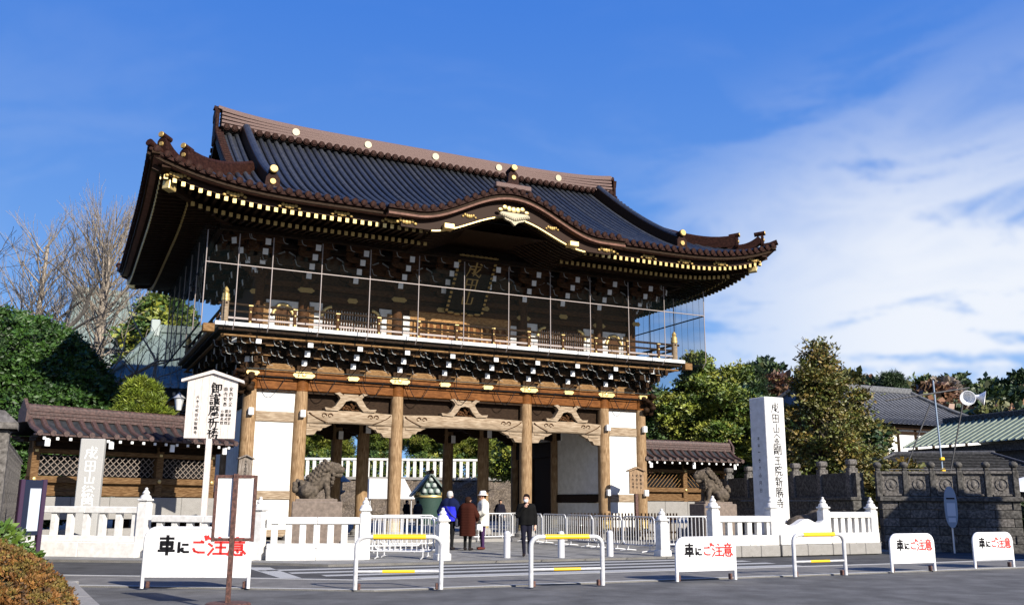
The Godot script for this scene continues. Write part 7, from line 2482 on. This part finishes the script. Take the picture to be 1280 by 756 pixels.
func surroundings() -> void:
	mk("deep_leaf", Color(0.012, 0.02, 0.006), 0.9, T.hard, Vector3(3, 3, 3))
	mk("pink", Color(0.7, 0.03, 0.13), 0.6)
	mk("copper_roof", Color(0.17, 0.22, 0.20), 0.6, T.soft, Vector3(0.4, 0.4, 0.4))
	mk("copper_trim", Color(0.30, 0.34, 0.32), 0.6)
	mk("gray_roof", Color(0.19, 0.195, 0.205), 0.6, T.hard, Vector3(0.6, 0.6, 0.6))
	mk("slate_roof", Color(0.10, 0.098, 0.10), 0.6, T.hard, Vector3(0.6, 0.6, 0.6))
	mk("green_metal", Color(0.19, 0.235, 0.175), 0.5, T.soft, Vector3(0.3, 0.3, 0.3))
	mk("bronze", Color(0.05, 0.10, 0.08), 0.5, T.soft, Vector3(2, 2, 2), 0.2)
	mk("far_wall", Color(0.72, 0.71, 0.68), 0.85, T.pale, Vector3(0.4, 0.4, 0.4))
	mk("terrace", Color(0.26, 0.21, 0.16), 0.9, T.cells, Vector3(0.28, 0.28, 0.28), 0.0, 3.0)
	mk("tent", Color(0.72, 0.72, 0.72), 0.6)
	# green copper roofed hall at the left
	var h1 := thing("temple_hall", "temple building with a green copper roof between the pruned pine and the gate", "building", Vector3(-18.0, 0, -55.0), 20)
	part(bx(Vector3(0, 3.5, 0), Vector3(9, 7.0, 8)), "wall", M.mid_wood, h1)
	hip_roof(h1, Vector3(0, 7.4, 0), 12.5, 11.5, 4.0, 6.6, 1.5, M.copper_roof, 0.4, M.copper_roof)
	for s in [-1.0, 1.0]:
		part(bx(Vector3(s * 3.35, 11.5, 0), Vector3(0.5, 1.0, 0.9), 0.05), "ridge_end", M.copper_trim, h1)
	for k in 14:
		part(bx(Vector3(-5.2 + k * 0.8, 7.15, 5.2), Vector3(0.14, 0.16, 0.3)), "rafter_tip", M.white_paint, h1)
	part(bx(Vector3(0, 6.6, 4.1), Vector3(8.6, 0.5, 0.2)), "lit_beam", M.tan_wood, h1)
	var h2 := thing("temple_hall", "pale grey-green tall hall far behind the bare trees", "building", Vector3(-34.6, 0, -76.0), 34)
	part(bx(Vector3(0, 7, 0), Vector3(5, 14.0, 5)), "wall", M.copper_roof, h2)
	hip_roof(h2, Vector3(0, 14.0, 0), 6.4, 6.4, 5.2, 4.6, 1.1, M.copper_roof, 0.6, M.copper_roof)
	h2.scale = Vector3(0.85, 0.97, 0.85)
	for k in 5:
		part(bx(Vector3(-1.9 + k * 0.95, 12.0, 2.53), Vector3(0.6, 1.4, 0.06)), "window", M.gray_roof, h2)
	# white walled hall with grey tiles at the right
	var h3 := thing("temple_hall", "white walled hall with dark posts and a large grey tiled roof behind the brownish tree", "building", Vector3(28.5, 0, -76.0), 25.6)
	part(bx(Vector3(0, 3.6, 0), Vector3(16, 7.2, 11)), "wall", M.far_wall, h3)
	for k in 9:
		part(bx(Vector3(-7.4 + k * 1.85, 3.6, 5.53), Vector3(0.2, 7.2, 0.1)), "wall_post", M.dark_wood, h3)
	for y in [5.2, 6.9]:
		part(bx(Vector3(0, y, 5.54), Vector3(16, 0.22, 0.08)), "wall_beam", M.dark_wood, h3)
	part(bx(Vector3(0, 7.3, 0), Vector3(17, 0.3, 11.6)), "eave_board", M.dark_wood, h3)
	hip_roof(h3, Vector3(0, 7.5, 0), 18, 12.5, 3.4, 12.0, 1.3, M.gray_roof, 0.5, M.gray_roof)
	# long green sheet-metal roof
	var h4 := thing("market_building", "long low building with a pale green ribbed metal roof at the right edge", "building", Vector3(29.5, 0, -46.4), -72.5)
	part(bx(Vector3(0, 2.2, 0), Vector3(20, 4.4, 5.4)), "wall", M.slate_roof, h4)
	part(bx(Vector3(0, 4.55, 0), Vector3(20.6, 0.4, 6.0)), "fascia", M.dark_stone, h4)
	for s in [1.0, -1.0]:
		var m := Mb.new()
		m.sheet([[Vector3(-10.4, 4.85, s * 3.3), Vector3(10.4, 4.85, s * 3.3)], [Vector3(-10.4, 6.45, 0), Vector3(10.4, 6.45, 0)]])
		part(m, "roof", M.green_metal, h4)
		for k in 44:
			if s > 0:
				part_pipe(h4, "roof_rib", [Vector3(-10.3 + k * 0.48, 4.88, 3.3), Vector3(-10.3 + k * 0.48, 6.48, 0)], 0.055, M.green_metal)
	part(bx(Vector3(0, 6.55, 0), Vector3(20.9, 0.34, 0.4), 0.05), "ridge", M.dark_stone, h4)
	# dark slate hip roof in front of it
	var h5 := thing("house", "low house with a dark grey hipped roof behind the carved stone wall", "house", Vector3(19.4, 0, -42.0), -20)
	part(bx(Vector3(0, 1.15, 0), Vector3(7.6, 2.3, 5.4)), "wall", M.far_wall, h5)
	hip_roof(h5, Vector3(0, 2.2, 0), 9.6, 7.4, 1.6, 3.9, 1.0, M.slate_roof, 0.0, M.slate_roof, "roof", 0.4)
	for k in 22:
		var y := 2.23 + 1.6 * k / 22.0
		var hw := 4.8 - 2.85 * k / 22.0
		part(bx(Vector3(0, y, 3.7 * (1.0 - k / 22.0)), Vector3(hw * 2 - 0.1, 0.03, 0.12)), "roof_course", M.slate_roof, h5)
	# loudspeakers on a tube scaffold
	var sp := thing("loudspeaker_mast", "tube scaffold with a white horn loudspeaker pair above the carved stone wall", "loudspeaker", Vector3(17.6, 0, -38.0), 0)
	part_pipe(sp, "mast", [Vector3(-0.05, 0, 0), Vector3(-0.15, 6.6, 0)], 0.035, M.blue_gray)
	part_pipe(sp, "cross_tube", [Vector3(-2.2, 5.75, 0.05), Vector3(1.3, 6.3, 0.05)], 0.035, M.slate_roof)
	part_pipe(sp, "brace", [Vector3(-1.9, 2.4, 0.1), Vector3(-0.4, 5.6, 0.1)], 0.03, M.slate_roof)
	part_pipe(sp, "brace", [Vector3(0.1, 2.6, 0.1), Vector3(1.1, 6.2, 0.1)], 0.03, M.slate_roof)
	part_pipe(sp, "guard_tube", [Vector3(-2.4, 2.95, 0.3), Vector3(2.6, 3.0, 0.3)], 0.025, M.slate_roof)
	part_pipe(sp, "red_tube", [Vector3(-1.8, 2.75, 0.32), Vector3(2.5, 2.78, 0.32)], 0.03, M.red_ink)
	for e in [[Vector3(1.05, 5.85, 0.3), Vector3(-0.35, -0.1, 0.9)], [Vector3(1.5, 5.9, 0.2), Vector3(0.85, -0.2, 0.45)]]:
		var hm := Mb.new()
		var d: Vector3 = e[1].normalized()
		var u := d.cross(Vector3.UP).normalized()
		hm.lathe([Vector2(0.0, -0.35), Vector2(0.12, -0.34), Vector2(0.12, -0.12), Vector2(0.08, -0.06), Vector2(0.12, 0.08), Vector2(0.3, 0.3), Vector2(0.27, 0.3), Vector2(0.09, 0.05), Vector2(0, 0.05)], 16, e[0], Basis(u, d, u.cross(d)))
		part(hm, "horn", M.lamp_white, sp)
	for y in [2.95, 3.4]:
		part(bx(Vector3(-0.1, y, 0.06), Vector3(0.16, 0.12, 0.16), 0.02), "yellow_clamp", M.yellow, sp)
	# white canopy at the right edge
	var cn := thing("canopy", "white canvas canopy at the right edge beside the stone wall", "canopy", Vector3(19.3, 0, -34.0), 0)
	var cm := Mb.new()
	cm.sheet([[Vector3(-1.7, 2.05, 1.2), Vector3(0, 1.95, 1.3), Vector3(1.7, 2.05, 1.2)], [Vector3(-1.6, 2.35, 0), Vector3(0, 2.75, 0), Vector3(1.6, 2.35, 0)], [Vector3(-1.7, 2.05, -1.2), Vector3(0, 1.95, -1.3), Vector3(1.7, 2.05, -1.2)]])
	part(cm, "canvas", M.tent, cn)
	for x in [-1.5, 1.5]:
		part_pipe(cn, "pole", [Vector3(x, 0, 0), Vector3(x, 2.4, 0)], 0.03, M.steel)
	var pb := thing("potted_shrub", "dark leafy shrub under the white canopy at the right edge", "shrub", Vector3(18.6, 0, -33.2))
	foliage(pb, "crown", [[Vector3(0, 0.9, 0), Vector3(0.9, 0.8, 0.6), 1.0]], 1500, leaf_mesh(5, 0.2, 2), [Color(0.02, 0.04, 0.012), Color(0.03, 0.055, 0.015)], 71, 0.2, 12, 0.3)
	var dk := thing("market_stall", "dark stall front under the white canopy", "stall", Vector3(19.8, 0, -35.2), 0)
	part(bx(Vector3(0, 1.0, 0), Vector3(3.4, 2.0, 1.0), 0.02), "stall_front", M.slate_roof, dk)
	part(bx(Vector3(0, 1.1, 0.56), Vector3(3.5, 0.1, 0.4), 0.02), "counter", M.dark_wood, dk)
	# --- yard beyond the gate: terrace wall with balustrade, bronze burner, tent
	var tw := thing("terrace_wall", "rough brown stone terrace wall beyond the gate", "wall", Vector3(-8.5, 0, -79.0), 4)
	var rows: Array = []
	var nz := FastNoiseLite.new()
	nz.seed = 8
	nz.frequency = 0.5
	for i in 15:
		var row: Array = []
		for j in 91:
			var x := -14.0 + 28.0 * j / 90.0
			var y := 3.1 * i / 14.0
			row.append(Vector3(x, y, -0.05 * i + nz.get_noise_2d(x * 3.0, y * 3.0) * 0.35))
		rows.append(row)
	rows.append([])
	for j in 91: rows[15].append(Vector3(-14.0 + 28.0 * j / 90.0, 3.1, -14.0))
	var tm := Mb.new()
	tm.sheet(rows, Vector3(0, 0.3, 1))
	part(tm, "rock_face", M.terrace, tw)
	tw.scale = Vector3(1.25, 1.1, 1.25)
	var tb := thing("stone_balustrade", "long pale stone balustrade on top of the terrace wall beyond the gate", "balustrade", Vector3(-8.5, 3.4, -80.0), 4)
	tb.scale = Vector3(1.25, 1.2, 1.25)
	part(bx(Vector3(0, 0.1, 0), Vector3(28, 0.2, 0.4), 0.02), "base_rail", M.granite, tb)
	part(bx(Vector3(0, 1.42, 0), Vector3(28, 0.16, 0.3), 0.02), "top_rail", M.white_stone, tb)
	for k in 62:
		part(bx(Vector3(-13.8 + k * 0.452, 0.78, 0), Vector3(0.22, 1.18, 0.2), 0.02), "baluster", M.white_stone, tb)
	var bb := thing("incense_burner", "bronze burner with a gabled green roof and round bosses, beyond the gate", "incense burner", Vector3(-5.75, 0, -66.5), 12)
	bb.scale = Vector3.ONE * 1.1
	var bm := Mb.new()
	bm.lathe([Vector2(0.75, 0), Vector2(0.8, 0.3), Vector2(0.68, 0.4), Vector2(0.85, 1.2), Vector2(0.95, 1.75), Vector2(0.0, 1.75)], 24)
	part(bm, "drum", M.bronze, bb)
	var bg := Mb.new()
	bg.lathe([Vector2(0.97, 1.7), Vector2(1.0, 1.76), Vector2(0.97, 1.84)], 24)
	part(bg, "gold_rim", M.gold, bb)
	var gb := Mb.new()
	gb.ext([Vector2(-0.95, 1.85), Vector2(0.95, 1.85), Vector2(0, 3.05)], -0.7, 0.7)
	part(gb, "gable", M.bronze, bb)
	for s in [-1.0, 1.0]:
		var rm := Mb.new()
		rm.ext([Vector2(s * 1.2, 1.75), Vector2(s * 1.2, 1.88), Vector2(0, 3.3), Vector2(0, 3.12)], -0.95, 0.95)
		part(rm, "roof_slope", M.copper_roof, bb)
		part(bx(Vector3(s * 0.8, 1.95, 0.74), Vector3(0.26, 0.18, 0.04), 0.01), "gold_plate", M.gold, bb)
	part(bx(Vector3(0, 3.3, 0), Vector3(0.3, 0.24, 2.0), 0.04), "roof_ridge", M.dark_wood, bb)
	for k in 6:
		var row := 0 if k < 3 else (1 if k < 5 else 2)
		var ix: float = [-0.42, 0.0, 0.42, -0.21, 0.21, 0.0][k]
		var jm := Mb.new()
		jm.ball(Vector3(ix, 2.1 + row * 0.36, 0.72), Vector3(0.16, 0.18, 0.14), 12)
		jm.lathe([Vector2(0.17, 0), Vector2(0.17, 0.05)], 12, Vector3(ix, 2.02 + row * 0.36, 0.72))
		part(jm, "round_boss", M.copper_trim, bb)
	var tn := thing("tent", "white tent with a sloping roof left of the bronze burner", "tent", Vector3(-9.5, 0, -73.0), 12)
	tn.scale = Vector3.ONE * 1.2
	var tnm := Mb.new()
	tnm.ext([Vector2(-1.3, 1.5), Vector2(1.6, 1.5), Vector2(0.9, 2.75), Vector2(-1.3, 2.75)], -1.2, 1.2)
	part(tnm, "canvas_roof", M.tent, tn)
	for x in [-1.2, 1.4]:
		part_pipe(tn, "pole", [Vector3(x, 0, 1.0), Vector3(x, 1.6, 1.0)], 0.03, M.steel)
	var hut := thing("shrine_hut", "dark roofed small hall beyond the gate, right of the terrace", "building", Vector3(3.4, 0, -84.0), 20)
	part(bx(Vector3(0, 2.2, 0), Vector3(6, 4.4, 5)), "wall", M.mid_wood, hut)
	hip_roof(hut, Vector3(0, 4.5, 0), 8.5, 7.5, 2.6, 4.0, 1.3, M.slate_roof, 0.5, M.slate_roof)
	var lt := thing("stone_lantern", "weathered stone lantern beyond the gate in the left passage", "stone lantern", Vector3(-11.4, 0, -62.0))
	var lm := Mb.new()
	lm.lathe([Vector2(0.7, 0), Vector2(0.7, 0.5), Vector2(0.25, 0.6), Vector2(0.2, 2.0), Vector2(0.5, 2.2), Vector2(0.5, 2.3), Vector2(0.3, 2.3), Vector2(0.3, 2.8), Vector2(0.85, 2.85), Vector2(0.3, 3.3), Vector2(0.15, 3.35), Vector2(0.2, 3.6), Vector2(0, 3.8)], 8)
	part(lm, "lantern_stone", M.granite, lt)
	# a neighbouring two-storey house beyond the right edge, whose shadow falls on the stone wall
	var nb := thing("neighbour_house", "gabled house beyond the right edge whose shadow falls on the carved stone wall", "house", Vector3(22.0, 0, -25.2), rad_to_deg(atan2(0.665, 0.745)))
	var gable: Array = [Vector2(-4.2, 0), Vector2(0.2, 0), Vector2(0.2, 6.9), Vector2(-0.95, 7.95), Vector2(-4.2, 5.2)]
	var gmb := Mb.new()
	gmb.ext(gable, 0.0, 6.0)
	part(gmb, "wall", M.far_wall, nb)
	var rs1 := Mb.new()
	rs1.ext([Vector2(-0.95, 7.97), Vector2(0.34, 6.78), Vector2(0.34, 6.93), Vector2(-0.95, 8.13), Vector2(-4.4, 5.22), Vector2(-4.4, 5.07)], -0.3, 6.3)
	part(rs1, "roof", M.slate_roof, nb)
	for k in 3:
		part(bx(Vector3(-1.9 + k * 1.2, 3.0, -0.02), Vector3(0.7, 1.1, 0.06), 0.01), "window", M.slate_roof, nb)
	hill()

func hill() -> void:
	var n := FastNoiseLite.new()
	n.seed = 12
	n.frequency = 0.01
	var ht := func(x: float, z: float) -> float:
		var ridge := smoothstep(-20.0, 70.0, x) * 25.5 + 3.0 * sin(x * 0.05) + n.get_noise_2d(x, z) * 7.0
		return ridge * smoothstep(-120.0, -250.0, z) - 0.5
	var rows: Array = []
	for i in 21:
		var z := -110.0 - 220.0 * i / 20.0
		var row: Array = []
		for j in 61:
			var x := -120.0 + 480.0 * j / 60.0
			row.append(Vector3(x, ht.call(x, z), z))
		rows.append(row)
	var m := Mb.new()
	m.sheet(rows)
	struct(m, "hill", M.earth, "wooded hill rising behind the right-hand buildings")
	var r := RandomNumberGenerator.new()
	r.seed = 99
	var leaf := leaf_mesh(6, 1.5, 13, 0.7)
	var fam := [[Color(0.035, 0.06, 0.02), Color(0.05, 0.08, 0.022), Color(0.03, 0.05, 0.018)], [Color(0.15, 0.075, 0.045), Color(0.12, 0.07, 0.04), Color(0.17, 0.085, 0.045)], [Color(0.075, 0.085, 0.025), Color(0.10, 0.10, 0.03)], [Color(0.13, 0.10, 0.075), Color(0.15, 0.12, 0.09)]]
	var word := ["dark green evergreen", "russet", "olive green", "grey bare-twigged"]
	var ordinal := ["first", "second", "third", "fourth", "fifth", "sixth", "seventh", "eighth", "ninth", "tenth", "eleventh", "twelfth", "thirteenth", "fourteenth", "fifteenth", "sixteenth"]
	var count := [0, 0, 0, 0, 0, 0, 0, 0]
	for k in 46:
		var f: int = [0, 1, 0, 2, 3, 0, 1, 2][k % 8]
		var x := 55.0 + 105.0 * (k % 23) / 22.0 + r.randf_range(-3, 3)
		var z := -250.0 + (k / 23) * 34.0 + r.randf_range(-8, 8)
		if x > 128.0 or (x > 106.0 and k >= 23): f = 0
		elif x > 88.0 and x < 104.0: f = [1, 3, 1, 2][k % 4]
		var row: int = k / 23
		count[row * 4 + f] += 1
		var t := thing("hill_tree", "%s %s tree crown from the left in the %s row on the hill" % [ordinal[count[row * 4 + f] - 1], word[f], ["upper", "lower"][row]], "tree", Vector3(x, ht.call(x, z), z), 0, "%s trees on the hill" % word[f])
		var hh := r.randf_range(7.0, 12.0)
		var lobes: Array = []
		for i in 7:
			lobes.append([Vector3(r.randfn() * 2.2, hh * 0.6 + r.randfn() * 1.6, r.randfn() * 2.0), Vector3(2.6, 2.0, 2.6), 1.0])
		var tk := Mb.new()
		tk.cyl(Vector3(0, -1, 0), Vector3(0, hh * 0.7, 0), 0.35, 0.15, 6)
		part(tk, "trunk", M.bark, t)
		foliage(t, "crown", lobes, 900, leaf, fam[f], 200 + k, 1.6, 14, 0.5)
	var under: Array = []
	for i in 200:
		var x := r.randf_range(20.0, 190.0)
		var z := r.randf_range(-275.0, -150.0)
		under.append([Vector3(x, ht.call(x, z) + 2.5, z), Vector3(8, 3.5, 8), 1.0])
	var u := Node3D.new()
	u.name = "hill_wood"
	add_child(u)
	tag(u, "mixed wood covering the hill between the larger crowns", "wood", "", "stuff")
	foliage(u, "wood", under, 60000, leaf, fam[0] + fam[1] + fam[2], 301, 2.4, 20, 0.6)

func rest() -> void:
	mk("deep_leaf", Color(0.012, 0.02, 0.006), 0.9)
	plant_materials()
	street()
	surroundings()
	people()
	lion_dog("weathered stone lion dog on a pedestal before the left white wall, facing right", Vector3(-6.15, 0.06, -30.0), 12, 1.0)
	lion_dog("weathered stone lion dog on a pedestal by the right tiled wall, facing left", Vector3(7.9, 0.06, -36.9), 205, 1.05)
	plants()
